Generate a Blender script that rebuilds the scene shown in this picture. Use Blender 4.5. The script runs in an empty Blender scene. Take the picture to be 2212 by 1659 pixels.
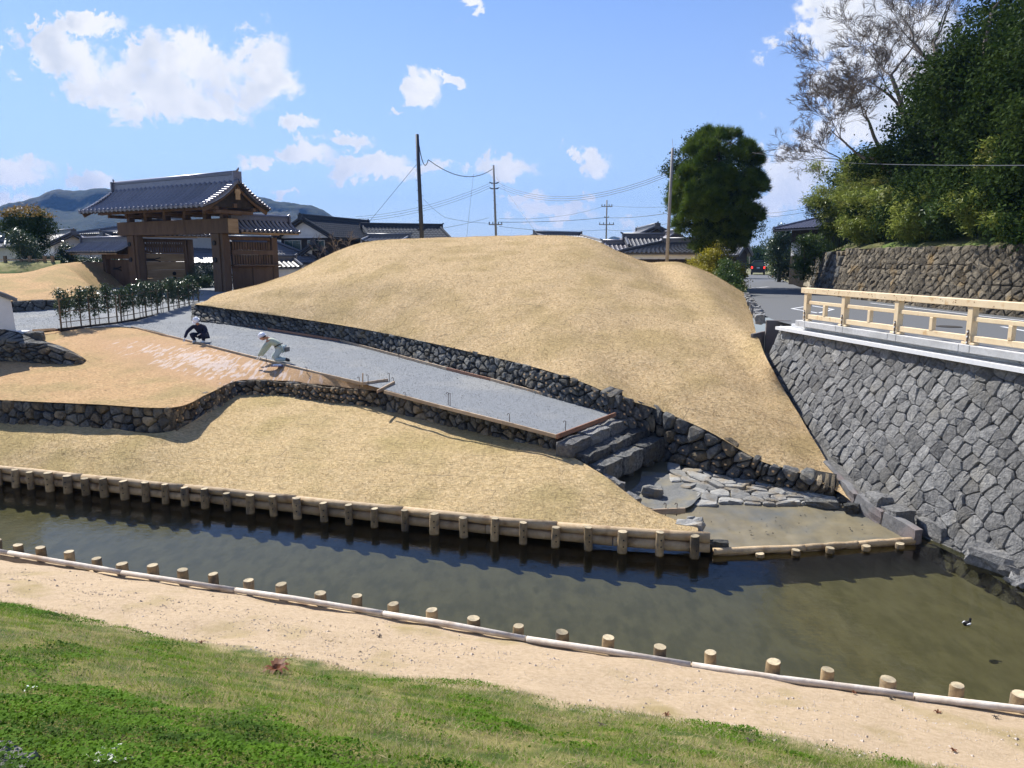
import bpy, bmesh, math, random
import numpy as np
from mathutils import Vector, Matrix, noise as mn
R_ = math.radians
random.seed(7); rng = np.random.default_rng(11)
S = bpy.context.scene; COL = S.collection

# ------------------------------------------------------------------ camera
F = 1600.0; CX = 1106.0; CY = 829.5; PT = R_(9.7); H = 5.6
cam = bpy.data.objects.new('camera', bpy.data.cameras.new('camera')); COL.objects.link(cam)
cam.location = (0, 0, H); cam.rotation_euler = (R_(90 - 9.7), 0, 0)
cam.data.sensor_width = 36; cam.data.lens = 36 * F / 2212; cam.data.clip_end = 9000; cam.data.clip_start = .1
S.camera = cam
S.render.resolution_x = 1024; S.render.resolution_y = 768
S.view_settings.view_transform = 'Standard'; S.view_settings.look = 'None'
S.view_settings.exposure = 0.66; S.view_settings.gamma = 1
S.render.engine = 'CYCLES'; S.cycles.max_bounces = 6; S.cycles.transparent_max_bounces = 12
S.cycles.volume_bounces = 0

def ray(px, py):
    a = (px - CX) / F; b = (CY - py) / F
    return a, math.cos(PT) + b * math.sin(PT), -math.sin(PT) + b * math.cos(PT)
def P(px, py, z):
    d = ray(px, py); t = (z - H) / d[2]; return Vector((d[0] * t, d[1] * t, z))
def Q(px, py, y):
    d = ray(px, py); t = y / d[1]; return Vector((d[0] * t, y, H + d[2] * t))
def W(px, y, z):
    return Vector(((px - CX) / F * (y * math.cos(PT) - (z - H) * math.sin(PT)), y, z))

# ------------------------------------------------------------------ sun and sky
SUN_DIR = Vector((-.60, .80, 0)).normalized() * math.cos(R_(47)) + Vector((0, 0, math.sin(R_(47))))
sun = bpy.data.objects.new('sun', bpy.data.lights.new('sun', 'SUN')); COL.objects.link(sun)
sun.data.energy = 5.0; sun.data.angle = R_(.53); sun.data.color = (1, .955, .88)
sun.rotation_euler = SUN_DIR.to_track_quat('Z', 'Y').to_euler()
wd = bpy.data.worlds.new('World'); S.world = wd; wd.use_nodes = True
nt = wd.node_tree; N = nt.nodes; L = nt.links; N.clear()
def wn(t, **k):
    n = N.new(t)
    for a, b in k.items(): setattr(n, a, b)
    return n
def wm(op, a, b=None, c=None):
    n = wn('ShaderNodeMath', operation=op)
    for i, v in enumerate((a, b, c)):
        if v is None: continue
        if isinstance(v, (int, float)): n.inputs[i].default_value = v
        else: L.new(v, n.inputs[i])
    return n.outputs[0]
sky = wn('ShaderNodeTexSky', sky_type='NISHITA', sun_disc=False)
sky.sun_elevation = R_(47); sky.sun_rotation = math.atan2(SUN_DIR.x, SUN_DIR.y)
sky.air_density = 1.0; sky.dust_density = .35; sky.ozone_density = 1.6
tc = wn('ShaderNodeTexCoord'); sp = wn('ShaderNodeSeparateXYZ'); L.new(tc.outputs['Generated'], sp.inputs[0])
ay = wm('MAXIMUM', wm('ABSOLUTE', sp.outputs[1]), .06)
uu = wm('DIVIDE', sp.outputs[0], ay); vv = wm('DIVIDE', sp.outputs[2], ay)
cb = wn('ShaderNodeCombineXYZ'); L.new(uu, cb.inputs[0]); L.new(vv, cb.inputs[1])
wno = wn('ShaderNodeTexNoise'); L.new(cb.outputs[0], wno.inputs['Vector']); wno.inputs['Scale'].default_value = 15; wno.inputs['Detail'].default_value = 10; wno.inputs['Roughness'].default_value = .66
wno.inputs['Distortion'].default_value = .25
CL = [(150,132,95,48),(255,165,110,62),(370,195,115,62),(490,190,100,45),(300,105,70,35),(565,110,60,48),(610,165,45,32),(430,235,60,25),
 (648,262,38,18),(745,290,62,15),(640,330,90,20),(780,347,110,24),(850,376,60,20),(930,362,42,16),
 (912,180,42,36),(985,170,24,13),(838,217,12,9),(1015,22,26,19),(1075,360,88,20),(1280,348,42,32),(1238,322,16,18),
 (1130,434,52,15),(1200,460,100,15),(1262,436,20,9),(1340,480,34,10),(1355,520,30,9),(50,372,72,28),(190,398,70,24),(20,440,60,28),(12,92,36,22),(85,55,30,8),(215,50,48,24),
 (1860,40,125,95),(1765,95,80,42),(1900,200,130,90),(1720,350,80,60),(1650,440,70,26),(620,416,20,6),(860,500,60,10),(430,140,110,50),(200,175,90,45),(330,230,120,36),(95,120,50,40),(1950,60,120,80),(1810,150,70,40),(1690,410,60,40),(470,240,70,18)]
acc = None
wsub = wn('ShaderNodeVectorMath', operation='SUBTRACT'); L.new(wno.outputs['Color'], wsub.inputs[0]); wsub.inputs[1].default_value = (.5, .5, .5)
wmad = wn('ShaderNodeVectorMath', operation='MULTIPLY_ADD'); L.new(wsub.outputs[0], wmad.inputs[0]); wmad.inputs[1].default_value = (.16, .11, 0); L.new(cb.outputs[0], wmad.inputs[2])
for (cx, cy, rx, ry) in CL:
    d = ray(cx, cy); u = d[0] / d[1]; v = d[2] / d[1]
    vs = wn('ShaderNodeVectorMath', operation='SUBTRACT'); L.new(wmad.outputs[0], vs.inputs[0]); vs.inputs[1].default_value = (u, v, 0)
    vm = wn('ShaderNodeVectorMath', operation='MULTIPLY'); L.new(vs.outputs[0], vm.inputs[0]); vm.inputs[1].default_value = (F / rx / 1.2, F / ry / 1.2, 0)
    vl = wn('ShaderNodeVectorMath', operation='LENGTH'); L.new(vm.outputs[0], vl.inputs[0])
    m = wm('SUBTRACT', 1.0, vl.outputs['Value'])
    acc = m if acc is None else wm('MAXIMUM', acc, m)
gen = wn('ShaderNodeTexNoise'); L.new(cb.outputs[0], gen.inputs['Vector']); gen.inputs['Scale'].default_value = 1.7; gen.inputs['Detail'].default_value = 3
upm = wm('GREATER_THAN', vv, .62)          # the sky above and behind the frame has scattered clouds of its own
gmask = wm('SUBTRACT', wm('MULTIPLY', wm('SUBTRACT', gen.outputs[0], .56), 5.0), wm('MULTIPLY', wm('SUBTRACT', 1.0, upm), 5.0))
acc = wm('MAXIMUM', acc, gmask)
nz = wm('SUBTRACT', wno.outputs[0], .5)
acc = wm('MAXIMUM', acc, -1.0)
dens = wm('ADD', wm('ADD', wm('MINIMUM', wm('MULTIPLY', acc, 2.0), 1.15), -.05), wm('MULTIPLY', nz, 5.6))
mr = wn('ShaderNodeMapRange', interpolation_type='SMOOTHSTEP'); L.new(dens, mr.inputs[0])
mr.inputs[1].default_value = .0; mr.inputs[2].default_value = .9
sh = wn('ShaderNodeTexNoise'); L.new(cb.outputs[0], sh.inputs['Vector']); sh.inputs['Scale'].default_value = 16; sh.inputs['Detail'].default_value = 5
cr = wn('ShaderNodeMapRange'); L.new(wm('ADD', wm('MULTIPLY', dens, -.10), wm('MULTIPLY', sh.outputs[0], 1.0)), cr.inputs[0])
cr.inputs[1].default_value = .22; cr.inputs[2].default_value = .48
ccol = wn('ShaderNodeMixRGB'); ccol.inputs[1].default_value = (5.6, 5.95, 6.5, 1); ccol.inputs[2].default_value = (7.6, 7.6, 7.65, 1); L.new(cr.outputs[0], ccol.inputs[0])
# hazy whitening of the blue near the horizon
hz = wn('ShaderNodeMapRange'); L.new(wm('ABSOLUTE', sp.outputs[2]), hz.inputs[0]); hz.inputs[1].default_value = .42; hz.inputs[2].default_value = 0
hz.inputs[3].default_value = 0; hz.inputs[4].default_value = .56
tint = wn('ShaderNodeMixRGB', blend_type='MULTIPLY'); tint.inputs[0].default_value = 1; L.new(sky.outputs[0], tint.inputs[1]); tint.inputs[2].default_value = (.64, .82, 1.17, 1)
hm = wn('ShaderNodeMixRGB'); L.new(hz.outputs[0], hm.inputs[0]); L.new(tint.outputs[0], hm.inputs[1]); hm.inputs[2].default_value = (4.9, 5.6, 6.6, 1)
mx = wn('ShaderNodeMixRGB'); L.new(mr.outputs[0], mx.inputs[0]); L.new(hm.outputs[0], mx.inputs[1]); L.new(ccol.outputs[0], mx.inputs[2])
bg = wn('ShaderNodeBackground'); bg.inputs[1].default_value = .088; L.new(mx.outputs[0], bg.inputs[0])
wo = wn('ShaderNodeOutputWorld'); L.new(bg.outputs[0], wo.inputs[0])

# ------------------------------------------------------------------ materials
def mat(name, c1, c2=None, scale=3.0, rough=.8, bump=.0, bscale=30.0, detail=6, rnd=0.0, spec=.3, c3=None, scale3=.5, metal=0, trans=0, stretch=(1,1,1), bdist=.02, mid=.5, sharp=.18, mid3=.55):
    m = bpy.data.materials.new(name); m.use_nodes = True; t = m.node_tree; n = t.nodes; l = t.links
    b = n['Principled BSDF']; b.inputs['Roughness'].default_value = rough; b.inputs['Specular IOR Level'].default_value = spec; b.inputs['Metallic'].default_value = metal
    tc = n.new('ShaderNodeTexCoord'); mp = n.new('ShaderNodeMapping'); mp.inputs['Scale'].default_value = stretch; l.new(tc.outputs['Object'], mp.inputs[0])
    col = None
    if c2 is not None:
        no = n.new('ShaderNodeTexNoise'); no.inputs['Scale'].default_value = scale; no.inputs['Detail'].default_value = detail; no.inputs['Roughness'].default_value = .65
        l.new(mp.outputs[0], no.inputs['Vector'])
        r = n.new('ShaderNodeMapRange'); r.inputs[1].default_value = mid - sharp; r.inputs[2].default_value = mid + sharp; l.new(no.outputs[0], r.inputs[0])
        mx = n.new('ShaderNodeMixRGB'); mx.inputs[1].default_value = (*c1, 1); mx.inputs[2].default_value = (*c2, 1); l.new(r.outputs[0], mx.inputs[0]); col = mx.outputs[0]
        if c3 is not None:
            n3 = n.new('ShaderNodeTexNoise'); n3.inputs['Scale'].default_value = scale3; n3.inputs['Detail'].default_value = 5; l.new(mp.outputs[0], n3.inputs['Vector'])
            r3 = n.new('ShaderNodeMapRange'); r3.inputs[1].default_value = mid3-.05; r3.inputs[2].default_value = mid3+.13; l.new(n3.outputs[0], r3.inputs[0])
            m3 = n.new('ShaderNodeMixRGB'); l.new(r3.outputs[0], m3.inputs[0]); l.new(col, m3.inputs[1]); m3.inputs[2].default_value = (*c3, 1); col = m3.outputs[0]
    else:
        rg = n.new('ShaderNodeRGB'); rg.outputs[0].default_value = (*c1, 1); col = rg.outputs[0]
    if rnd:
        oi = n.new('ShaderNodeObjectInfo'); r = n.new('ShaderNodeMapRange'); r.inputs[3].default_value = 1 - rnd; r.inputs[4].default_value = 1 + rnd; l.new(oi.outputs['Random'], r.inputs[0])
        mm = n.new('ShaderNodeVectorMath'); mm.operation = 'SCALE'; l.new(col, mm.inputs[0]); l.new(r.outputs[0], mm.inputs['Scale']); col = mm.outputs[0]
    l.new(col, b.inputs['Base Color'])
    if bump:
        nb = n.new('ShaderNodeTexNoise'); nb.inputs['Scale'].default_value = bscale; nb.inputs['Detail'].default_value = 8; nb.inputs['Roughness'].default_value = .7; l.new(mp.outputs[0], nb.inputs['Vector'])
        bp = n.new('ShaderNodeBump'); bp.inputs['Strength'].default_value = bump; bp.inputs['Distance'].default_value = bdist; l.new(nb.outputs[0], bp.inputs['Height']); l.new(bp.outputs[0], b.inputs['Normal'])
    if trans:
        out = n['Material Output']; tr = n.new('ShaderNodeBsdfTranslucent'); l.new(col, tr.inputs[0]); ms = n.new('ShaderNodeMixShader'); ms.inputs[0].default_value = trans
        l.new(b.outputs[0], ms.inputs[1]); l.new(tr.outputs[0], ms.inputs[2]); l.new(ms.outputs[0], out.inputs[0])
    return m

def lawn_mat(name, a, b, c, seam=.35, ang=0.0):
    m = mat(name, a, b, scale=9, rough=.95, bump=.7, bscale=38, spec=.05, c3=c, scale3=.55, bdist=.05, sharp=.13, mid3=.5)
    t = m.node_tree; n = t.nodes; l = t.links; bs = n['Principled BSDF']
    tc = n.new('ShaderNodeTexCoord'); no = n.new('ShaderNodeTexNoise'); no.inputs['Scale'].default_value = 1.6; no.inputs['Detail'].default_value = 5; l.new(tc.outputs['Object'], no.inputs['Vector'])
    mp = n.new('ShaderNodeMapping'); mp.inputs['Rotation'].default_value = (0, 0, ang); l.new(tc.outputs['Object'], mp.inputs[0])
    vm = n.new('ShaderNodeVectorMath'); vm.operation = 'MULTIPLY_ADD'; l.new(no.outputs['Color'], vm.inputs[0]); vm.inputs[1].default_value = (.5, .4, 0); l.new(mp.outputs[0], vm.inputs[2])
    br = n.new('ShaderNodeTexBrick'); br.inputs['Scale'].default_value = 1.0; br.inputs['Brick Width'].default_value = 1.3; br.inputs['Row Height'].default_value = .5
    br.inputs['Mortar Size'].default_value = .022; br.inputs['Mortar Smooth'].default_value = .9; l.new(vm.outputs[0], br.inputs['Vector'])
    n2 = n.new('ShaderNodeTexNoise'); n2.inputs['Scale'].default_value = 2.2; l.new(tc.outputs['Object'], n2.inputs['Vector'])
    r2 = n.new('ShaderNodeMapRange'); r2.inputs[1].default_value = .44; r2.inputs[2].default_value = .62; r2.inputs[4].default_value = seam; l.new(n2.outputs[0], r2.inputs[0])
    mu = n.new('ShaderNodeMath'); mu.operation = 'MULTIPLY'; l.new(br.outputs['Fac'], mu.inputs[0]); l.new(r2.outputs[0], mu.inputs[1])
    # fine fibres and darker thatch specks
    n4 = n.new('ShaderNodeTexNoise'); n4.inputs['Scale'].default_value = 22; n4.inputs['Detail'].default_value = 4; mp4 = n.new('ShaderNodeMapping'); mp4.inputs['Scale'].default_value = (.45, 1, 1); mp4.inputs['Rotation'].default_value = (0, 0, .3)
    l.new(tc.outputs['Object'], mp4.inputs[0]); l.new(mp4.outputs[0], n4.inputs['Vector'])
    r4 = n.new('ShaderNodeMapRange'); r4.inputs[1].default_value = .35; r4.inputs[2].default_value = .68; r4.inputs[3].default_value = .76; r4.inputs[4].default_value = 1.2; l.new(n4.outputs[0], r4.inputs[0])
    src = bs.inputs['Base Color'].links[0].from_socket
    sc = n.new('ShaderNodeVectorMath'); sc.operation = 'SCALE'; l.new(src, sc.inputs[0]); l.new(r4.outputs[0], sc.inputs['Scale'])
    mx = n.new('ShaderNodeMixRGB'); l.new(mu.outputs[0], mx.inputs[0]); l.new(sc.outputs[0], mx.inputs[1]); mx.inputs[2].default_value = (.13, .10, .065, 1); l.new(mx.outputs[0], bs.inputs['Base Color'])
    return m
M = {}
M['lawn'] = lawn_mat('dry_lawn', (.525, .375, .198), (.605, .455, .265), (.46, .34, .17), .55, .35)
M['lawn2'] = lawn_mat('dry_lawn_lower', (.53, .39, .20), (.62, .475, .27), (.46, .355, .17), .6, .25)
M['lawn3'] = lawn_mat('dry_lawn_upper', (.49, .315, .165), (.56, .385, .21), (.42, .31, .155), .5, .6)
M['soil'] = mat('sandy_soil', (.455, .335, .205), (.59, .455, .305), scale=14, rough=.95, bump=1, bscale=45, c3=(.37, .285, .13), scale3=1.0, bdist=.03, mid3=.60)
M['turf'] = mat('thatch', (.20, .20, .055), (.40, .33, .16), scale=9, rough=.95, bump=.8, bscale=50, c3=(.07, .12, .03), scale3=1.1, bdist=.05)
M['gravel'] = mat('blue_grey_gravel', (.15, .165, .178), (.285, .30, .315), scale=38, rough=.9, bump=.7, bscale=120, c3=(.27, .275, .27), scale3=.45, bdist=.02)
M['stone_dark'] = mat('basalt_stone', (.075, .078, .08), (.215, .215, .20), scale=11, rough=.85, bump=1, bscale=24, sharp=.11, rnd=.45, c3=(.19, .17, .13), scale3=2.0, bdist=.09)
M['stone_mid'] = mat('mid_grey_stone', (.10, .10, .10), (.20, .20, .19), scale=11, rough=.85, bump=1, bscale=24, sharp=.11, rnd=.35, c3=(.24, .21, .16), scale3=2.0, bdist=.09)
M['stone_warm'] = mat('warm_stone', (.09, .078, .058), (.27, .22, .15), scale=9, rough=.85, bump=1, bscale=24, sharp=.11, rnd=.45, c3=(.36, .29, .19), scale3=2.4, bdist=.09)
M['stone_grey'] = mat('grey_wall_stone', (.19, .19, .188), (.345, .34, .325), scale=11, rough=.8, bump=1, bscale=22, sharp=.11, rnd=.32, c3=(.30, .285, .25), scale3=1.3, bdist=.09, mid3=.6)
M['stone_brown'] = mat('mossy_brown_stone', (.10, .084, .060), (.20, .168, .120), scale=7, rough=.9, bump=1, bscale=10, sharp=.11, rnd=.45, c3=(.27, .175, .065), scale3=1.1, bdist=.09, mid3=.62)
M['stone_pale'] = mat('pale_stone', (.26, .22, .15), (.40, .35, .26), scale=3, rough=.9, bump=.6, bscale=20, rnd=.2, bdist=.03)
M['flag'] = mat('flagstone', (.22, .215, .20), (.36, .355, .33), scale=4, rough=.85, bump=.9, bscale=16, rnd=.25, c3=(.27, .22, .15), scale3=2.5, bdist=.04)
M['mortar'] = mat('dark_joint', (.02, .02, .02), (.045, .042, .038), scale=6, rough=1)
M['joint_grey'] = mat('grey_joint', (.09, .09, .09), (.17, .17, .16), scale=3, rough=1)
M['tag_paint'] = mat('survey_mark', (.62, .40, .20), rough=.7)
M['log'] = mat('peeled_log', (.38, .27, .15), (.52, .40, .25), scale=6, rough=.75, bump=.5, bscale=25, rnd=.25, c3=(.17, .10, .05), scale3=3.2, bdist=.02, mid3=.62)
M['post'] = mat('log_post', (.22, .155, .08), (.40, .29, .16), scale=7, rough=.8, bump=.6, bscale=20, rnd=.35, c3=(.12, .10, .075), scale3=4, bdist=.02)
M['post_end'] = mat('cut_end', (.36, .29, .19), (.50, .42, .27), scale=18, rough=.85, bump=.4, bscale=60, rnd=.3, c3=(.22, .19, .14), scale3=6)
M['pale_log'] = mat('bleached_log', (.52, .44, .36), (.72, .66, .58), scale=5, rough=.85, bump=.5, bscale=18, rnd=.08, c3=(.38, .28, .19), scale3=1.6, bdist=.02, mid3=.6)
M['board'] = mat('form_board', (.36, .24, .15), (.56, .44, .30), scale=3, rough=.8, bump=.3, bscale=40, rnd=.2)
M['board_red'] = mat('reddish_form_board', (.27, .13, .08), (.40, .22, .14), scale=4, rough=.8, bump=.3, bscale=40, rnd=.15)
M['steel'] = mat('rusty_steel', (.07, .05, .045), (.14, .10, .08), scale=30, rough=.6, metal=.3)
M['newwood'] = mat('new_softwood', (.74, .56, .34), (.84, .69, .46), scale=2.5, rough=.6, bump=.15, bscale=30, c3=(.58, .36, .16), scale3=5, stretch=(1, 1, 1), mid3=.64)
M['knot'] = mat('wood_knot', (.30, .14, .05), rough=.6)
M['granite'] = mat('light_granite', (.50, .50, .49), (.62, .62, .62), scale=12, rough=.75, bump=.25, bscale=60, c3=(.43, .43, .42), scale3=1.2)
M['granite_white'] = mat('white_granite', (.72, .72, .71), (.80, .80, .80), scale=14, rough=.75, bump=.2, bscale=60)
M['concrete'] = mat('old_concrete', (.13, .13, .13), (.25, .245, .24), scale=4, rough=.9, bump=.6, bscale=25, c3=(.22, .18, .17), scale3=1, bdist=.03)
M['asphalt'] = mat('asphalt', (.10, .105, .11), (.15, .155, .16), scale=30, rough=.85, bump=.3, bscale=90, c3=(.125, .13, .135), scale3=.35)
M['paint'] = mat('road_paint', (.75, .76, .78), (.62, .63, .65), scale=12, rough=.7)
M['iron'] = mat('cast_iron', (.06, .055, .05), (.10, .09, .08), scale=30, rough=.5, metal=.4)
M['gatewood'] = mat('brown_gate_timber', (.088, .052, .029), (.155, .097, .056), scale=2.5, rough=.65, bump=.4, bscale=18, rnd=.12, stretch=(1, 1, .25), bdist=.02)
M['gatewood_l'] = mat('pale_door_planks', (.27, .17, .085), (.42, .29, .16), scale=2.2, rough=.65, bump=.4, bscale=20, rnd=.15, stretch=(.3, .3, 2), bdist=.02)
M['black_iron'] = mat('black_ironwork', (.012, .012, .013), rough=.5)
M['tile'] = mat('smoked_roof_tile', (.13, .125, .15), (.20, .195, .23), scale=14, rough=.40, bump=.1, bscale=40, rnd=.15, spec=1.0, metal=.5)
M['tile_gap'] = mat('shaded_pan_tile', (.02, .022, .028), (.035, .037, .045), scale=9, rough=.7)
M['tile_m'] = mat('matte_roof_tile', (.045, .052, .062), (.08, .088, .10), scale=9, rough=.9, bump=.3, bscale=25, spec=.08)
M['tile2'] = mat('old_roof_tile', (.10, .105, .12), (.16, .165, .18), scale=9, rough=.46, bump=.3, bscale=25, rnd=.1, spec=.6, metal=.3)
M['plaster'] = mat('white_plaster', (.68, .68, .68), (.78, .78, .77), scale=2, rough=.85, bump=.1, bscale=30)
M['plaster_o'] = mat('cream_plaster', (.42, .40, .35), (.52, .50, .44), scale=1.5, rough=.85)
M['darkwood'] = mat('charred_boards', (.022, .018, .015), (.05, .04, .03), scale=4, rough=.8, bump=.3)
M['glass'] = mat('window_glass', (.05, .09, .085), rough=.08, spec=.8)
M['leaf_dark'] = mat('dark_leaf', (.015, .034, .008), (.048, .082, .018), scale=1.1, rough=.7, trans=.25, spec=.1)
M['leaf_glossy'] = mat('glossy_leaf', (.025, .055, .018), (.065, .10, .03), scale=1.8, rough=.32, trans=.2, spec=.6)
M['leaf_forest'] = mat('forest_leaf', (.016, .036, .008), (.062, .095, .022), scale=.9, rough=.8, trans=.25, spec=.04)
M['leaf_bamboo'] = mat('bamboo_leaf', (.11, .18, .03), (.40, .43, .09), scale=2.4, rough=.5, trans=.4, spec=.3, c3=(.30, .25, .08), scale3=.6, mid3=.62)
M['leaf_yellow'] = mat('yellow_leaf', (.17, .18, .02), (.46, .38, .035), scale=2.2, rough=.5, trans=.4)
M['leaf_mid'] = mat('mid_leaf', (.05, .10, .025), (.10, .15, .035), scale=1.2, rough=.45, trans=.35)
M['needle'] = mat('pine_needle', (.026, .064, .008), (.14, .20, .022), scale=1.4, rough=.5, trans=.25)
M['leaf_rust'] = mat('rusty_topped_leaf', (.20, .11, .02), (.33, .22, .04), scale=1.6, rough=.5, trans=.3)
M['bark'] = mat('bark', (.075, .055, .04), (.15, .12, .095), scale=8, rough=.9, bump=.7, bscale=14)
M['bark_grey'] = mat('grey_bark', (.15, .13, .12), (.26, .23, .21), scale=6, rough=.9, bump=.5, bscale=14)
M['bark_brown'] = mat('twig_bark', (.13, .105, .085), (.25, .21, .175), scale=3, rough=.95)
M['pole_dark'] = mat('dark_tarred_pole', (.025, .03, .04), (.05, .06, .075), scale=3, rough=.6)
M['pole_grey'] = mat('concrete_pole', (.25, .235, .22), (.36, .34, .32), scale=3, rough=.8)
M['wire'] = mat('black_cable', (.03, .04, .06), rough=.6)
M['bamboo_pole'] = mat('weathered_bamboo', (.13, .085, .05), (.25, .18, .11), scale=5, rough=.6, rnd=.2)
M['mud'] = mat('wet_mud', (.17, .145, .09), (.235, .20, .125), scale=2.2, rough=.35, bump=.25, bscale=14, c3=(.12, .125, .115), scale3=.7, spec=.5, bdist=.02)
M['mudgrey'] = mat('grey_grit', (.13, .135, .13), (.20, .20, .19), scale=20, rough=.9, bump=.7, bscale=50, c3=(.24, .21, .14), scale3=1.6)
M['bed'] = mat('stream_bed', (.30, .285, .22), (.40, .38, .30), scale=2.4, rough=.95, c3=(.27, .262, .20), scale3=3.2, stretch=(1.3, .6, 1), bump=.5, bscale=12, mid3=.52)
M['pebble'] = mat('pale_pebble', (.45, .36, .29), (.62, .55, .48), scale=30, rough=.9)
M['hill'] = mat('forested_hill', (.012, .024, .012), (.042, .058, .024), scale=.05, rough=1, bump=1, bscale=.09, bdist=9, detail=9, c3=(.095, .085, .045), scale3=.012)
M['field'] = mat('far_ground', (.20, .18, .10), (.26, .24, .14), scale=.2, rough=1, c3=(.10, .14, .05), scale3=.03)
M['navy'] = mat('navy_cloth', (.008, .011, .03), (.015, .02, .05), scale=8, rough=.85)
M['sage'] = mat('pale_green_work_jacket', (.42, .47, .37), (.50, .55, .44), scale=8, rough=.85)
M['paleblue'] = mat('pale_blue_trousers', (.40, .49, .49), (.48, .56, .55), scale=8, rough=.85)
M['helmet'] = mat('white_helmet', (.82, .84, .90), rough=.3, spec=.5)
M['skin'] = mat('skin', (.42, .22, .14), rough=.6)
M['hair'] = mat('black_hair', (.012, .01, .01), rough=.6)
M['glove'] = mat('white_glove', (.74, .73, .70), rough=.9)
M['boot'] = mat('dark_boot', (.035, .03, .03), rough=.6)
M['van'] = mat('grey_green_van_paint', (.022, .028, .03), rough=.35, spec=.5)
M['white_paint'] = mat('white_car_paint', (.75, .76, .78), rough=.3)
M['rubber'] = mat('rubber', (.015, .015, .015), rough=.8)
M['plate'] = mat('number_plate', (.5, .62, .62), rough=.5)
M['orange'] = mat('orange_plastic', (.85, .22, .02), rough=.5)
M['clover'] = mat('clover_leaf', (.055, .135, .005), (.12, .23, .010), scale=5, rough=.75, spec=.12, trans=.3, c3=(.035, .08, .006), scale3=2.0)
M['blade_g'] = mat('green_blade', (.13, .25, .018), (.27, .36, .035), scale=4, rough=.6, trans=.35)
M['blade_d'] = mat('dry_blade', (.42, .33, .17), (.60, .50, .30), scale=6, rough=.8, trans=.3)
M['redleaf'] = mat('red_brown_leaf', (.13, .04, .02), (.27, .10, .03), scale=20, rough=.5, trans=.3)
M['silverleaf'] = mat('withered_silver_leaf', (.42, .44, .40), (.55, .56, .50), scale=20, rough=.7)
M['lime'] = mat('chalk_smear', (.60, .545, .49), (.66, .60, .54), scale=12, rough=.95)
def emis(name, c, s):
    m = mat(name, c, rough=.4); b = m.node_tree.nodes['Principled BSDF']; b.inputs['Emission Color'].default_value = (*c, 1); b.inputs['Emission Strength'].default_value = s; return m
M['brake'] = emis('lit_brake_lamp', (1, .03, .02), 2.5)
# water: tinted transparency under a rippled mirror coat
wmm = bpy.data.materials.new('stream_water'); wmm.use_nodes = True; t = wmm.node_tree; n = t.nodes; l = t.links; n.clear()
o = n.new('ShaderNodeOutputMaterial'); ms = n.new('ShaderNodeMixShader'); fr = n.new('ShaderNodeFresnel'); fr.inputs[0].default_value = 1.34
tr = n.new('ShaderNodeBsdfTransparent'); tr.inputs[0].default_value = (.44, .44, .33, 1); gl = n.new('ShaderNodeBsdfGlossy'); gl.inputs['Roughness'].default_value = .04
tc_ = n.new('ShaderNodeTexCoord'); mp = n.new('ShaderNodeMapping'); mp.inputs['Scale'].default_value = (1, 1.5, 1); mp.inputs['Rotation'].default_value = (0, 0, .3); l.new(tc_.outputs['Object'], mp.inputs[0])
n1 = n.new('ShaderNodeTexNoise'); n1.inputs['Scale'].default_value = 7.0; n1.inputs['Detail'].default_value = 4; n1.inputs['Distortion'].default_value = .6; l.new(mp.outputs[0], n1.inputs['Vector'])
n2 = n.new('ShaderNodeTexNoise'); n2.inputs['Scale'].default_value = .35; l.new(tc_.outputs['Object'], n2.inputs['Vector'])
mu = n.new('ShaderNodeMath'); mu.operation = 'MULTIPLY'; l.new(n1.outputs[0], mu.inputs[0]); l.new(n2.outputs[0], mu.inputs[1])
bp = n.new('ShaderNodeBump'); bp.inputs['Strength'].default_value = .25; bp.inputs['Distance'].default_value = .03; l.new(mu.outputs[0], bp.inputs['Height'])
l.new(bp.outputs[0], fr.inputs['Normal']); l.new(bp.outputs[0], gl.inputs['Normal'])
l.new(fr.outputs[0], ms.inputs[0]); l.new(tr.outputs[0], ms.inputs[1]); l.new(gl.outputs[0], ms.inputs[2]); l.new(ms.outputs[0], o.inputs[0])
M['water'] = wmm

# ------------------------------------------------------------------ helpers
def tag(o, label=None, cat=None, group=None, kind=None):
    if label: o['label'] = label
    if cat: o['category'] = cat
    if group: o['group'] = group
    if kind: o['kind'] = kind
    return o
def empty(name, loc=(0, 0, 0), rz=0, label=None, cat=None, group=None):
    o = bpy.data.objects.new(name, None); COL.objects.link(o); o.location = loc; o.rotation_euler = (0, 0, rz); o.empty_display_size = .1
    return tag(o, label, cat, group)
def link(name, me, m=None, parent=None, smooth=False):
    o = bpy.data.objects.new(name, me); COL.objects.link(o)
    if m is not None and not me.materials: me.materials.append(M[m] if isinstance(m, str) else m)
    if parent is not None: o.parent = parent
    if smooth: me.shade_smooth()
    return o
def pyd(name, V, Fc, m=None, parent=None, smooth=False):
    me = bpy.data.meshes.new(name); me.from_pydata([tuple(v) for v in V], [], [tuple(f) for f in Fc]); me.update()
    return link(name, me, m, parent, smooth)
def npmesh(name, V, nper, m, parent=None, smooth=False):
    """V: (nfaces*nper,3), unshared"""
    V = np.asarray(V, dtype=np.float32).reshape(-1, 3); nf = len(V) // nper
    me = bpy.data.meshes.new(name); me.vertices.add(len(V)); me.vertices.foreach_set('co', V.ravel())
    me.loops.add(len(V)); me.loops.foreach_set('vertex_index', np.arange(len(V), dtype=np.int32))
    me.polygons.add(nf); me.polygons.foreach_set('loop_start', np.arange(0, len(V), nper, dtype=np.int32))
    try: me.polygons.foreach_set('loop_total', np.full(nf, nper, dtype=np.int32))
    except Exception: pass
    me.update(calc_edges=True)
    return link(name, me, m, parent, smooth)
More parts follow.
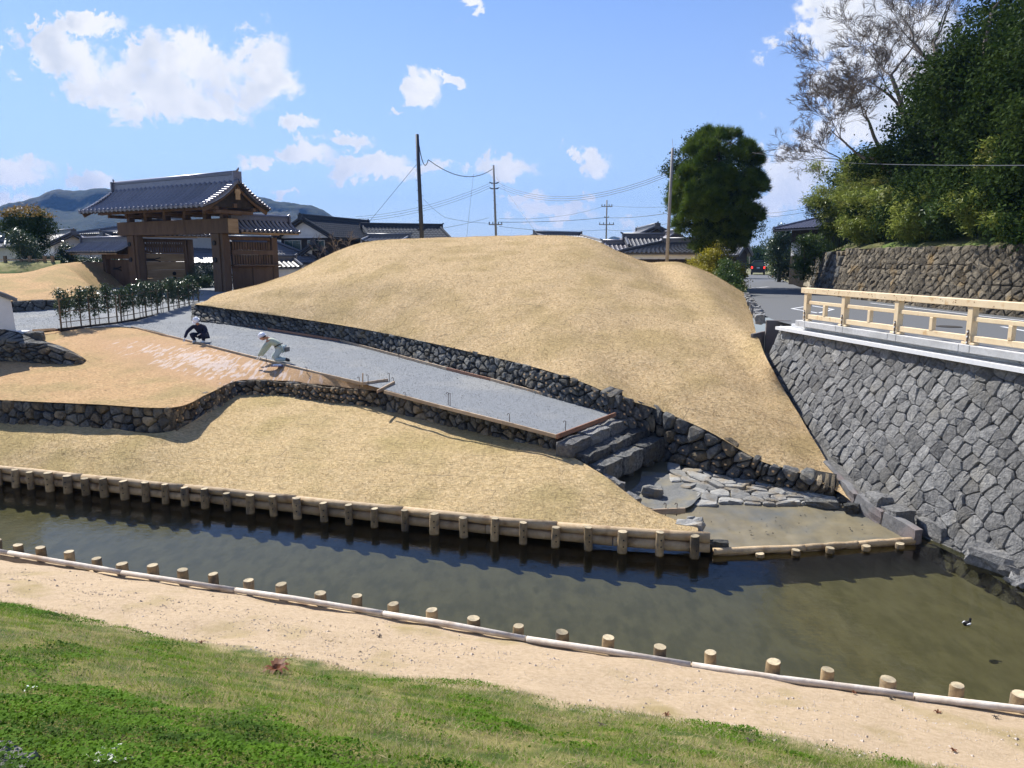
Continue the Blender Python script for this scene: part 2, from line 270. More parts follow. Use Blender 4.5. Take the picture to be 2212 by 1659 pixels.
class MB:
    def __init__(s): s.v = []; s.f = []
    def add(s, V, Fc):
        k = len(s.v); s.v += [tuple(v) for v in V]; s.f += [tuple(i + k for i in f) for f in Fc]
    def box(s, x0, x1, y0, y1, z0, z1):
        s.add([(x0,y0,z0),(x1,y0,z0),(x1,y1,z0),(x0,y1,z0),(x0,y0,z1),(x1,y0,z1),(x1,y1,z1),(x0,y1,z1)],
              [(0,3,2,1),(4,5,6,7),(0,1,5,4),(1,2,6,5),(2,3,7,6),(3,0,4,7)]); return s
    def bar(s, a, b, w, h, up=Vector((0, 0, 1))):
        a = Vector(a); b = Vector(b); d = (b - a).normalized(); sd = d.cross(up)
        sd = sd.normalized() if sd.length > 1e-5 else Vector((1, 0, 0)); u2 = sd.cross(d).normalized()
        V = [p + sd * sx * w / 2 + u2 * sz * h / 2 for p in (a, b) for sx, sz in ((-1,-1),(1,-1),(1,1),(-1,1))]
        s.add(V, [(0,1,2,3),(7,6,5,4),(0,4,5,1),(1,5,6,2),(2,6,7,3),(3,7,4,0)]); return s
    def tube(s, pts, rad, n=8, caps=True):
        pts = [Vector(p) for p in pts]; rad = rad if isinstance(rad, (list, tuple)) else [rad] * len(pts); k0 = len(s.v); ref = Vector((0, 0, 1)) 
        for i, p in enumerate(pts):
            d = (pts[min(i + 1, len(pts) - 1)] - pts[max(i - 1, 0)]).normalized()
            r = ref if abs(d.z) < .95 else Vector((1, 0, 0)); a = d.cross(r).normalized(); b = a.cross(d)
            for j in range(n):
                t = 2 * math.pi * j / n; s.v.append(tuple(p + (a * math.cos(t) + b * math.sin(t)) * rad[i]))
        for i in range(len(pts) - 1):
            for j in range(n):
                s.f.append((k0 + i*n + j, k0 + i*n + (j+1) % n, k0 + (i+1)*n + (j+1) % n, k0 + (i+1)*n + j))
        if caps:
            s.f.append(tuple(k0 + j for j in range(n))[::-1]); s.f.append(tuple(k0 + (len(pts)-1)*n + j for j in range(n)))
        return s
    def disc_prism(s, c, axis, r, h, n=10):
        axis = Vector(axis).normalized(); c = Vector(c); return s.tube([c, c + axis * h], r, n)
    def build(s, name, m=None, parent=None, smooth=False):
        o = pyd(name, s.v, s.f, m, parent, smooth)
        return o
def bevel(o, w=.01, seg=1):
    b = o.modifiers.new('bevel', 'BEVEL'); b.width = w; b.segments = seg; b.limit_method = 'ANGLE'; return o
def cr(pts, t):
    n = len(pts) - 1; x = max(0, min(t * n, n - 1e-6)); i = int(x); f = x - i
    p0 = pts[max(i-1, 0)] ; p1 = pts[i]; p2 = pts[i+1]; p3 = pts[min(i+2, n)]
    return .5 * ((2*p1) + (p2-p0)*f + (2*p0-5*p1+4*p2-p3)*f*f + (3*p1-p0-3*p2+p3)*f*f*f)
def resample(pts, n):
    dense = [cr(pts, i / 400) for i in range(401)]; s = [0]
    for a, b in zip(dense, dense[1:]): s.append(s[-1] + (b - a).length)
    out = []; j = 0
    for k in range(n):
        tgt = s[-1] * k / (n - 1)
        while j < 399 and s[j+1] < tgt: j += 1
        f = (tgt - s[j]) / max(1e-9, s[j+1] - s[j]); out.append(dense[j].lerp(dense[j+1], f))
    return out
def loft(name, rows, nu, nv, m, amp=.02, nscale=1.0, same=False, kind='structure', z0=True):
    """rows of control points -> smooth sheet; same=True keeps columns in step by parameter"""
    if same: RR = [[cr(r, i / (nu - 1)) for i in range(nu)] for r in rows]
    else: RR = [resample(r, nu) for r in rows]
    V = []; Fc = []
    for j in range(nv):
        for i in range(nu):
            p = cr([RR[k][i] for k in range(len(rows))], j / (nv - 1))
            e = min(1, min(j, nv - 1 - j) / 2)
            V.append(p + Vector((0, 0, amp * e * (mn.noise(p * nscale) + .5 * mn.noise(p * nscale * 3.1)))))
    for j in range(nv - 1):
        for i in range(nu - 1): Fc.append((j*nu+i, j*nu+i+1, (j+1)*nu+i+1, (j+1)*nu+i))
    o = pyd(name, V, Fc, m, None, True); o['kind'] = kind
    up = sum(1 for p in o.data.polygons[:200] if p.normal.z > 0)
    if up < 100: o.data.flip_normals()
    return o

# ---- Voronoi stones on a (s,h) wall surface
def vor(seeds, rect, rad):
    cells = []
    A = np.array(seeds)
    for i, (x, y) in enumerate(seeds):
        d = (A[:, 0]-x)**2 + (A[:, 1]-y)**2; idx = np.argsort(d)[1:18]
        poly = [(x-rad, y-rad), (x+rad, y-rad), (x+rad, y+rad), (x-rad, y+rad)]
        for j in idx:
            if d[j] > 4*rad*rad: break
            poly = clip(poly, (A[j,0]-x, A[j,1]-y), ((A[j,0]+x)/2, (A[j,1]+y)/2))
            if len(poly) < 3: break
        cells.append(poly)
    return cells
def clip(poly, nrm, pt):
    out = []; f = lambda p: (p[0]-pt[0])*nrm[0] + (p[1]-pt[1])*nrm[1]
    for a, b in zip(poly, poly[1:] + poly[:1]):
        fa, fb = f(a), f(b)
        if fa <= 0: out.append(a)
        if (fa < 0) != (fb < 0) and abs(fa - fb) > 1e-12:
            t = fa / (fa - fb); out.append((a[0]+(b[0]-a[0])*t, a[1]+(b[1]-a[1])*t))
    return out
def area(p): return abs(sum(a[0]*b[1]-a[1]*b[0] for a, b in zip(p, p[1:] + p[:1])))/2
def cleanp(p, mn_=.02):
    out = []
    for q in p:
        if not out or math.hypot(q[0]-out[-1][0], q[1]-out[-1][1]) > mn_: out.append(q)
    while len(out) > 3 and math.hypot(out[0][0]-out[-1][0], out[0][1]-out[-1][1]) < mn_: out.pop()
    return out
def chaikin(p, k=.25):
    o = []
    for a, b in zip(p, p[1:] + p[:1]):
        o.append((a[0]+(b[0]-a[0])*k, a[1]+(b[1]-a[1])*k)); o.append((a[0]+(b[0]-a[0])*(1-k), a[1]+(b[1]-a[1])*(1-k)))
    return o
def stone_geo(poly, surf, gap=.012, depth=.25, bulge=.05, rnd=.02, front=.80, tv=.25):
    cx = sum(p[0] for p in poly)/len(poly); cy = sum(p[1] for p in poly)/len(poly)
    rr = math.sqrt(area(poly)/math.pi); k = max(.5, 1 - gap/rr)
    n = len(poly); tx = random.gauss(0, tv); ty = random.gauss(0, tv); bo = random.uniform(-.3, .5)*bulge
    V = []
    for (sc, out, jit) in ((k*.92, -depth, 0), (k, bo - bulge*.3, rnd*.4), (k*front, bo + bulge, rnd)):
        for (x, y) in poly:
            dx = (x-cx)*sc; dy = (y-cy)*sc
            o = out + (0 if out == -depth else dx*tx*.5 + dy*ty*.5) + random.uniform(-jit, jit)
            V.append(surf(cx+dx+random.uniform(-jit, jit)*.6, cy+dy+random.uniform(-jit, jit)*.6, o))
    V.append(surf(cx+random.uniform(-.1,.1)*rr, cy+random.uniform(-.1,.1)*rr, bo + bulge*1.2 + random.uniform(0, rnd)))
    Fc = []
    for r in (0, 1):
        for j in range(n): Fc.append((r*n+j, r*n+(j+1)%n, (r+1)*n+(j+1)%n, (r+1)*n+j))
    for j in range(n): Fc.append((2*n+j, 2*n+(j+1)%n, 3*n))
    return V, Fc
def lay_stones(parent, cells, surf, mats, name='stone', cap=300, roundit=0, ppm=None, **kw):
    items = []
    for c in cells:
        c = cleanp(c)
        if len(c) < 3 or area(c) < .0012: continue
        if roundit: c = cleanp(chaikin(c, roundit), .012)
        items.append(c)
    def key(c):
        p = surf(sum(q[0] for q in c)/len(c), sum(q[1] for q in c)/len(c), 0)
        px = CX + F*p.x/max(p.y, .1); vis = 1 if -60 < px < 2272 and p.y > 2 else .01
        return -area(c)/p.y**2*vis
    items.sort(key=key); rest = {}
    flip = None
    for i, c in enumerate(items):
        V, Fc = stone_geo(c, surf, **kw); mm = mats(c) if callable(mats) else random.choice(mats)
        if flip is None:
            a = sum((Vector(V[j]) for j in range(len(c))), Vector())/len(c); b = Vector(V[-1]); fn = (Vector(V[Fc[-1][1]])-Vector(V[Fc[-1][0]])).cross(Vector(V[Fc[-1][2]])-Vector(V[Fc[-1][0]]))
            flip = fn.dot(b-a) < 0
        if flip: Fc = [f[::-1] for f in Fc]
        if i < cap: pyd(name, V, Fc, mm, parent)
        else: rest.setdefault(mm, MB()).add(V, Fc)
    for k, b in rest.items(): b.build('small_stones', k, parent)['kind'] = 'stuff'
    return items
def wall_surface(B, T, n=120):
    """bottom/top polylines -> surf(s,h,out), length, Hfun.  out is towards the viewer side"""
    b = resample(B, n); t = resample(T, n) if not callable(T) else [T(p) for p in b]
    s = [0]
    for p, q in zip(b, b[1:]): s.append(s[-1] + (q-p).length)
    s = np.array(s)
    def loc(x):
        i = int(min(max(np.searchsorted(s, x) - 1, 0), n-2)); f = (x - s[i])/(s[i+1]-s[i]); return i, f
    def surf(x, h, out):
        i, f = loc(x); p = b[i].lerp(b[i+1], f); q = t[i].lerp(t[i+1], f); d = (q-p); ln = max(d.length, 1e-6)
        al = (b[min(i+3, n-1)] - b[max(i-2, 0)]).normalized(); nn = al.cross(d).normalized()
        return p + d*(h/ln) + nn*out
    def Hf(x):
        i, f = loc(x); return (t[i].lerp(t[i+1], f) - b[i].lerp(b[i+1], f)).length
    return surf, float(s[-1]), Hf
def dry_wall(name, B, T, label, mats, sw=.27, shh=.2, diamond=False, jit=.32, group=None, thick=.35, roundit=.16, cat='stone wall', lowh=-.08, rootgap=.012, bulge=.05, cap=300, coping=True, marks=None, **kw):
    root = empty(name, B[0], 0, label, cat, group); inv = Vector(B[0])
    surf0, Ln, Hf = wall_surface([Vector(p)-inv for p in B], [Vector(p)-inv for p in T])
    surf = surf0
    seeds = []; Hm = max(Hf(Ln*k/40) for k in range(41)); rows = max(1, round((Hm-lowh)/shh)); y = lowh + shh*.4
    r = 0
    while y < Hm:
        x = random.uniform(0, sw) if not diamond else (r % 2)*sw*.5 + y*.12
        while x < Ln:
            hx = Hf(min(x, Ln-.01))
            # keep rows parallel to the top edge
            yy = y*hx/Hm if hx > .3*Hm else y
            if yy < hx - .02 and (hx > .3*Hm or y < hx):
                seeds.append((x + random.uniform(-jit, jit)*sw, yy + random.uniform(-jit, jit)*shh*.8))
            x += sw*(random.uniform(.65, 1.4) if not diamond else random.uniform(.9, 1.1))
        y += shh; r += 1
    cells = vor(seeds, None, max(sw, shh)*2.2); out = []
    for c, (x, y) in zip(cells, seeds):
        xx = min(max(x, .01), Ln-.01); h = Hf(xx); h2 = Hf(min(xx+.1, Ln)); sl = (h2-h)/.1
        c = clip(c, (-sl, 1), (xx, h + random.uniform(-.03, .03)))
        c = clip(c, (0, -1), (0, lowh)); c = clip(c, (1, 0), (Ln, 0)); c = clip(c, (-1, 0), (0, 0)) if len(c) > 2 else c
        out.append(c)
    items = lay_stones(root, out, surf, mats, cap=cap, roundit=roundit, gap=rootgap, depth=thick*.9, bulge=bulge, rnd=.018, **kw)
    # dark core behind the joints
    V = []; Fc = []; n = 60
    for i in range(n):
        x = Ln*i/(n-1); h = Hf(min(x, Ln-.001)); V += [surf(x, lowh, -.09), surf(x, h-.05, -.09), surf(x, h-.05, -thick)]
    for i in range(n-1):
        k = 3*i; Fc += [(k, k+3, k+4, k+1), (k+1, k+4, k+5, k+2)]
    pyd('core', V, Fc, 'mortar', root)
    if marks:
        for c in items:
            cx = sum(q[0] for q in c)/len(c); cy = sum(q[1] for q in c)/len(c)
            if area(c) > .02 and marks(cx/Ln) and random.random() < .8:
                b = MB(); s_ = .028
                pts = [surf(cx+dx, cy+dy, bulge*1.2+.035+o) for o in (0, .008) for dx, dy in ((-s_, -s_*.7), (s_, -s_*.7), (s_, s_*.7), (-s_, s_*.7))]
                b.add(pts, [(0,1,2,3),(7,6,5,4),(0,4,5,1),(1,5,6,2),(2,6,7,3),(3,7,4,0)]); b.build('survey_mark', 'tag_paint', root)
    return root

# ------------------------------------------------------------------ ground sheets
ZF = .45
farlog = [P(-260, 975, ZF), P(0, 1005, ZF), P(400, 1045, ZF), P(800, 1086, ZF), P(1200, 1126, ZF), P(1535, 1150, ZF)]
LWB = [P(-300, 895, 1.1), P(0, 912, 1.1), P(200, 922, 1.1), P(370, 932, 1.1)]
LWB2 = [P(370, 932, 1.1), P(440, 895, 1.2), P(510, 852, 1.38)]
LWB3 = [P(510, 852, 1.38), P(600, 853, 1.40), P(700, 864, 1.40), P(830, 880, 1.33)]
LWB4 = [P(830, 882, 1.33), P(950, 912, 1.25), P(1060, 938, 1.18), P(1200, 972, 1.1)]
def lift(p, dz, back=(0, 0)): return Vector((p[0] + back[0], p[1] + back[1], p[2] + dz))
# lower lawn
A = [lift(p, -.06, (0, .0)) for p in [P(-260, 975, ZF), P(0, 1005, ZF), P(150, 1020, ZF), P(300, 1035, ZF), P(500, 1055, ZF), P(640, 1070, ZF), P(800, 1086, ZF), P(1000, 1106, ZF), P(1150, 1121, ZF), P(1300, 1133, ZF), P(1400, 1141, ZF), P(1455, 1146, ZF), P(1510, 1150, ZF)]]
B = [P(-300, 893, 1.12), P(0, 910, 1.12), P(200, 920, 1.12), P(370, 931, 1.12), P(510, 850, 1.40), P(600, 851, 1.42), P(830, 878, 1.35), P(1060, 936, 1.19), P(1200, 972, 1.12), P(1290, 1018, .92), P(1345, 1058, .70), P(1410, 1103, .48), P(1505, 1138, .42)]
Mid = [a.lerp(b, .5) + Vector((0, 0, .06)) for a, b in zip(A, B)]
B2 = [b + Vector((.0, .35, .02)) for b in B]
loft('lower_lawn', [A, Mid, B], 260, 60, 'lawn2', .035, .9, same=True)
M['lime_dummy'] = M['lime']
# upper lawn, with chalky smears raked over the fresh slope under the path
def smear_mat():
    m = M['lawn3']; t = m.node_tree; n = t.nodes; l = t.links; b = n['Principled BSDF']; src = b.inputs['Base Color'].links[0].from_socket
    c = P(470, 773, 2.22); a = P(300, 728, 2.6); e = P(660, 815, 1.98); ang = math.atan2(e.y-a.y, e.x-a.x); hl = (e-a).length/2
    tc = n.new('ShaderNodeTexCoord'); mp = n.new('ShaderNodeMapping'); mp.vector_type = 'TEXTURE'; mp.inputs['Location'].default_value = (*((a+e)/2 + Vector((-.05, -.62, 0)))[:2], 0); mp.inputs['Rotation'].default_value = (0, 0, ang); l.new(tc.outputs['Object'], mp.inputs[0])
    sp = n.new('ShaderNodeVectorMath'); sp.operation = 'MULTIPLY'; l.new(mp.outputs[0], sp.inputs[0]); sp.inputs[1].default_value = (1/(hl*1.2), 1/1.25, 0)
    ln = n.new('ShaderNodeVectorMath'); ln.operation = 'LENGTH'; l.new(sp.outputs[0], ln.inputs[0])
    m2 = n.new('ShaderNodeMapping'); m2.inputs['Rotation'].default_value = (0, 0, -.62); l.new(mp.outputs[0], m2.inputs[0]); m3 = n.new('ShaderNodeMapping'); m3.inputs['Scale'].default_value = (4.6, 1.1, 1); l.new(m2.outputs[0], m3.inputs[0])
    no = n.new('ShaderNodeTexNoise'); no.inputs['Scale'].default_value = 1.6; no.inputs['Detail'].default_value = 7; no.inputs['Distortion'].default_value = .5; l.new(m3.outputs[0], no.inputs['Vector'])
    k = n.new('ShaderNodeMath'); k.operation = 'MULTIPLY_ADD'; l.new(ln.outputs['Value'], k.inputs[0]); k.inputs[1].default_value = -.16; l.new(no.outputs[0], k.inputs[2])
    r = n.new('ShaderNodeMapRange'); r.inputs[1].default_value = .41; r.inputs[2].default_value = .50; r.inputs[4].default_value = .9; l.new(k.outputs[0], r.inputs[0])
    r1 = n.new('ShaderNodeMapRange'); r1.inputs[1].default_value = 1.7; r1.inputs[2].default_value = .9; r1.inputs[4].default_value = .75; l.new(ln.outputs['Value'], r1.inputs[0])
    x1 = n.new('ShaderNodeMixRGB'); l.new(r1.outputs[0], x1.inputs[0]); l.new(src, x1.inputs[1]); x1.inputs[2].default_value = (.50, .32, .19, 1)
    r3 = n.new('ShaderNodeMapRange'); r3.inputs[1].default_value = 1.15; r3.inputs[2].default_value = .95; l.new(ln.outputs['Value'], r3.inputs[0])
    mu = n.new('ShaderNodeMath'); mu.operation = 'MULTIPLY'; l.new(r.outputs[0], mu.inputs[0]); l.new(r3.outputs[0], mu.inputs[1])
    x2 = n.new('ShaderNodeMixRGB'); l.new(mu.outputs[0], x2.inputs[0]); l.new(x1.outputs[0], x2.inputs[1]); x2.inputs[2].default_value = (.60, .50, .44, 1); l.new(x2.outputs[0], b.inputs['Base Color'])
M['lawn_far'] = M['lawn3'].copy(); smear_mat()
A = [P(-300, 848, 1.72), P(0, 864, 1.72), P(200, 873, 1.72), P(372, 880, 1.72), P(450, 850, 1.76), P(515, 822, 1.8), P(600, 822, 1.8), P(700, 832, 1.8), P(830, 846, 1.8)]
Mi = [P(-300, 800, 2.0), P(0, 815, 1.95), P(170, 812, 1.93), P(330, 818, 1.92), P(450, 812, 1.93), P(540, 806, 1.93), P(620, 808, 1.93), P(715, 825, 1.86), P(835, 841, 1.84)]
Mj = [P(-300, 755, 2.3), P(0, 765, 2.25), P(130, 762, 2.25), P(290, 772, 2.2), P(420, 785, 2.13), P(520, 792, 2.08), P(610, 800, 2.02), P(720, 818, 1.95), P(838, 838, 1.87)]
C = [P(-300, 725, 2.62), P(0, 712, 2.64), P(130, 712, 2.64), P(282, 709, 2.68), P(430, 745, 2.4), P(520, 768, 2.27), P(605, 789, 2.16), P(720, 815, 2.04), P(840, 836, 1.9)]
for k in (5, 6, 7, 8): Mj[k] = C[k].lerp(A[k], .36); Mi[k] = C[k].lerp(A[k], .70)
loft('upper_lawn', [A, Mi, Mj, C], 220, 60, 'lawn3', .03, 1.0, same=True)
# gravel path
fr_ = [P(-250, 728, 2.64), P(60, 716, 2.64), P(282, 707, 2.68), P(430, 743, 2.4), P(605, 787, 2.16), P(785, 829, 1.98), P(1000, 889, 1.74), P(1203, 943, 1.5)]
bk_ = [P(-250, 680, 2.95), P(60, 676, 2.9), P(250, 678, 2.86), P(420, 688, 2.8), P(600, 714, 2.5), P(735, 736, 2.3), P(1060, 820, 1.8), P(1332, 892, 1.5)]
loft('gravel_path', [fr_, [a.lerp(b, .5) for a, b in zip(fr_, bk_)], [b + Vector((.05, .25, 0)) for b in bk_]], 200, 20, 'gravel', .012, 2.0, same=True)
fc = [[Vector((x, y0 + dy, z)) for x, y0 in ((-46, 37), (-32, 37), (-24, 36.6), (-17, 34.2), (-12, 34.2))] for dy, z in ((-4, 2.3), (-.4, 2.76), (4, 3.2), (10, 3.55), (20, 3.6), (30, 3.6))]
loft('gate_forecourt', fc, 60, 30, 'gravel', .01, same=True)
# left bank beyond the hedge
bA = [P(-200, 662, 3.42), P(35, 650, 3.42), P(140, 646, 3.45), P(190, 643, 3.45), P(214, 643, 3.42)]
bT = [Q(-200, 592, 47), Q(35, 590, 47), Q(120, 573, 48), Q(165, 581, 48.5), Q(208, 630, 47)]
bU = [p + Vector((0, 6, .15)) for p in bT]; bU[3].z = 4.7; bU[4].z = 3.6
bV = [p + Vector((0, 14, -.6)) for p in bT]; bV[4].z = 3.4
loft('far_left_lawn', [bA, [a.lerp(b, .5) + Vector((0, 0, .12)) for a, b in zip(bA, bT)], bT, bU, bV], 70, 50, 'lawn_far', .05, .8, same=True)
M['rough_grass'] = mat('rough_green_grass', (.16, .17, .05), (.30, .26, .12), scale=4, rough=1, bump=.8, bscale=20, c3=(.07, .12, .03), scale3=.8)
loft('grass_bank', [[Q(-200, 606, 46), Q(-60, 604, 46), Q(20, 601, 46.5), Q(62, 588, 47.4), Q(130, 574, 48.4)], [Q(-200, 575, 47.5), Q(-60, 574, 47.5), Q(20, 573, 48), Q(62, 570, 48.4), Q(130, 566, 49)], [Q(-200, 568, 50), Q(-60, 567, 50), Q(20, 566, 50), Q(62, 565, 50), Q(130, 564, 50)], [Q(-200, 568, 56), Q(-60, 567, 56), Q(20, 566, 56), Q(62, 565, 56), Q(130, 564, 56)]], 40, 30, 'rough_grass', .08, 1.5, same=True)
# mound
R0 = [P(418, 657, 3.47), P(735, 702, 2.97), P(1060, 770, 2.5), P(1230, 816, 2.28), P(1330, 856, 1.98), P(1416, 883, 1.62), P(1527, 930, 1.36), P(1640, 994, .83), P(1720, 1018, .72), P(1800, 1056, .46), P(1838, 1082, .36)]
RH = [W(445, 34.8, 3.62), W(738, 30.8, 3.9), W(980, 27.2, 3.75), W(1120, 25.2, 3.6), W(1215, 24, 3.35), W(1300, 22.9, 3.05), W(1400, 21.6, 2.68), W(1500, 20.3, 2.25), W(1590, 19.6, 1.98), W(1665, 19.4, 1.75), W(1711, 19.6, 1.72)]
RM = [W(475, 36, 3.85), W(740, 33, 4.85), W(900, 31, 5.0), W(1060, 30, 4.98), W(1180, 29, 4.85), W(1270, 28, 4.55), W(1340, 27.5, 4.3), W(1420, 26.5, 3.95), W(1500, 25.5, 3.6), W(1572, 24.3, 3.35), W(1638, 23, 3.1)]
RT = [Q(592, 611, 40), Q(690, 560, 39), Q(800, 522, 38), Q(940, 514.5, 38), Q(1060, 511, 38), Q(1180, 508, 37), Q(1275, 517, 36), Q(1345, 547, 36), Q(1400, 568, 36.5), Q(1490, 571, 38), Q(1604, 627, 43)]
RB = [p + Vector((-.6, 5, 0)) for p in RT]
for p in RB: p.z = 3.4 + (p.z-3.4)*.72
RC = [Vector((p.x, p.y+7, 3.45)) for p in RB]
for k in (7, 8, 9, 10): RB[k].z = RT[k].z - 1.0
RT[9] = Q(1490, 573, 36.5)
loft('grass_mound', [R0, RH, RM, RT, RB, RC], 300, 130, 'lawn', .06, .5, same=True)
# near bank
def q2y(q, x): return q - .301*x
rows = []
for q, z in ((-7, 4.3), (-1.5, 4.15), (1.5, 3.55), (4.4, 2.35), (7.2, 1.02), (8.4, .64), (9.62, .30), (9.86, .20), (9.95, -.3)):
    rows.append([Vector((x, q2y(q, x) + (.12*math.sin(x*.8) if 2 < q < 9 else 0), z + (.05*math.sin(x*.5) if q < 8 else 0))) for x in (-24, -16, -12, -8, -4, 0, 4, 8, 12, 20)])
def bank_mat():
    m = M['soil'].copy(); m.name = 'bank_soil_and_turf'; t = m.node_tree; n = t.nodes; l = t.links; b = n['Principled BSDF']
    src = b.inputs['Base Color'].links[0].from_socket
    tc = n.new('ShaderNodeTexCoord'); sp = n.new('ShaderNodeSeparateXYZ'); l.new(tc.outputs['Object'], sp.inputs[0])
    q = n.new('ShaderNodeMath'); q.operation = 'MULTIPLY_ADD'; l.new(sp.outputs[0], q.inputs[0]); q.inputs[1].default_value = .301; l.new(sp.outputs[1], q.inputs[2])
    no = n.new('ShaderNodeTexNoise'); no.inputs['Scale'].default_value = 1.5; no.inputs['Detail'].default_value = 7; l.new(tc.outputs['Object'], no.inputs['Vector'])
    a = n.new('ShaderNodeMath'); a.operation = 'MULTIPLY_ADD'; l.new(no.outputs[0], a.inputs[0]); a.inputs[1].default_value = 1.3; l.new(q.outputs[0], a.inputs[2])
    r = n.new('ShaderNodeMapRange'); r.inputs[1].default_value = 7.95; r.inputs[2].default_value = 7.6; l.new(a.outputs[0], r.inputs[0])
    n2 = n.new('ShaderNodeTexNoise'); n2.inputs['Scale'].default_value = 3; n2.inputs['Detail'].default_value = 8; l.new(tc.outputs['Object'], n2.inputs['Vector'])
    c = n.new('ShaderNodeMixRGB'); c.inputs[1].default_value = (.07, .11, .015, 1); c.inputs[2].default_value = (.27, .24, .08, 1)
    r2 = n.new('ShaderNodeMapRange'); r2.inputs[1].default_value = .38; r2.inputs[2].default_value = .62; l.new(n2.outputs[0], r2.inputs[0]); l.new(r2.outputs[0], c.inputs[0])
    mx = n.new('ShaderNodeMixRGB'); l.new(r.outputs[0], mx.inputs[0]); l.new(src, mx.inputs[1]); l.new(c.outputs[0], mx.inputs[2]); l.new(mx.outputs[0], b.inputs['Base Color'])
    return m
NEARB = loft('near_bank', rows, 260, 190, bank_mat(), .05, .9, same=True)
# stream bed, water, mud
pyd('sun_block_sheet', [(-60, 29, -.03), (-12.9, 18.25, -.03), (3.75, 13.62, -.03), (7.9, 14.25, -.03), (10.5, 13.0, -.03), (10.5, 45, -.03), (-60, 45, -.03)], [range(7)], 'soil')['kind'] = 'structure'  # unseen sheet added under the banks to stop sun leaking onto the bed
pyd('stream_bed', [(-40, -2, -.42), (30, -2, -.42), (30, 30, -.42), (-40, 40, -.42)], [(0, 1, 2, 3)], 'bed')['kind'] = 'structure'
pyd('stream_water', [(-40, 5, 0), (26, 2, 0), (26, 14.9, 0), (7.9, 14.35, 0), (3.75, 13.7, 0), (-12.8, 18.3, 0), (-40, 25, 0)], [range(7)], 'water')['kind'] = 'structure'
mudA = [P(1531, 1186, .05), P(1650, 1185, .05), P(1800, 1175, .05), P(1985, 1164, .05)]
mudB = [P(1400, 1120, .10), P(1560, 1100, .12), P(1740, 1095, .13), P(1880, 1100, .13)]
loft('mud_flat', [mudA, mudB, [P(1320, 1052, .17), P(1480, 1030, .2), P(1640, 1040, .22), P(1800, 1068, .22)], [P(1290, 1000, .2), P(1440, 968, .3), P(1600, 1010, .3), P(1790, 1050, .25)]], 80, 60, 'mud', .035, 2.0, same=True)
# small grit apron by the steps
loft('grit_apron', [[P(1348, 1062, .22), P(1385, 1090, .18), P(1425, 1102, .17)], [P(1380, 1045, .23), P(1440, 1062, .22), P(1490, 1094, .20)], [P(1385, 1018, .24), P(1450, 1025, .25), P(1530, 1050, .25)]], 30, 24, 'mudgrey', .04, 3, same=True)

# road, deck and far ground
rl = [(9.5, 2), (8.9, 14), (8.3, 22.5), (9.6, 29), (12.2, 38.5), (17.2, 55), (32.5, 105), (52, 165)]
rr_ = [(24, 2), (20, 14), (17.4, 24), (16.9, 32), (16.9, 39.5), (21.2, 56), (36.4, 104), (57, 165)]
zz = [3.6, 3.6, 3.6, 3.6, 3.6, 3.55, 3.2, 3.1]
ra = [Vector((a, b, z)) for (a, b), z in zip(rl, zz)]; rb = [Vector((a, b, z)) for (a, b), z in zip(rr_, zz)]
ra[0] = Vector((13.2, 2, 3.6)); ra[1] = Vector((10.2, 14, 3.6)); ra[2] = Vector((8.45, 22.2, 3.6))
loft('road', [ra, rb], 160, 10, 'asphalt', 0, same=True)
pyd('ground', [(-1800, 50, 3.2), (1800, 50, 3.2), (1800, 3200, 3.2), (-1800, 3200, 3.2)], [(0, 1, 2, 3)], 'field')['kind'] = 'structure'
pyd('field', [(-60, 37.5, 2.6), (60, 37.5, 2.6), (60, 51, 3.1), (-60, 51, 3.1)], [(0, 1, 2, 3)], 'field')['kind'] = 'structure'

# ------------------------------------------------------------------ low stone walls
dk = ['stone_dark']; dkw = ['stone_dark', 'stone_dark', 'stone_warm']; ww = ['stone_warm', 'stone_warm', 'stone_dark']
dry_wall('stone_wall', LWB, [lift(p, .62, (0, .12)) for p in LWB], 'low dark dry stone wall facing the stream at the lower left of the lawns', dkw, sw=.34, shh=.23, bulge=.06)
dry_wall('stone_wall', LWB2, [lift(LWB2[0], .62, (-.08, .08)), lift(LWB2[1], .56, (-.1, .06)), lift(LWB2[2], .45, (-.1, .04))], 'short stone wall stretch climbing back from the corner, with pale survey marks', ww, sw=.34, shh=.22, marks=lambda t: True, bulge=.07)
dry_wall('stone_wall', LWB3, [lift(p, .42, (0, .1)) for p in LWB3], 'low wall of tan rounded stones between the two dry lawns left of the path end', ww, sw=.24, shh=.17, marks=lambda t: t < .9, bulge=.06)
dry_wall('stone_wall', LWB4, [lift(p, dz, (0, .1)) for p, dz in zip(LWB4, (.52, .42, .40, .32))], 'low dark stone wall holding up the stream side of the gravel path', dkw, sw=.36, shh=.21, bulge=.07, thick=.45)
# long wall under the mound
MWB = [P(418, 692, 2.78), P(560, 710, 2.55), P(735, 738, 2.28), P(900, 779, 2.02), P(1060, 822, 1.78), P(1230, 868, 1.6), P(1330, 894, 1.48)]
MWT = [P(418, 656, 3.47), P(560, 675, 3.22), P(735, 701, 2.97), P(900, 733, 2.72), P(1060, 769, 2.5), P(1230, 814, 2.30), P(1330, 853, 2.03)]
dry_wall('stone_wall', MWB, [Vector((p.x, p.y+.0, p.z)) for p in MWT], 'long dark dry stone wall between the gravel path and the mound', ['stone_dark', 'stone_dark', 'stone_dark', 'stone_mid'], sw=.42, shh=.245, marks=lambda t: t > .84, bulge=.065, thick=.4)
e0 = MWB[0]; dry_wall('stone_wall', [e0 + Vector((-.55, 1.5, 0)), e0 + Vector((-.05, .05, 0))], [MWT[0] + Vector((-.55, 1.5, 0)), MWT[0] + Vector((-.05, .05, 0))], 'short return at the hedge end of the long stone wall', dk, sw=.3, shh=.22)
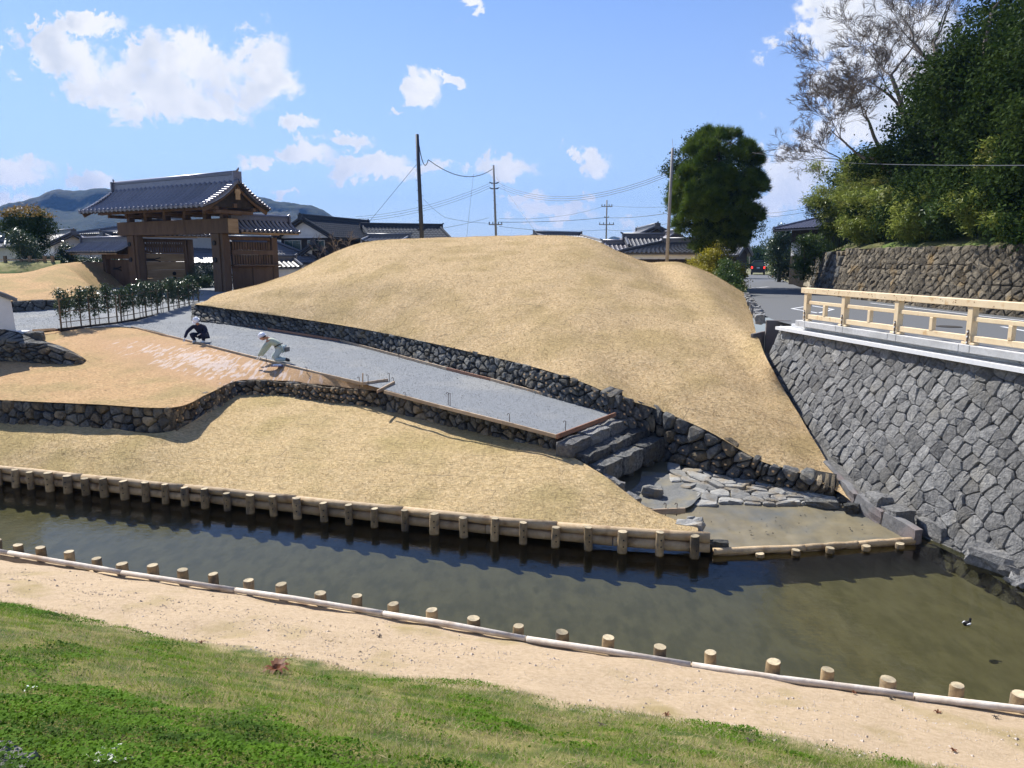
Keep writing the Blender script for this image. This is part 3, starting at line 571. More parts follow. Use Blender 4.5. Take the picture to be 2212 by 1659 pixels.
MW2B = [P(1330, 905, 1.35), P(1372, 955, .75), P(1416, 978, .40), P(1527, 1013, .35), P(1640, 1038, .30), P(1720, 1058, .26), P(1805, 1072, .22)]
MW2T = [P(1330, 853, 2.02), P(1372, 862, 1.86), P(1416, 880, 1.64), P(1527, 927, 1.38), P(1640, 991, .86), P(1720, 1015, .75), P(1805, 1055, .48)]
MW2B[0] = P(1330, 905, 1.42); MW2B[1] = P(1372, 930, 1.05)
dry_wall('stone_wall', MW2B, MW2T, 'stone wall of big rounded stones with survey marks descending to the mud flat', ['stone_dark', 'stone_warm', 'stone_mid', 'stone_mid'], sw=.42, shh=.30, marks=lambda t: True, bulge=.085, thick=.4, roundit=.2)
# ruined wall at far left, plaster storehouse on it
RWB = [P(-150, 792, 2.06), P(0, 786, 2.06), P(100, 788, 2.05), P(185, 788, 2.04)]
RWT = [P(-150, 690, 3.3), P(0, 700, 3.1), P(50, 726, 2.8), P(120, 738, 2.62), P(160, 752, 2.45), P(187, 775, 2.2)]
RWT = [Vector((p.x, RWB[0].y + (p.x - RWB[0].x)*(RWB[3].y-RWB[0].y)/(RWB[3].x-RWB[0].x) + .15, p.z)) for p in RWT]
RWT = [Vector((p.x, p.y, z)) for p, z in zip(RWT, (3.45, 3.3, 3.05, 2.88, 2.72, 2.3))]
dry_wall('stone_wall', RWB, RWT, 'ragged dark end of a stone wall stepping down below the white storehouse', dkw, sw=.42, shh=.3, bulge=.09, thick=.6)
bwb = [P(-60, 674, 2.93), P(35, 671, 2.95), P(120, 668, 2.97), P(180, 664, 3.0)]
dry_wall('stone_wall', bwb, [lift(p, .5, (0, .05)) for p in bwb], 'dark stone wall below the far left lawn, behind the hedge', dk, sw=.5, shh=.25)

# ------------------------------------------------------------------ bridge abutment wall (battered, grey)
tA = Vector((7.98, 21.9, 3.5)); dT = Vector((.19, -1, 0)).normalized(); nW = Vector((-dT.y, dT.x, 0)) * -1   # towards the stream (-x)
nW = Vector((-1, -.19, 0)).normalized(); BAT = .26
def wp(s, z, out=0): # s along top from the far end, z height
    b = (3.5 - z)*BAT
    up = Vector((-nW.x*BAT, -nW.y*BAT, 1)).normalized(); nn = dT.cross(up).normalized()
    if nn.dot(nW) < 0: nn = -nn
    return tA + dT*s + nW*b + Vector((0, 0, z-3.5)) + nn*out
def ray_wall(px, py):
    d = Vector(ray(px, py)); o = Vector((0, 0, H)); n_ = dT.cross(Vector((-nW.x*BAT, -nW.y*BAT, 1))).normalized(); t = (tA-o).dot(n_)/d.dot(n_); p = o + d*t
    return (p - tA).dot(dT), p.z, p
root = empty('abutment_wall', (8.0, 18, 0), 0, 'tall battered retaining wall of grey diamond laid stones under the wooden bridge railing', 'retaining wall')
off = Vector((8.0, 18, 0)); k_ = math.sqrt(1 + BAT*BAT)
surfW = lambda s, h, out: wp(s, 3.5 - h/k_, out) - off     # h measured down the face
edge = [ray_wall(*p)[:2] for p in ((1655, 775), (1700, 860), (1760, 930), (1850, 1040), (1980, 1150))]
def wall_bottom(s):
    if s < edge[0][0]: return edge[0][1] + (3.5-edge[0][1])*min(1, (edge[0][0]-s)/.4)*.0 
    for (s0, z0), (s1, z1) in zip(edge, edge[1:]):
        if s <= s1: return z0 + (z1-z0)*(s-s0)/(s1-s0)
    return -.35
seeds = []
for j in range(-22, 40):
    for i in range(-6, 46):
        q = i + (.5 if j % 2 else 0); x = q*.36 + j*.07 + random.gauss(0, .044); y = -q*.205 + j*.24 + random.gauss(0, .036)
        if -.4 < x < 12.8 and -.1 < y < 4.4: seeds.append((x, y))
cells = []
for c, (x, y) in zip(vor(seeds, None, .6), seeds):
    z = 3.5 - y/k_
    if z < wall_bottom(x) - .2 or x > 12.3: continue
    c = clip(c, (0, -1), (0, .0)); c = clip(c, (-1, -.25), (-.06, 0))
    if len(c) > 2: cells.append(c)
lay_stones(root, cells, surfW, ['stone_grey'], cap=300, roundit=.12, gap=.001, depth=.16, bulge=.024, rnd=.011, front=.86, tv=.16)
V = [wp(-.02, 3.5, -.07)-off, wp(13, 3.5, -.07)-off, wp(13, -.5, -.07)-off, wp(-.02, -.5, -.07)-off]; pyd('core', V, [(0, 1, 2, 3)], 'joint_grey', root)
# wall turned behind the first stones (end face to the culvert box)
V = [wp(0, 3.5, -.05)-off, wp(0, 0, -.05)-off, wp(0, 0, -2)-off, wp(0, 3.5, -2)-off]; pyd('end_face', V, [(0, 1, 2, 3)], 'stone_grey', root)
# ---- rough block
def rough(name, c, ax, dims, m, parent=None, jit=.02, sub=2, tilt=0):
    """c centre, ax unit x direction in plan, dims (l,w,h)"""
    bm = bmesh.new(); bmesh.ops.create_cube(bm, size=1)
    if sub: bmesh.ops.subdivide_edges(bm, edges=bm.edges[:], cuts=sub, use_grid_fill=True)
    a = Vector((ax[0], ax[1], tilt)).normalized(); b = Vector((-ax[1], ax[0], 0)).normalized(); u = a.cross(b)
    for v in bm.verts:
        x, y, z = v.co; k = 0
        rx = 1 - .10*(abs(y*2)**3 + abs(z*2)**3)*.5; ry = 1 - .10*(abs(x*2)**3 + abs(z*2)**3)*.5; rz = 1 - .10*(abs(x*2)**3+abs(y*2)**3)*.5
        p = a*(x*dims[0]*rx) + b*(y*dims[1]*ry) + u*(z*dims[2]*rz)
        v.co = p + Vector((random.uniform(-jit, jit), random.uniform(-jit, jit), random.uniform(-jit, jit)))
    me = bpy.data.meshes.new(name); bm.to_mesh(me); bm.free(); o = link(name, me, m, parent); o.location = Vector(c) - (parent.location if parent else Vector()); return o
# foot stones of the wall
for (px, py, z, dims) in ((1935, 1118, .28, (.55, .5, .4)), (2022, 1148, .12, (.72, .5, .42)), (2095, 1176, .1, (.95, .5, .46)), (1893, 1085, .45, (.5, .4, .34))):
    rough('foot_stone', P(px, py, z) + Vector((.05, .05, 0)), (dT.x, dT.y), dims, 'stone_grey', root, .03)
for i, (px, py, z, dims, lb) in enumerate(((2168, 1212, .12, (.95, .75, .5), 'big pale boulder at the foot of the grey wall, right end of the waterline'), (2195, 1238, .05, (.5, .4, .32), 'middle sized grey rock in front of the big pale boulder at the water'), (2225, 1235, .1, (.6, .5, .42), 'grey rock cut by the right picture edge beside the big boulder'), (2200, 1258, .02, (.3, .26, .2), 'smallest grey rock lying lowest on the right shore'))):
    tag(rough('boulder', P(px, py, z), (.6, -.8), dims, 'stone_grey', None, .06, 2), lb, 'rock', 'rocks at the foot of the bridge wall')
loft('shore_silt', [[P(1990, 1163, -.02), P(2100, 1218, -.06), P(2212, 1290, -.08), P(2330, 1380, -.08)], [P(2010, 1150, .05), P(2110, 1195, .06), P(2240, 1240, .08), P(2400, 1290, .08)]], 40, 10, 'mudgrey', .03, 3)

# kerb ledges on top
def along(s, off_, z): return tA + dT*s + nW*off_ + Vector((0, 0, z-3.5))
kr = empty('granite_kerb', (8.5, 18, 3.5), 0, 'stepped white granite kerb carrying the wooden railing above the grey wall', 'kerb')
ko = kr.location
def slab(name, s0, s1, o0, o1, z0, z1, m, par):
    V = [along(s, o_, z) - par.location for z in (z0, z1) for s, o_ in ((s0, o0), (s1, o0), (s1, o1), (s0, o1))]
    o = pyd(name, V, [(0,3,2,1),(4,5,6,7),(0,1,5,4),(1,2,6,5),(2,3,7,6),(3,0,4,7)], m, par); bm = bmesh.new(); bm.from_mesh(o.data); bmesh.ops.recalc_face_normals(bm, faces=bm.faces); bm.to_mesh(o.data); bm.free(); return o
slab('ledge', .0, 13, .20, -.9, 3.50, 3.59, 'granite_white', kr)
s = .35
while s < 12.5:
    bevel(slab('course_stone', s, s+1.95, -.10, -.9, 3.593, 3.70, 'granite', kr), .008); s += 1.958
POST_S = []
railpts = [P(1731, 693, 3.86), P(1827, 704.5, 3.86), P(1946, 721, 3.86), P(2096, 744, 3.86)]
for p in railpts: POST_S.append((p - tA).dot(dT))
offp = [(p - tA).dot(nW) for p in railpts]; OP = sum(offp)/4
print('rail s', POST_S, offp)
# kerb blocks: long ones between short ones under each post
sp_ = (POST_S[-1]-POST_S[0])/3; s0 = POST_S[0]
PS = [POST_S[0], POST_S[1], POST_S[2], POST_S[3], POST_S[3]+sp_, POST_S[3]+2*sp_]
for i, s in enumerate(PS):
    bevel(slab('kerb_block', s-.14, s+.14, OP+.14, OP-.16, 3.703, 3.86, 'granite', kr), .008)
    if i < len(PS)-1: bevel(slab('kerb_block', s+.146, PS[i+1]-.146, OP+.14, OP-.16, 3.703, 3.855, 'granite', kr), .008)
bevel(slab('kerb_block', PS[0]-.32, PS[0]-.146, OP+.14, OP-.16, 3.703, 3.855, 'granite', kr), .008)
# railing
rg = empty('wooden_railing', along(PS[0], OP, 3.86), 0, 'new pale timber bridge railing with square posts and three rails', 'railing')
def rb_(name, s0, s1, z0, z1, w, m='newwood', o_=0): return bevel(slab(name, s0, s1, OP+o_+w/2, OP+o_-w/2, z0, z1, m, rg), .008)
for i, s in enumerate(PS):
    rb_('post', s-.07, s+.07, 3.90, 4.62, .15)
    if i: 
        fo = rb_('foot_block', s-.17, s+.17, 3.862, 3.905, .14)
    else: rb_('foot_block', s-.07, s+.17, 3.862, 3.905, .14)
    st = slab('steel_strap', s-.022, s+.022, OP+.083, OP+.077, 3.86, 4.16, 'steel', rg)
    for z in (4.02, 4.12, 3.9):
        bo = MB(); c = along(s, OP+.083, z) - rg.location; bo.disc_prism(c, nW, .018, .02, 8); bo.build('bolt', 'granite_white', rg)
    if i < len(PS)-1:
        e = PS[i+1]; mid = (s+e)/2
        rb_('mid_rail', s+.072, e-.072, 4.33, 4.42, .075); rb_('lower_rail', s+.072, e-.072, 3.925, 4.045, .085)
        rb_('short_post', mid-.05, mid+.05, 4.047, 4.328, .10)
tr_ = rb_('top_rail', PS[0]-.2, PS[2]+.5, 4.622, 4.77, .20); rb_('top_rail', PS[2]+.503, PS[-1]+.4, 4.622, 4.77, .20)
for k in range(46):
    s = PS[0] + random.uniform(-.1, 6.5); c = along(s, OP+.1015, random.uniform(4.64, 4.75)) - rg.location
    b = MB().disc_prism(c, nW, random.uniform(.006, .013), .003, 6); b.build('knot', 'knot', rg)

# culvert box at the head of the wall
cb_ = empty('culvert_box', (7.9, 22.4, 2.6), 0, 'dark concrete drain box between the mound edge and the bridge wall', 'drain')
def cslab(p0, p1, z0, z1, w):
    b = MB(); a = Vector(p0)-Vector((7.9, 22.4)); c = Vector(p1)-Vector((7.9, 22.4)); mz = (z0+z1)/2-2.6
    b.bar((a.x, a.y, mz), (c.x, c.y, mz), w, z1-z0); return bevel(b.build('side_slab', 'concrete', cb_), .01)
q0 = P(1623, 742, 2.95); q1 = P(1655, 692, 3.6); q2 = P(1675, 697, 3.55)
cslab((q0.x, q0.y), (q1.x-.05, q1.y), 2.5, 3.25, .08); cslab((q1.x-.05, q1.y-.15), (q1.x+.7, q1.y-.25), 2.4, 3.62, .14); cslab((q1.x+.25, q1.y-.6), (q1.x+.85, q1.y-.7), 3.1, 3.5, .12)
# gutter kerbs along the foot
gk = empty('gutter_kerb', P(1767, 987, .8), 0, 'line of old kerb stones running down the gutter between mound and grey wall', 'kerb')
gp = [(1624, 744, 2.9), (1648, 786, 2.45), (1672, 822, 2.1), (1700, 872, 1.64), (1733, 930, 1.2), (1757, 972, .92), (1772, 995, .8)]
W_ = [P(*p) for p in gp]
for a, b in zip(W_, W_[1:]):
    d = (b-a); n_ = max(1, round(d.length/.55))
    for k in range(n_):
        c = a + d*((k+.5)/n_); rough('kerb_stone', c + Vector((.03, 0, -.1)), (d.x, d.y), (d.length/n_*1.02, .10, .24), 'concrete', gk, .012, 1, tilt=d.z/Vector((d.x, d.y)).length)
gp = [(1772, 1003, .74), (1812, 1046, .50), (1846, 1076, .40), (1905, 1117, .27), (1980, 1158, .20)]
W2 = [P(*p) for p in gp]
for a, b in zip(W2, W2[1:]):
    d = b-a; rough('kerb_stone', a.lerp(b, .5) + Vector((.07, .03, -.08)), (d.x, d.y), (d.length*.99, .17, .42), 'concrete', gk, .02, 2, tilt=d.z/Vector((d.x, d.y)).length)
loft('gutter_bed', [[p + Vector((0, 0, -.22)) for p in W_ + W2[1:]], [p + Vector((.75, .1, -.3)) for p in W_ + W2[1:]]], 40, 4, 'stone_grey', 0, same=True)

# ------------------------------------------------------------------ steps
stp = empty('stone_steps', P(1330, 950, .9), 0, 'rough dark stone steps from the gravel path down to the mud flat', 'steps')
stp.location = (3, 18.3, 0)
lv = [(1.40, (1200, 958), (1345, 898)), (1.12, (1243, 985), (1383, 922)), (.84, (1282, 1012), (1420, 948))]
for i, (z, a, b) in enumerate(lv):
    a = P(*a, z); b = P(*b, z)
    if i == 0: a = P(1215, 957, z)
    if i == 1: a = P(1250, 983, z)
    d = b - a; nn = Vector((d.y, -d.x, 0)).normalized(); n_ = 3 if i else 3; cuts = [0, .3, .62, 1] if i != 1 else [0, .36, .7, 1]
    for c0, c1 in zip(cuts, cuts[1:]):
        ln = d.length*(c1-c0); c = a + d*(c0+c1)/2 + nn*.02 - Vector((0, 0, .17))
        rough('step_stone', c, (d.x, d.y), (ln*.985, .46, .36 if i < 2 else .50), 'stone_dark' if (i + int(c0*10)) % 3 else 'stone_grey', stp, .025, 3)
# rubble under lowest step
for k in range(26):
    t_ = random.random(); a = P(1320, 1035, .25); b = P(1445, 975, .35); c = a.lerp(b, t_) + Vector((random.uniform(-.1, .15), random.uniform(-.2, .1), random.uniform(-.05, .12)))
    rough('rubble_stone', c, (random.random(), random.random()+.1), (random.uniform(.1, .26), random.uniform(.1, .2), random.uniform(.07, .16)), 'stone_dark', stp, .02, 1)
cs = [(1247, 992, .95, (.62, .16, .34), .62, 'tilted smooth grey slab edging the lawn side of the steps'), (1212, 968, 1.02, (.36, .3, .26), .1, 'tan corner stone beside the top step'), (1282, 1014, .80, (.45, .14, .14), .2, 'flat grey edging stone below the tilted slab'), (1328, 1045, .58, (.5, .2, .2), .1, 'grey edging stone where the lawn meets the mud flat'), (1308, 1033, .65, (.3, .18, .14), .1, 'small edging stone between two larger ones along the lawn edge'), (1365, 1078, .42, (.42, .18, .2), .2, 'lichened edging stone at the lawn corner above the plank')]
for px, py, z, dm, tl, lb in cs:
    tag(rough('edging_stone', P(px, py, z), (.62, -.78), dm, 'stone_warm' if 'tan' in lb else 'stone_grey', None, .02, 2, tilt=-tl*.8), lb, 'stone', 'edging stones beside the steps')
# paving of flat stones
pv = empty('stone_paving', (5, 17, .2), 0, 'irregular grey flagstone paving sloping into the mud flat', 'paving')
def psurf(s, h, out):
    a = P(1435, 1000, .30).lerp(P(1800, 1070, .27), s); b = P(1500, 1100, .16).lerp(P(1810, 1098, .16), s)
    if s < .5: b = P(1450, 1095, .16).lerp(P(1655, 1095, .16), s*2)
    else: b = P(1655, 1095, .16).lerp(P(1825, 1092, .16), (s-.5)*2)
    return a.lerp(b, h) + Vector((0, 0, out)) - pv.location
Lp = 3.6; Wp = 2.2
seeds = [((i+.5+random.uniform(-.4, .4))*.44 + (j % 2)*.2, (j+.5+random.uniform(-.36, .36))*.33) for i in range(9) for j in range(7)]
cells = vor(seeds, None, .6); cc = []
for c, (x, y) in zip(cells, seeds):
    for nn_, pt in (((0, -1), (0, 0)), ((1, 0), (3.7, 0)), ((-1, 0), (.05, 0)), ((0, 1), (0, 2.25 + random.uniform(-.2, .1)))): c = clip(c, nn_, pt) if len(c) > 2 else c
    if len(c) > 2 and not (x < .3 and y > 1.5): cc.append(c)
lay_stones(pv, cc, lambda x, y, o_: psurf(x/3.75, y/2.3, o_), ['flag'], name='flagstone', roundit=.12, gap=.012, depth=.08, bulge=.018, rnd=.01, front=.9)
for (px, py, z, dm, lb) in ((1410, 1062, .3, (.45, .3, .22), 'lichened white stone standing in the grit beside the paving'), (1775, 1087, .2, (.75, .3, .13), 'long dark slab lying at the water edge of the paving'), (1838, 1098, .22, (.28, .25, .2), 'dark broken stone beside the last kerb of the gutter'), (1822, 1078, .25, (.3, .2, .14), 'small flat stone at the foot of the wall end'), (1545, 1178, .12, (.5, .22, .2), 'dark rock plugging the gap after the last log post'), (1490, 1137, .38, (.55, .35, .2), 'pale rock on the tip of the lawn behind the logs'), (1500,1130,.4,(.3,.25,.16), 'small pale rock leaning on the pale rock at the lawn tip')):
    tag(rough('loose_stone', P(px, py, z), (.9, -.3), dm, 'flag' if 'pale' in lb or 'white' in lb else 'stone_dark', None, .035, 2), lb, 'stone', 'loose stones round the mud flat')
# bits lying on the mud
mb = MB()
for k in range(60):
    px = random.uniform(1480, 1900); py = random.uniform(1105, 1165); c = P(px, py, .12); s_ = random.uniform(.012, .035)
    mb.add([c + Vector((random.uniform(-s_, s_), random.uniform(-s_, s_), z_)) for z_ in (0, 0, .0, s_*.7)], [(0, 1, 2), (0, 1, 3), (1, 2, 3), (2, 0, 3)])
tag(mb.build('pebbles', 'stone_dark'), 'scattered dark pebbles and debris on the wet mud', 'pebbles', kind='stuff')

# ------------------------------------------------------------------ log revetments
def post(parent, p, r, top, bot, m='post', dents=True):
    base = parent.location; p = Vector((p[0], p[1], 0)); lean = Vector((random.uniform(-.04, .04), random.uniform(-.03, .03), 0))
    b = MB(); zs = [bot, bot*.5+top*.5, top-.015, top]; b.tube([p + lean*(z-bot) + Vector((0, 0, z)) - base for z in zs], [r*1.02, r, r*random.uniform(.95, 1.02), r*.93], 12, False)
    o = b.build('post', 'post', parent, True)
    b = MB(); c = p + lean*(top-bot) + Vector((0, 0, top)) - base; n = 12; a0 = 0
    ring = [c + Vector((math.sin(2*math.pi*j/n)*r*.935, math.cos(2*math.pi*j/n)*r*.935, .0)) for j in range(n)]; tl = random.uniform(-.12, .12)
    ring = [q + Vector((0, 0, (q.x-c.x)*tl + .002)) for q in ring]; b.add(ring + [q - Vector((0, 0, .012)) for q in ring], [tuple(range(n))[::-1], tuple(range(n, 2*n))] + [(j, (j+1) % n, n+(j+1) % n, n+j) for j in range(n)])
    b.build('cut_end', 'post_end', o)
    # two bolt holes facing the stream
    if dents:
        for zz_ in (top-.14, top-.27):
            MB().disc_prism(p + Vector((.01, -r*.98, zz_)) - base, (0, -1, 0), .016, .006, 7).build('bolt_hole', 'black_iron', o)
    return o
def logrun(parent, pts, r, z, joints, m='log', fwd=0, name='log'):
    pts = resample(pts, 60); base = parent.location
    for a, b in zip(joints, joints[1:]):
        i0 = int(a*59); i1 = int(b*59); seg = pts[i0:i1+1:3]
        if pts[i1] != seg[-1]: seg.append(pts[i1])
        d = (seg[-1]-seg[0]).normalized(); P_ = [Vector((p.x, p.y+fwd, z)) - base + Vector((0, 0, random.uniform(-.008, .008))) for p in seg]
        P_[0] += d*.01; P_[-1] -= d*.01
        rd = [r*random.uniform(.88, 1.08) for _ in P_]; MB().tube(P_, rd, 12).build(name, m, parent, False).data.shade_smooth()
fr = empty('log_revetment', farlog[1], 0, 'far bank revetment of stacked peeled logs held by round posts in the stream', 'revetment')
jt = [0, .16, .33, .47, .60, .725, .87, 1]
logrun(fr, [lift(p, 0, (0, .0)) for p in farlog], .10, .345, jt)
logrun(fr, farlog, .098, .15, [0, .12, .30, .50, .64, .80, .93, 1], fwd=-.015)
fl = resample(farlog, 400)
def at_px(line, px): return min(line, key=lambda p: abs(CX + F*p.x/(p.y*math.cos(PT) - (p.z-H)*math.sin(PT)) - px))
for px in (-110, -72, -33, 4.6, 40.5, 73.3, 113, 153, 192, 233, 274, 320, 361, 403, 447.5, 496.5, 544, 596, 648, 701, 757, 813, 877, 940, 1002, 1067, 1131, 1200, 1270, 1344, 1420, 1499):
    p = at_px(fl, px); post(fr, (p.x, p.y-.185), .088*random.uniform(.88, 1.16), .425 + random.uniform(-.03, .035), -.02)
nlp = [(0, 1183), (186, 1215), (276, 1231), (451, 1257), (592, 1278), (702, 1297), (853, 1320), (1106, 1365), (1253, 1388), (1599, 1443), (1805, 1470), (2005, 1498), (2212, 1523)]
ZN = .36; nl = [P(-320, 1135, ZN), P(-160, 1160, ZN)] + [P(a, b+3, ZN) for a, b in nlp] + [P(2450, 1555, ZN), P(2700, 1588, ZN)]
nr = empty('log_revetment', nl[8], 0, 'near bank revetment with a bleached edging log and round posts standing in the water', 'revetment')
logrun(nr, nl, .044, ZN-.045, [0, .11, .2, .31, .42, .53, .64, .745, .86, 1], 'pale_log', name='edging_log')
logrun(nr, nl, .09, ZN-.20, [0, .15, .28, .4, .55, .7, .85, 1], 'log', fwd=.02); logrun(nr, nl, .09, ZN-.38, [0, .2, .4, .6, .8, 1], 'log', fwd=.03)
nn2 = resample(nl, 500)
for px in (-75, -28, 21, 74, 134, 194, 248, 318, 379, 448, 522, 597, 679, 756, 835, 924, 1014, 1108, 1209, 1310, 1423, 1537, 1664, 1790, 1924, 2072, 2208, 2350):
    p = at_px(nn2, px); post(nr, (p.x+.05, p.y+.15), .09*random.uniform(.88, 1.1), ZN + .07 + random.uniform(-.04, .04), -.03, dents=False)
wl = [P(1540, 1188, .1), P(1600, 1184, .12), P(1700, 1180, .12), P(1800, 1173, .12), P(1900, 1167, .12), P(1975, 1162, .12)]
wr = empty('log_weir', wl[1], 0, 'low log edge with short stubs holding the mud flat', 'revetment')
logrun(wr, wl, .068, .07, [0, .45, .72, 1]); logrun(wr, wl, .07, -.06, [0, .4, 1])
wl2 = resample(wl, 200)
for px in (1638, 1714, 1787, 1863, 1935): p = at_px(wl2, px); post(wr, (p.x, p.y-.14), .085, .07+random.uniform(-.02, .03), -.03, dents=False)

# ------------------------------------------------------------------ path edging boards and pins
def board(pts, label, m='board', w=.035, h=.10, dz=.03, group='timber edging boards of the gravel path'):
    for a, b in pts:
        pass
BG = 'timber edging boards of the gravel path'
def bd(a, b, label, m='board', h=.09, w=.04):
    c = (a+b)/2; o = MB().bar(a-c, b-c, w, h).build('edging_board', m); o.location = c; bevel(o, .004); tag(o, label, 'board', BG); return o
fe = [(284, 707, 2.70), (355, 724, 2.57), (430, 742, 2.43), (520, 765, 2.30), (605, 786, 2.18), (693, 808, 2.08), (783, 829, 2.0)]
lb = ['edging board from the hedge foot along the top of the chalk streaked slope', 'edging board between the hedge foot and the man in navy', 'edging board just right of the man in navy', 'edging board leading to the kneeling man in pale green', 'edging board just right of the kneeling man', 'edging board ending at the small notch in the path']
for i in range(6): bd(P(*fe[i]), P(*fe[i+1]), lb[i])
be = [(432, 690, 2.80), (560, 709, 2.57), (735, 737, 2.31), (870, 773, 2.07), (965, 798, 1.94), (1060, 822, 1.80), (1200, 861, 1.63), (1332, 893, 1.50)]
lb = ['dark edging board at the left end of the long wall, behind the man in navy', 'edging board along the wall foot before the path bends', 'edging board along the wall foot just after the bend', 'short edging board mid way along the long wall', 'reddish edging board mid way along the long wall', 'edging board along the wall foot towards the steps', 'last edging board along the wall, meeting the steps']
for i in range(7): bd(P(*be[i]) + Vector((0, .0, .03)), P(*be[i+1]) + Vector((0, .0, .03)), lb[i], 'board_red' if i in (0, 4, 1) else 'board')
fe2 = [(830, 846, 1.93), (950, 878, 1.80), (1085, 912, 1.65), (1203, 943, 1.52)]
lb = ['edging board right of the notch above the stream side wall', 'edging board in the middle above the stream side wall', 'edging board reaching the top step on the stream side']
for i in range(3): bd(P(*fe2[i]), P(*fe2[i+1]), lb[i])
bd(P(1203, 943, 1.53), P(1332, 894, 1.53), 'reddish board across the end of the path at the top step', 'board_red', .11)
bd(P(783, 829, 2.0), P(838, 821, 2.0), 'short board on the far side of the notch'); bd(P(852, 826, 1.98), P(815, 846, 1.94), 'short board on the right side of the notch')
bd(P(1403, 1106, .3), P(1480, 1103, .3), 'grey plank pinned across the grit beside the paving', 'board', .12)
bd(P(118, 713, 2.68), P(162, 707, 2.70), 'rusty board end left of the hedge foot', 'board_red'); bd(P(70, 714, 2.72), P(120, 711, 2.72), 'board behind the ragged wall end at the left', 'board')
hs = MB()
def pin(px, py, z, h, label, lean=.1):
    c = P(px, py, z); b = MB(); b.tube([(0, 0, -.15), (lean*h*.3, 0, h*.8), (lean*h*.5, 0, h), (-.03, .0, h+.02), (-.045, 0, h-.02)], .009, 6); o = b.build('steel_pin', 'steel'); o.location = c; tag(o, label, 'steel pin', 'bent steel pins holding the edging boards')
for a in ((575, 780, 2.24, .16, 'bent steel pin left of the kneeling man'), (663, 802, 2.12, .12, 'short bent pin right of the kneeling man'), (776, 827, 2.0, .16, 'thin pin at the board joint left of the notch'), (795, 830, 2.0, .26, 'tall pin inside the notch corner'), (841, 823, 1.98, .22, 'left pin at the far corner of the notch'), (850, 826, 1.97, .13, 'right pin at the far corner of the notch'), (968, 872, 1.82, .28, 'left one of a pair of tall pins on the stream side board'), (972, 873, 1.82, .28, 'right one of a pair of tall pins on the stream side board'), (875, 856, 1.9, .1, 'short pin right of the notch on the stream side board'), (1100, 912, 1.66, .2, 'bent pin half way to the steps on the stream side board'), (1221, 933, 1.55, .25, 'tall pin by the board across the path end'), (1318, 895, 1.52, .16, 'pin where the end board meets the long wall'), (1272, 880, 1.57, .14, 'pin on the wall side board near the steps'), (862, 773, 2.1, .1, 'small pin on the wall side board after the bend'), (1438, 1100, .32, .12, 'left pin on the plank beside the paving'), (1462, 1100, .32, .12, 'right pin on the plank beside the paving')): pin(*a)
o = MB().bar((0, 0, -.1), (0.02, 0, .3), .04, .03).build('wooden_stake', 'board'); o.location = P(783, 828, 2.0); tag(o, 'small square wooden stake at the notch in the path boards', 'stake')

# ------------------------------------------------------------------ foliage tools
def rnd_dirs(n): v = rng.normal(size=(n, 3)); return v / np.linalg.norm(v, axis=1)[:, None]
def leaf_quads(C, Nrm, size, asp=.5):
    n = len(C); t = np.cross(Nrm, rng.normal(size=(n, 3))); t /= np.linalg.norm(t, axis=1)[:, None] + 1e-9; b = np.cross(Nrm, t)
    s = size * rng.uniform(.6, 1.3, (n, 1)); fold = Nrm * s * .15
    return np.stack([C - t*s, C + b*s*asp + fold, C + t*s, C - b*s*asp + fold], axis=1).reshape(-1, 3)
def crown(parent, blobs, nleaf, size, m, clump=.28, per=26, asp=.5, name='crown', up=.3, shell=.35, floor=None):
    """blobs (x,y,z,rx,ry,rz) local; leaves grouped in clumps through the outer volume"""
    B = np.array(blobs, float); w = B[:, 3]*B[:, 4] + B[:, 3]*B[:, 5]; w /= w.sum(); nc = max(4, nleaf//per)
    idx = rng.choice(len(B), nc, p=w); d = rnd_dirs(nc); r = 1 - rng.random(nc)**1.6*shell; r += rng.normal(0, .06, nc)
    cc = B[idx, :3] + d*B[idx, 3:]*r[:, None]
    ci = np.repeat(np.arange(nc), per); cs_ = clump*rng.uniform(.5, 1.4, nc)
    C = cc[ci] + rng.normal(size=(len(ci), 3))*cs_[ci][:, None]*np.array([1, 1, .7])
    Nn = d[ci]*.5 + rng.normal(size=(len(ci), 3))*.7 + np.array([0, 0, up]); Nn /= np.linalg.norm(Nn, axis=1)[:, None]
    if floor is not None: k = C[:, 2] > floor; C = C[k]; Nn = Nn[k]
    return npmesh(name, leaf_quads(C, Nn, size, asp), 4, m, parent)
def branch(b, p, d, L_, r, depth, spread=.5, up=.15, segs=3, out=None, minr=.006):
    p = Vector(p); d = Vector(d).normalized(); pts = [p]; rad = [r]
    for i in range(segs):
        d = (d + Vector((random.gauss(0, .16), random.gauss(0, .16), random.gauss(0, .1) + up*.3))).normalized(); p = p + d*L_/segs; pts.append(p); rad.append(max(minr, r*(1 - .45*(i+1)/segs)))
    b.tube(pts, rad, 6 if r > .05 else 3, False)
    if out is not None: out.append(p)
    if depth <= 0:
        for k in range(4):
            a = Vector((random.gauss(0, 1), random.gauss(0, 1), random.gauss(0, .6))).normalized(); q0 = pts[random.randint(1, segs)]; nd = (d + a*.7).normalized()
            b.tube([q0, q0 + nd*L_*random.uniform(.5, 1.1)], [.007, .003], 3, False)
        return
    for k in range(random.choice((2, 3, 3) if depth > 1 else (2, 3, 4))):
        a = Vector((random.gauss(0, 1), random.gauss(0, 1), random.gauss(0, .6))).normalized(); nd = (d + a*spread*random.uniform(.7, 1.5) + Vector((0, 0, up))).normalized()
        i = random.randint(1, segs) if k else segs
        branch(b, pts[i], nd, L_*random.uniform(.6, .85), rad[i]*random.uniform(.55, .75), depth-1, spread, up, segs, out, minr)
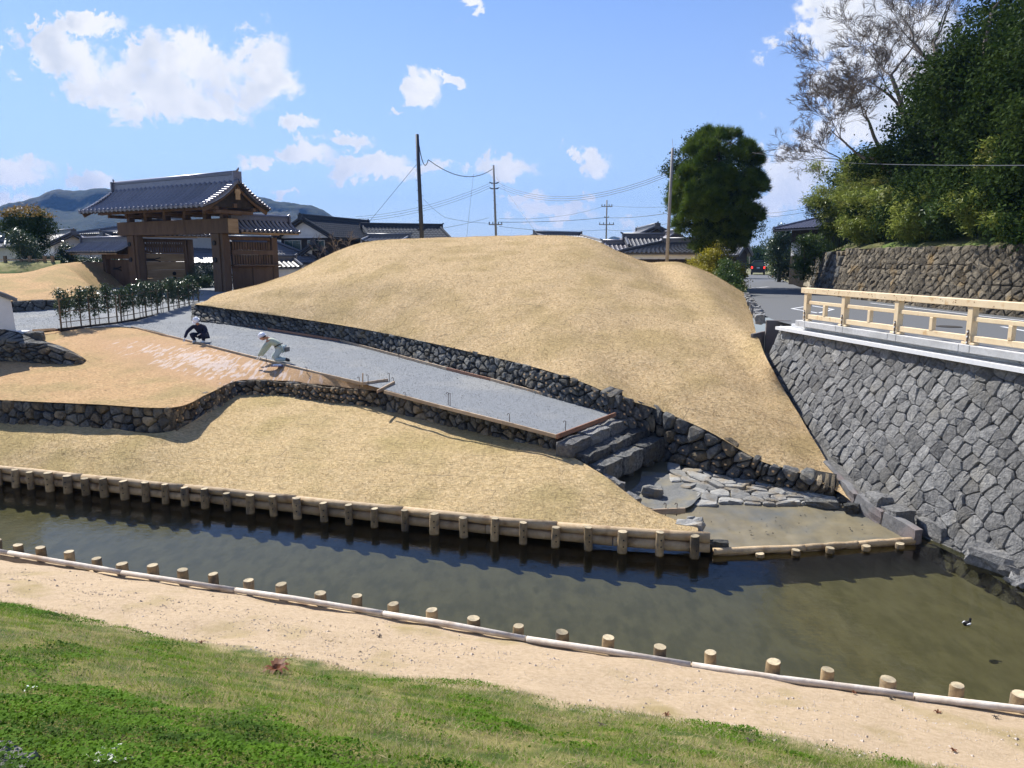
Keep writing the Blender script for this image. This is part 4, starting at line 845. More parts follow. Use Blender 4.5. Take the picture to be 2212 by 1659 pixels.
def tree(name, loc, blobs, nleaf, size, m, label, cat='tree', group=None, trunk_r=.15, trunk_h=None, bark='bark', limbs=4, **kw):
    root = empty(name, loc, random.uniform(-.2, .2) if False else 0, label, cat, group)
    b = MB(); cz = np.mean([q[2] for q in blobs]); th = trunk_h or cz
    b.tube([(0, 0, -.4), (.03, 0, th*.35), (random.uniform(-.1, .1), 0, th*.7), (random.uniform(-.2, .2), .05, th)], [trunk_r*1.25, trunk_r, trunk_r*.75, trunk_r*.4], 8)
    for k in range(limbs):
        q = blobs[k % len(blobs)]; z0 = th*random.uniform(.4, .8); b.tube([(0, 0, z0), Vector((q[0]*.5, q[1]*.5, (z0+q[2])/2)), Vector((q[0], q[1], q[2]))], [trunk_r*.5, trunk_r*.3, trunk_r*.12], 5)
    b.build('trunk', bark, root, True)
    crown(root, blobs, nleaf, size, m, **kw)
    return root

# ------------------------------------------------------------------ tiled roofs
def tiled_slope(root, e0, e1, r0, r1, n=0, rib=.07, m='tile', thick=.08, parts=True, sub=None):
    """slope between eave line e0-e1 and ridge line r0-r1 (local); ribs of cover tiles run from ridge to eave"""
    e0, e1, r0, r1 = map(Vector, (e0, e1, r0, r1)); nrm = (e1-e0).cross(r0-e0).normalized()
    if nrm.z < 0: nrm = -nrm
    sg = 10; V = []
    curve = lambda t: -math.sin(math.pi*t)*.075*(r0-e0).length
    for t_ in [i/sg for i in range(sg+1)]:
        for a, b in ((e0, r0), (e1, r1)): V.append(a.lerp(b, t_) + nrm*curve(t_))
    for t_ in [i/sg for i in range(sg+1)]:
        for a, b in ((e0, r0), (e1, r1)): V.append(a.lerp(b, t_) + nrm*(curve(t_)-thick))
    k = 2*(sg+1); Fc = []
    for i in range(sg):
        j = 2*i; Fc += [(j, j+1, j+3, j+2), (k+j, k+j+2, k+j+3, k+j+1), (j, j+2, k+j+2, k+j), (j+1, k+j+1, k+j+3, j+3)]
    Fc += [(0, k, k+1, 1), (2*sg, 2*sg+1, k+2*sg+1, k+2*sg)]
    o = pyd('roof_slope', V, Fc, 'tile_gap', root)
    ln = (e1-e0).length; n = n or int(ln/(rib*3.6))
    def ribpts(a, b, w):
        side = (e1-e0).normalized(); VV = []; FF = []; q = 0
        for i in range(sg):
            for s_ in (i, i+.97):
                t_ = s_/sg; p = a.lerp(b, t_) + nrm*curve(t_); ww = w*(1.06 if s_ == i else .94)
                for an in (-90, -45, 0, 45, 90): VV.append(p + side*ww*math.sin(R_(an)) + nrm*(ww*1.45*math.cos(R_(an)) + .0))
        for i in range(2*sg-1):
            for j in range(4): FF.append((5*i+j, 5*i+j+1, 5*i+j+6, 5*i+j+5))
        FF.append((4, 3, 2, 1, 0))
        return VV, FF
    same_len = ((r1-r0)-(e1-e0)).length < .01
    me = None; acc = MB()
    for i in range(n+1):
        f = (i+.0)/n
        if parts and same_len:
            if me is None:
                VV, FF = ribpts(Vector((0, 0, 0)), r0-e0, rib); me = bpy.data.meshes.new('cover_tile_row'); me.from_pydata(VV, [], FF); me.update(); me.shade_smooth()
            t_ = link('cover_tile_row', me, m, root); t_.location = e0.lerp(e1, f)
        else:
            VV, FF = ribpts(e0.lerp(e1, f), r0.lerp(r1, f), rib); acc.add(VV, FF)
    if acc.v: acc.build('cover_tiles', m, root, True)['kind'] = 'stuff'
    return o
def ridge(root, a, b, w=.28, h=.42, m='tile', horns=True, orn=True):
    a = Vector(a); b = Vector(b); d = (b-a).normalized(); up = Vector((0, 0, 1))
    MB().bar(a + up*h*.35, b + up*h*.35, w, h*.7).build('ridge', m, root)
    MB().bar(a + up*h*.78, b + up*h*.78, w*1.25, h*.10).build('ridge_course', m, root)
    MB().tube([a - d*.05 + up*h*.95, b + d*.05 + up*h*.95], w*.38, 10).build('ridge_cap', m, root, True)
    if horns:
        for p, s_ in ((a, -1), (b, 1)):
            bb = MB(); bb.bar(p + d*s_*.06 - up*.12, p + d*s_*.06 + up*h*1.1, w*1.7, .12, up=d)
            bb.tube([p + up*h*1.0 + d*s_*.02, p + d*s_*.12 + up*(h*1.15), p + d*s_*.22 + up*(h*1.35), p + d*s_*.24 + up*(h*1.5)], [.08, .07, .06, .03], 6); bb.build('ridge_end_tile', m, root)

# ------------------------------------------------------------------ castle gate
GX, GY = -17.55, 45.2
gate = empty('castle_gate', (GX, GY, 3.55), math.atan2(-.528, .849), 'large brown timber castle gate with ribbed tile roof and one open plank door', 'gate')
def gb(name, x0, x1, y0, y1, z0, z1, m='gatewood', par=None): return bevel(MB().box(x0, x1, y0, y1, z0, z1).build(name, m, par or gate), .02)
for x in (0, -8.7):
    gb('main_post', x-.36, x+.36, -.30, .30, -.3, 3.45)
    for z in (1.9, 2.9):
        for dx in (.0,): MB().disc_prism((x-.05, -.31, z), (0, -1, 0), .15, .06, 12).build('iron_boss', 'black_iron', gate)
    gb('rear_post', x-.24, x+.24, 3.75, 4.2, -.3, 3.3)
    gb('tie_beam', x-.10, x+.10, .31, 3.74, 2.72, 2.96); gb('tie_beam', x-.10, x+.10, .31, 3.74, 3.1, 3.3)
gb('post_strip', .37, .62, -.22, .22, -.3, 3.45); gb('post_strip', -8.33, -8.05, -.22, .22, -.3, 3.45)
gb('lintel', -9.9, 1.35, -.38, .38, 3.453, 4.32)
gb('lit_lintel_end', 1.353, 1.40, -.36, .36, 3.47, 4.30, 'gatewood_l')  # paler end piece: bounced light on the beam end put into its colour
for x in (-8.9, -7.0, -5.0, -3.0, -1.0, .6): gb('strut', x-.16, x+.16, -.2, .2, 4.323, 4.9)
for x in (-9.2, -7.3, -5.3, -3.3, -1.3, .5, 1.5): gb('bracket', x-.12, x+.12, -1.3, 1.3, 4.55, 4.75)
gb('purlin', -10.2, 1.75, -.15, .15, 6.05, 6.3); gb('purlin', -10.2, 1.75, -1.42, -1.2, 4.753, 4.95); gb('purlin', -10.2, 1.75, 1.2, 1.42, 4.753, 4.95); gb('purlin', -10.2, 1.7, -.12, .12, 4.903, 5.15)
XE0, XE1 = -10.4, 2.0
for k in range(34):
    x = XE0+.15 + (XE1-XE0-.3)*k/33
    for s_ in (-1, 1): MB().bar((x, 0, 6.22), (x, s_*2.0, 4.82), .09, .10).build('rafter', 'gatewood', gate)
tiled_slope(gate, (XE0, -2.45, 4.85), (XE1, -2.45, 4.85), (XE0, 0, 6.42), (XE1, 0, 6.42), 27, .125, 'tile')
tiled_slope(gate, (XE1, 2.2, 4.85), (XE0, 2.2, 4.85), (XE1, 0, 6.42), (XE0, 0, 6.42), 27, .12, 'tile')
ridge(gate, (XE0+.1, 0, 6.38), (XE1-.1, 0, 6.38), .34, .52)
for xe in (XE0, XE1):
    sg_ = 1 if xe > 0 else -1
    for s_ in (-1, 1):
        # barge boards as bowed planks, then verge tiles
        b = MB()
        for i in range(5):
            t0, t1 = i/5, (i+1)/5; f = lambda t_: Vector((xe - sg_*.16, s_*(2.34 if s_ < 0 else 2.12)*(1-t_), 4.70 + 1.50*t_ - math.sin(math.pi*t_)*.08))
            b.bar(f(t0), f(t1), .09, .30)
        b.build('barge_board', 'gatewood' if s_ < 0 or True else 'gatewood_l', gate)
        for k in range(13):
            t_ = (k+.3)/13; c = Vector((xe - sg_*.28, s_*(2.42 if s_ < 0 else 2.2)*(1-t_), 4.87 + 1.55*t_ - math.sin(math.pi*t_)*.06))
            MB().tube([c + Vector((sg_*.0, 0, .05)), c + Vector((sg_*.42, 0, .02))], .075, 8).build('verge_tile', 'tile', gate)
    MB().add([], []) 
    b = MB(); x = xe - sg_*.5; b.add([(x, -1.75, 4.9), (x, 1.75, 4.9), (x, 0, 6.15), (x+.06, -1.75, 4.9), (x+.06, 1.75, 4.9), (x+.06, 0, 6.15)], [(0, 1, 2), (3, 5, 4), (0, 3, 4, 1), (1, 4, 5, 2), (2, 5, 3, 0)]); b.build('gable_board', 'darkwood', gate)
    b = MB(); b.disc_prism((xe - sg_*.10, 0, 5.78), (sg_, 0, 0), .20, .08, 8); b.bar((xe - sg_*.06, 0, 5.35), (xe-sg_*.06, 0, 5.95), .30, .06, up=Vector((1, 0, 0))); b.build('gable_pendant', 'gatewood_l', gate)
for k in range(28):
    x = XE0 + (XE1-XE0)*k/27
    MB().disc_prism((x, -2.45, 4.92), (0, -1, -.1), .125, .05, 9).build('eave_tile_end', 'tile', gate)
# rear roofs over the rear posts
for x0 in (0, -8.7):
    if x0: zE, zR = 3.55, 4.2
    else: zE, zR = 3.62, 4.35
    a, b_ = .9, 5.4
    for s_ in (-1, 1):
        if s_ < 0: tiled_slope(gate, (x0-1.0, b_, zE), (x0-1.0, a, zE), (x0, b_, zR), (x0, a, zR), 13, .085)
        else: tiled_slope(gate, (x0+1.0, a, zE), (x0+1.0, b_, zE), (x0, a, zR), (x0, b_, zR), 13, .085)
        gb('eave_board', x0+s_*.93-.03, x0+s_*.93+.03, a, b_, zE-.14, zE-.06, 'gatewood_l')
        for k in range(14): MB().disc_prism((x0+s_*1.0, a+(b_-a)*k/13, zE+.04), (s_, 0, -.1), .095, .05, 9).build('eave_tile_end', 'tile', gate)
    ridge(gate, (x0, a, zR-.02), (x0, b_-.1, zR-.02), .26, .34)
    gb('purlin', x0-.1, x0+.1, a, b_-.1, zR-.35, zR-.1)
# door leaves opened back and side panels
for x0, mm in ((-8.62, 'gatewood_l'), (.10, 'gatewood')):
    lf = gb('door_frame', x0-.05, x0+.09, .45, .62, .1, 3.2, 'gatewood')
    if mm == 'gatewood_l':
        for k in range(4): gb('door_plank', x0+.0, x0+.085, .64, 3.5, .12+k*.55, .12+(k+1)*.55-.015, mm)
        gb('door_rail', x0-.02, x0+.10, .62, 3.62, 2.325, 2.44)
        for k in range(16): gb('slat', x0+.02, x0+.07, .72+k*.178, .86+k*.178, 2.44, 3.05, 'gatewood')
        gb('door_rail', x0-.02, x0+.10, .62, 3.62, 3.053, 3.2); gb('door_stile', x0-.02, x0+.12, 3.51, 3.68, .1, 3.2)
        for z in (1.9,): 
            b = MB(); b.bar((x0+.10, .64, z), (x0+.10, 1.2, z), .02, .16); b.bar((x0+.10, 1.2, z+.03), (x0+.10, 1.65, z+.13), .02, .07); b.bar((x0+.10, 1.2, z-.03), (x0+.10, 1.65, z-.13), .02, .07); b.build('strap_hinge', 'black_iron', gate)
        for z in (.75, 1.0 - .6): MB().disc_prism((x0+.09, 2.6, z+.2), (1, 0, 0), .13, .05, 12).build('iron_boss', 'black_iron', gate)
    else:
        for (za, zb) in ((1.95, 2.7), (2.98, 3.08)): pass
        gb('sill', .0, .45, .62, 4.3, 1.50, 1.60); gb('lower_panel', .13, .20, .66, 2.15, -.3, 1.497); gb('lower_panel', .13, .20, 2.33, 3.74, -.3, 1.497); gb('panel_stile', .10, .25, 2.153, 2.327, -.3, 1.497); gb('panel_rail', .11, .23, .66, 3.74, 1.38, 1.47)
        for k in range(15): gb('slat', .12, .19, .75+k*.195, .90+k*.195, 1.603, 2.2)
        gb('backing_board', .10, .117, .68, 3.72, 1.603, 2.2, 'darkwood'); gb('backing_board', .10, .117, .68, 3.72, 2.503, 3.0, 'darkwood')
        gb('door_rail', .08, .26, .66, 3.9, 2.203, 2.5)
        for k in range(15): gb('slat', .12, .19, .75+k*.195, .90+k*.195, 2.503, 3.0)
# left side gate
gb('side_post', -12.3, -11.95, -.2, .2, -.3, 2.2); gb('side_door', -11.9, -9.2, .05, .14, 0, 1.9, 'gatewood'); gb('side_lintel', -12.5, -9.07, -.14, .14, 1.95, 2.25)
b = MB(); b.bar((-11.4, -.0, 1.3), (-10.9, 0, 1.3), .03, .14); b.bar((-10.9, 0, 1.33), (-10.5, 0, 1.42), .03, .07); b.bar((-10.9, 0, 1.27), (-10.5, 0, 1.18), .03, .07); b.build('strap_hinge', 'black_iron', gate)
gb('side_wall', -9.2, -9.07, -.1, .1, 0, 2.2)
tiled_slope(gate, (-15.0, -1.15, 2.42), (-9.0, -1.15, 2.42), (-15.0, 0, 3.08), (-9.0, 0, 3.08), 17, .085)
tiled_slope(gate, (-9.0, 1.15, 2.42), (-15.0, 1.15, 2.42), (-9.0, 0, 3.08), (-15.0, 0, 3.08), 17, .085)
ridge(gate, (-14.8, 0, 3.05), (-9.0, 0, 3.05), .26, .34)
gb('eave_board', -14.9, -9.07, -1.08, -1.0, 2.24, 2.32, 'gatewood_l')
gb('side_purlin', -14.7, -9.07, -.09, .09, 2.7, 2.9); gb('side_wall_board', -12.0, -9.07, -.05, .05, 2.253, 2.69, 'darkwood')
# low wooden screen left of the side gate
sc = empty('wooden_screen', gate.matrix_basis @ Vector((-14.2, -1.3, 0)), gate.rotation_euler.z, 'low brown wooden screen with pale cap at the left of the castle gate', 'screen')
for n_, a in (('panel', (-1.2, 1.2, -.03, .03, -.3, 1.2)), ('post', (-1.32, -1.205, -.08, .08, -.3, 1.3)), ('post', (1.205, 1.32, -.08, .08, -.3, 1.3)), ('post', (.55, .65, -.07, -.032, -.3, 1.2))): bevel(MB().box(*a).build(n_, 'gatewood', sc), .01)
MB().box(-1.5, 1.5, -.2, .2, 1.303, 1.36).build('cap_board', 'granite_white', sc)

# ------------------------------------------------------------------ houses
def roof_sheet(name, e0, e1, r0, r1, m, par, pitch=.30, amp=.045, courses=8):
    e0, e1, r0, r1 = map(Vector, (e0, e1, r0, r1)); nrm = (e1-e0).cross(r0-e0).normalized()
    if nrm.z < 0: nrm = -nrm
    nw = max(4, min(140, int((e1-e0).length/pitch))); nu = nw*4+1; V = []; Fc = []
    rowsn = courses*2
    for j in range(courses):
        for jj in (0, 1):
            t_ = (j + (0 if jj == 0 else 1))/courses
            for i in range(nu):
                f = i/(nu-1); ph = math.cos(2*math.pi*f*nw); p = e0.lerp(e1, f).lerp(r0.lerp(r1, f), t_)
                V.append(p + nrm*(amp*max(ph, -.4) + (.03 if jj == 0 else 0)))
    for j in range(rowsn-1):
        for i in range(nu-1): Fc.append((j*nu+i, j*nu+i+1, (j+1)*nu+i+1, (j+1)*nu+i))
    o = pyd(name, V, Fc, m, par); o['kind'] = 'stuff'; del o['kind']
    pyd('roof_deck', [e0-nrm*.06, e1-nrm*.06, r1-nrm*.06, r0-nrm*.06, e0-nrm*.16, e1-nrm*.16, r1-nrm*.16, r0-nrm*.16], [(0,1,2,3),(7,6,5,4),(0,4,5,1),(1,5,6,2),(2,6,7,3),(3,7,4,0)], m, par)
    return o
def house(A, Bp, depth, zb, ze, zr, label, wallm='plaster', low=None, lowh=1.2, m='tile', over=.55, hipL=0, hipR=0, gable_axis=False, wins=(), name='house', group='tiled houses behind the mound and gate'):
    """front eave line from A to B in plan (left,right as seen); ridge parallel unless gable_axis"""
    A = Vector(A); Bp = Vector(Bp); d = Bp-A; L_ = d.length; rz = math.atan2(d.y, d.x)
    root = empty(name, (A.x, A.y, zb), rz, label, 'house', group); ze -= zb; zr -= zb
    bx = lambda n_, x0, x1, y0, y1, z0, z1, mm: MB().box(x0, x1, y0, y1, z0, z1).build(n_, mm, root)
    lo = lowh if low else 0
    if low: bx('lower_wall', -.03, L_+.03, -.03, depth+.03, -.3, lo, low)
    bx('wall', 0, L_, 0, depth, lo - (.3 if not low else -.003), ze, wallm)
    for (x, z, w, h) in wins:
        bx('window', x-w/2-.06, x+w/2+.06, -.07, -.0, z-h/2-.06, z+h/2+.06, 'darkwood'); bx('pane', x-w/2, x-.02, -.09, -.072, z-h/2, z+h/2, 'glass'); bx('pane', x+.02, x+w/2, -.09, -.072, z-h/2, z+h/2, 'glass')
    if not gable_axis:
        o_ = over; y0, y1 = -o_, depth+o_; ym = depth/2; x0, x1 = -o_, L_+o_; sl = (zr-ze)/ym; zE = ze - sl*o_ + .05
        rl_, rr2 = x0 + hipL, x1 - hipR
        roof_sheet('roof_slope', (x0, y0, zE), (x1, y0, zE), (rl_, ym, zr), (rr2, ym, zr), m, root)
        roof_sheet('roof_slope', (x1, y1, zE), (x0, y1, zE), (rr2, ym, zr), (rl_, ym, zr), m, root)
        if hipL: roof_sheet('roof_slope', (x0, y1, zE), (x0, y0, zE), (rl_, ym+.01, zr), (rl_, ym, zr), m, root); MB().tube([(x0, y0, zE+.1), (rl_, ym, zr+.1)], .12, 6).build('hip_ridge', m, root)
        else: pyd('gable_wall', [(0, 0, ze-.05), (0, depth, ze-.05), (0, ym, zr-.1), (.12, 0, ze-.05), (.12, depth, ze-.05), (.12, ym, zr-.1)], [(0, 2, 1), (3, 4, 5), (0, 1, 4, 3), (1, 2, 5, 4), (2, 0, 3, 5)], wallm, root)
        if hipR: roof_sheet('roof_slope', (x1, y0, zE), (x1, y1, zE), (rr2, ym, zr), (rr2, ym+.01, zr), m, root); MB().tube([(x1, y0, zE+.1), (rr2, ym, zr+.1)], .12, 6).build('hip_ridge', m, root)
        else: pyd('gable_wall', [(L_, 0, ze-.05), (L_, depth, ze-.05), (L_, ym, zr-.1), (L_-.12, 0, ze-.05), (L_-.12, depth, ze-.05), (L_-.12, ym, zr-.1)], [(0, 1, 2), (3, 5, 4), (0, 3, 4, 1), (1, 4, 5, 2), (2, 5, 3, 0)], wallm, root)
        ridge(root, (rl_, ym, zr-.02), (rr2, ym, zr-.02), .26, .30, m)
        for xx, hp in ((x0+.1, hipL), (x1-.1, hipR)):
            if not hp:
                for s_, yy in ((1, y0), (-1, y1)): MB().bar((xx, yy, zE-.12), (xx, ym, zr-.12), .06, .22).build('barge_board', 'plaster' if wallm == 'plaster' else 'darkwood', root); MB().tube([(xx, yy, zE+.1), (xx, ym, zr+.1)], .10, 6).build('verge_tile', m, root)
    else:
        xm = L_/2; sl = (zr-ze)/xm; x0, x1 = -over, L_+over; zE = ze - sl*over + .05; y0, y1 = -over, depth+over
        roof_sheet('roof_slope', (x0, y1, zE), (x0, y0, zE), (xm, y1, zr), (xm, y0, zr), m, root)
        roof_sheet('roof_slope', (x1, y0, zE), (x1, y1, zE), (xm, y0, zr), (xm, y1, zr), m, root)
        for yy in (0, depth): pyd('gable_wall', [(0, yy, ze-.05), (L_, yy, ze-.05), (xm, yy, zr-.1), (0, yy+.1, ze-.05), (L_, yy+.1, ze-.05), (xm, yy+.1, zr-.1)], [(0, 1, 2), (3, 5, 4), (0, 3, 4, 1), (1, 4, 5, 2), (2, 5, 3, 0)], wallm, root)
        ridge(root, (xm, y0, zr-.02), (xm, y1, zr-.02), .26, .30, m)
        for s_, xx in ((1, x0), (-1, x1)): MB().bar((xx, y0+.1, zE-.12), (xm, y0+.1, zr-.12), .06, .24).build('barge_board', 'darkwood', root); MB().tube([(xx, y0+.05, zE+.1), (xm, y0+.05, zr+.1)], .10, 6).build('verge_tile', m, root)
    return root
def zy(py, Y, px=1106): return Q(px, py, Y).z
def pt(px, Y, z=4.5): w = W(px, Y, z); return (w.x, w.y)
house(pt(122, 60), pt(198, 62), 8, 3.2, zy(522, 60), zy(503, 60), 'white gabled storehouse between the round topped tree and the castle gate', 'plaster', gable_axis=True, m='tile2')
house(pt(18, 72), pt(62, 74), 6, 3.2, zy(531, 72), zy(516, 72), 'small beige house with grey hipped roof at the far left, behind the post fence', 'plaster_o', m='tile2', hipL=3, hipR=3)
house(pt(192, 64), pt(310, 60), 8, 3.2, zy(503, 63), zy(477, 63), 'grey walled house with bright tiled hip roof directly behind the left half of the gate', 'plaster_o', hipL=5, hipR=0, m='tile2')
house(pt(380, 58), pt(520, 64), 14, 3.2, zy(563, 60), zy(508, 60), 'house with a broad low tiled roof seen through the gate opening', 'plaster', m='tile2', over=.8)
h6 = house(pt(622, 64), pt(702, 60), 9, 3.2, zy(510, 62), zy(473, 62), 'two storey white house with dark gable right of the gate', 'plaster', low='darkwood', lowh=2.4, gable_axis=False, m='tile', wins=((1.5, 3.6, 1.6, .9),)) if False else None
# two storey house right of the gate: gable towards the left, long slope towards us
_A = Vector(pt(612, 61)); _B = _A + Vector((.94, -.34))*4.6
h2 = house(_A, _B, 9, 3.2, zy(507, 60), zy(472, 60), 'two storey white house with dark tiled gable right of the castle gate', 'plaster', low='darkwood', lowh=zy(514, 60)-3.2, m='tile_m', gable_axis=True, over=.5)
for x_ in (1.1, 3.3):
    MB().box(x_-.8, x_+.8, -.10, -.035, 2.95, 3.75).build('window_frame', 'plaster_o', h2); MB().box(x_-.74, x_-.02, -.12, -.103, 3.0, 3.7).build('pane', 'glass', h2); MB().box(x_+.02, x_+.74, -.12, -.103, 3.0, 3.7).build('pane', 'glass', h2)
house(pt(655, 60), pt(712, 60), 5, 3.2, zy(548, 60), zy(526, 60), 'small white gabled annex in front of the two storey house', 'plaster', m='tile_m', gable_axis=True, over=.5)
house(pt(545, 57), pt(672, 60), 5, 3.2, zy(556, 58), zy(518, 58), 'low white house with wide tiled roof just right of the gate', 'plaster', m='tile2', over=.9, hipR=3.2)
house(pt(594, 52), pt(640, 53), 2.2, 3.2, zy(574, 52), zy(561, 52), 'little tiled wall roof beside the right post of the gate', 'plaster', m='tile2', over=.4)
house(pt(815, 62), pt(965, 64), 8, 3.2, zy(519, 62), zy(488, 64), 'dark roofed house peeking over the mound behind the dark pole', 'plaster', m='tile_m', over=.6)
house(pt(800, 58), pt(860, 58), 5, 3.2, zy(521, 58), zy(512, 58), 'lower tiled wing left of the dark pole, behind the mound', 'plaster', m='tile2', over=.6)
house(pt(1215, 66), pt(1290, 68), 7, 3.2, zy(522, 66), zy(506, 67), 'low dark tiled roof peeking over the right shoulder of the mound peak', 'plaster', m='tile2', over=.6)
house(pt(1372, 60), pt(1456, 60), 8, 3.2, zy(512, 60), zy(491, 60), 'beige gable of the taller house behind the concrete pole', 'plaster_o', m='tile2', gable_axis=True, over=.6)
house(pt(1366, 57), pt(1452, 57), 3, 3.2, zy(528, 57), zy(512, 57), 'grey tiled lean roof under the beige gable', 'plaster_o', m='tile2', over=.5)
house(pt(1432, 55), pt(1482, 55), 4, 3.2, zy(524, 55), zy(505, 55), 'small white gable left of the pine', 'plaster', m='tile', gable_axis=True, over=.3)
hh = house(pt(1347, 51), pt(1500, 49), 5, 3.2, zy(545, 50), zy(524, 52), 'long low house with ribbed dark roof, white band and dark boards behind the mound shoulder', 'plaster', low='darkwood', lowh=zy(560, 50)-3.2, m='tile2', over=.3, hipL=2.4)
for k in range(5): MB().box(k*1.18+.0, k*1.18+.06, -.05, -.0, 1.0, 2.3).build('timber_post', 'darkwood', hh)
house(pt(1325, 56), pt(1372, 56), 5, 3.2, zy(548, 56), zy(526, 56), 'side wing roof at the left of the long low house', 'plaster', m='tile', over=.5)
hd = house(pt(1705, 58), pt(1790, 54), 8, 3.2, zy(488, 56), zy(462, 56), 'dark timber house with tiled roof half hidden by bamboo on the right of the road', 'darkwood', m='tile', over=1.0, wins=((2.6, 3.1, 1.2, .8),))
MB().box(.2, 1.2, -.12, -.03, 2.5, 3.5).build('white_shutter', 'plaster', hd)
house(pt(1590, 80), pt(1612, 82), 9, 3.2, zy(545, 80), zy(526, 80), 'dark barn gable between the pine and the road', 'darkwood', m='tile2', gable_axis=True, over=.5)
# white storehouse at left edge on the ragged wall
sp0 = P(-60, 692, 3.1)
root = empty('storehouse', W(35, 25.2, 3.1), .62, 'white plaster building corner with dark tile verge cut by the left edge', 'building')
b = MB(); b.add([(-4, 0, 0), (0, 0, 0), (-.06, 0, 1.08), (-.7, 0, 1.4), (-2, 0, 1.95), (-4, 0, 1.95), (-4, 2, 0), (0.05, 2, 0), (-.0, 2, 1.08), (-.7, 2, 1.4), (-2, 2, 1.95), (-4, 2, 1.95)], [(5,4,3,2,1,0), (6,7,8,9,10,11), (0,1,7,6), (1,2,8,7), (2,3,9,8), (3,4,10,9), (4,5,11,10)][0:7]); b.build('wall', 'plaster', root)
b = MB()
pr = [(.12, 1.03), (-.2, 1.22), (-.7, 1.44), (-1.3, 1.72), (-2.1, 2.05)]
for (x0, z0), (x1, z1) in zip(pr, pr[1:]): b.bar((x0, 1.0, z0), (x1, 1.0, z1), 2.3, .08)
b.build('roof', 'tile2', root)
for (x0, z0), (x1, z1) in zip(pr, pr[1:]): MB().tube([(x0, -.12, z0+.05), (x1, -.12, z1+.05)], .055, 7).build('verge_tile', 'tile2', root)
bst = empty('foundation_wall', W(-28, 24.9, 2.6), .35, 'dark boulders with white mortar under the white building corner', 'stone wall')
b = MB().box(-2.6, 1.2, .05, .5, -.5, .50); b.build('mortar_face', 'plaster', bst)
for (x, z, w, h) in ((1.42, .32, .55, .30), (.78, .40, .40, .2), (1.45, 0, .6, .3), (.55, .02, .3, .34), (1.55, -.28, .5, .26), (.2, .38, .4, .2), (1.0, -.3, .5, .24), (-.2, .05, .5, .3)): rough('boulder', bst.location + Vector((x, .02, z)), (1, 0), (w, .35, h), 'stone_dark', bst, .03, 2)

# ------------------------------------------------------------------ right retaining wall above the road, and roadside walls
rwB = [Vector((18.6, 16, 3.6)), Vector((17.5, 22, 3.6)), Vector((16.9, 28, 3.6)), Vector((16.75, 34, 3.6)), Vector((16.9, 39.2, 3.6))]
def big_wall(name, B, T, label, mats, sw, shh, group=None, **kw):
    dry_wall(name, B, T, label, mats, sw=sw, shh=shh, group=group, **kw)
rwB = rwB[::-1]
RT_ = [lift(p, 2.45, (.55, 0)) for p in rwB]
big_wall('retaining_wall', rwB, RT_, 'long high brown mossy stone retaining wall across the road below the bamboo', ['stone_brown'], .48, .23, jit=.13, diamond=True, bulge=.05, rootgap=.006, thick=.4, roundit=.08, cap=300, cat='retaining wall')
B_ = [Vector((20.2, 50.5, 3.58)), Vector((16.95, 39.3, 3.6))]
big_wall('retaining_wall', B_, [lift(p, 2.35, (.4, -.1)) for p in B_], 'shaded bend of the high wall where the road narrows', ['stone_brown', 'stone_dark'], .66, .32, jit=.14, diamond=True, bulge=.09, cat='retaining wall', cap=120)
B_ = [Vector((27, 72.5, 3.45)), Vector((23.6, 61.3, 3.52)), Vector((20.25, 50.6, 3.58))]
big_wall('roadside_wall', B_, [lift(p, 1.45, (.1, 0)) for p in B_], 'low cream stone wall along the road below the clipped ivy shrub', ['stone_pale'], .7, .5, bulge=.05, cat='stone wall', cap=100)
B_ = [Vector((36.6, 104, 3.2)), Vector((27.1, 72.7, 3.45))]
big_wall('roadside_wall', B_, [lift(p, 1.3, (.1, 0)) for p in B_], 'farther cream stone wall beside the orange cone', ['stone_pale', 'stone_warm'], 1.2, .6, bulge=.05, cat='stone wall', cap=60)
# stones edging the mound along the road
es = empty('mound_edge_stones', P(1645, 690, 3.6), 0, 'row of grey stones edging the mound along the road', 'stone edging')
epts = resample([P(1598, 622, 3.62), P(1612, 640, 3.65), P(1632, 665, 3.66), P(1646, 690, 3.66)], 26)
for i, p in enumerate(epts): rough('stone', p + Vector((-.05, 0, .02)), (.3, .95), (random.uniform(.35, .6), .3, .3), 'stone_grey', es, .04, 1)
# painted markings and manhole
def mark(pts, label, z=3.606, w=.12):
    b = MB()
    for a, c in zip(pts, pts[1:]):
        a = Vector((*a, z)); c = Vector((*c, z)); b.bar(a, c, w, .003)
    o = b.build('road_marking', 'paint'); tag(o, label, 'road marking'); return o
dm = [P(1711, 672-5.5, 3.61), P(1753, 660, 3.61), P(1800, 668, 3.61), P(1768, 683-7, 3.61), P(1711, 672-5.5, 3.61)]
mark([(p.x, p.y) for p in dm], 'white painted diamond on the road before the railing end')
b1 = P(1830, 700-26, 3.61); b2 = P(2160, 700, 3.61); mark([(15.9, 33), (16.2, 25), (17.0, 17)], 'long white edge line on the road at the foot of the high wall', z=3.607)
o1, o2 = P(1613, 623, 3.6), P(1660, 620, 3.6); mark([(o1.x, o1.y), (o2.x, o2.y)], 'thin white stop line on the road by the yellow shrub', w=.25)
mc = P(2140, 712, 3.6); o = MB().disc_prism((0, 0, 0), (0, 0, 1), .34, .012, 20).build('manhole_cover', 'iron'); o.location = (P(2050, 706, 3.6).x, P(2050, 706, 3.6).y, 3.601); tag(o, 'round iron manhole cover on the road behind the railing', 'manhole')
mark([tuple(P(2165, 706, 3.6))[:2], tuple(P(2250, 722, 3.6))[:2], tuple(P(2320, 715, 3.6))[:2]], 'white painted chevron on the road at the right edge behind the railing')

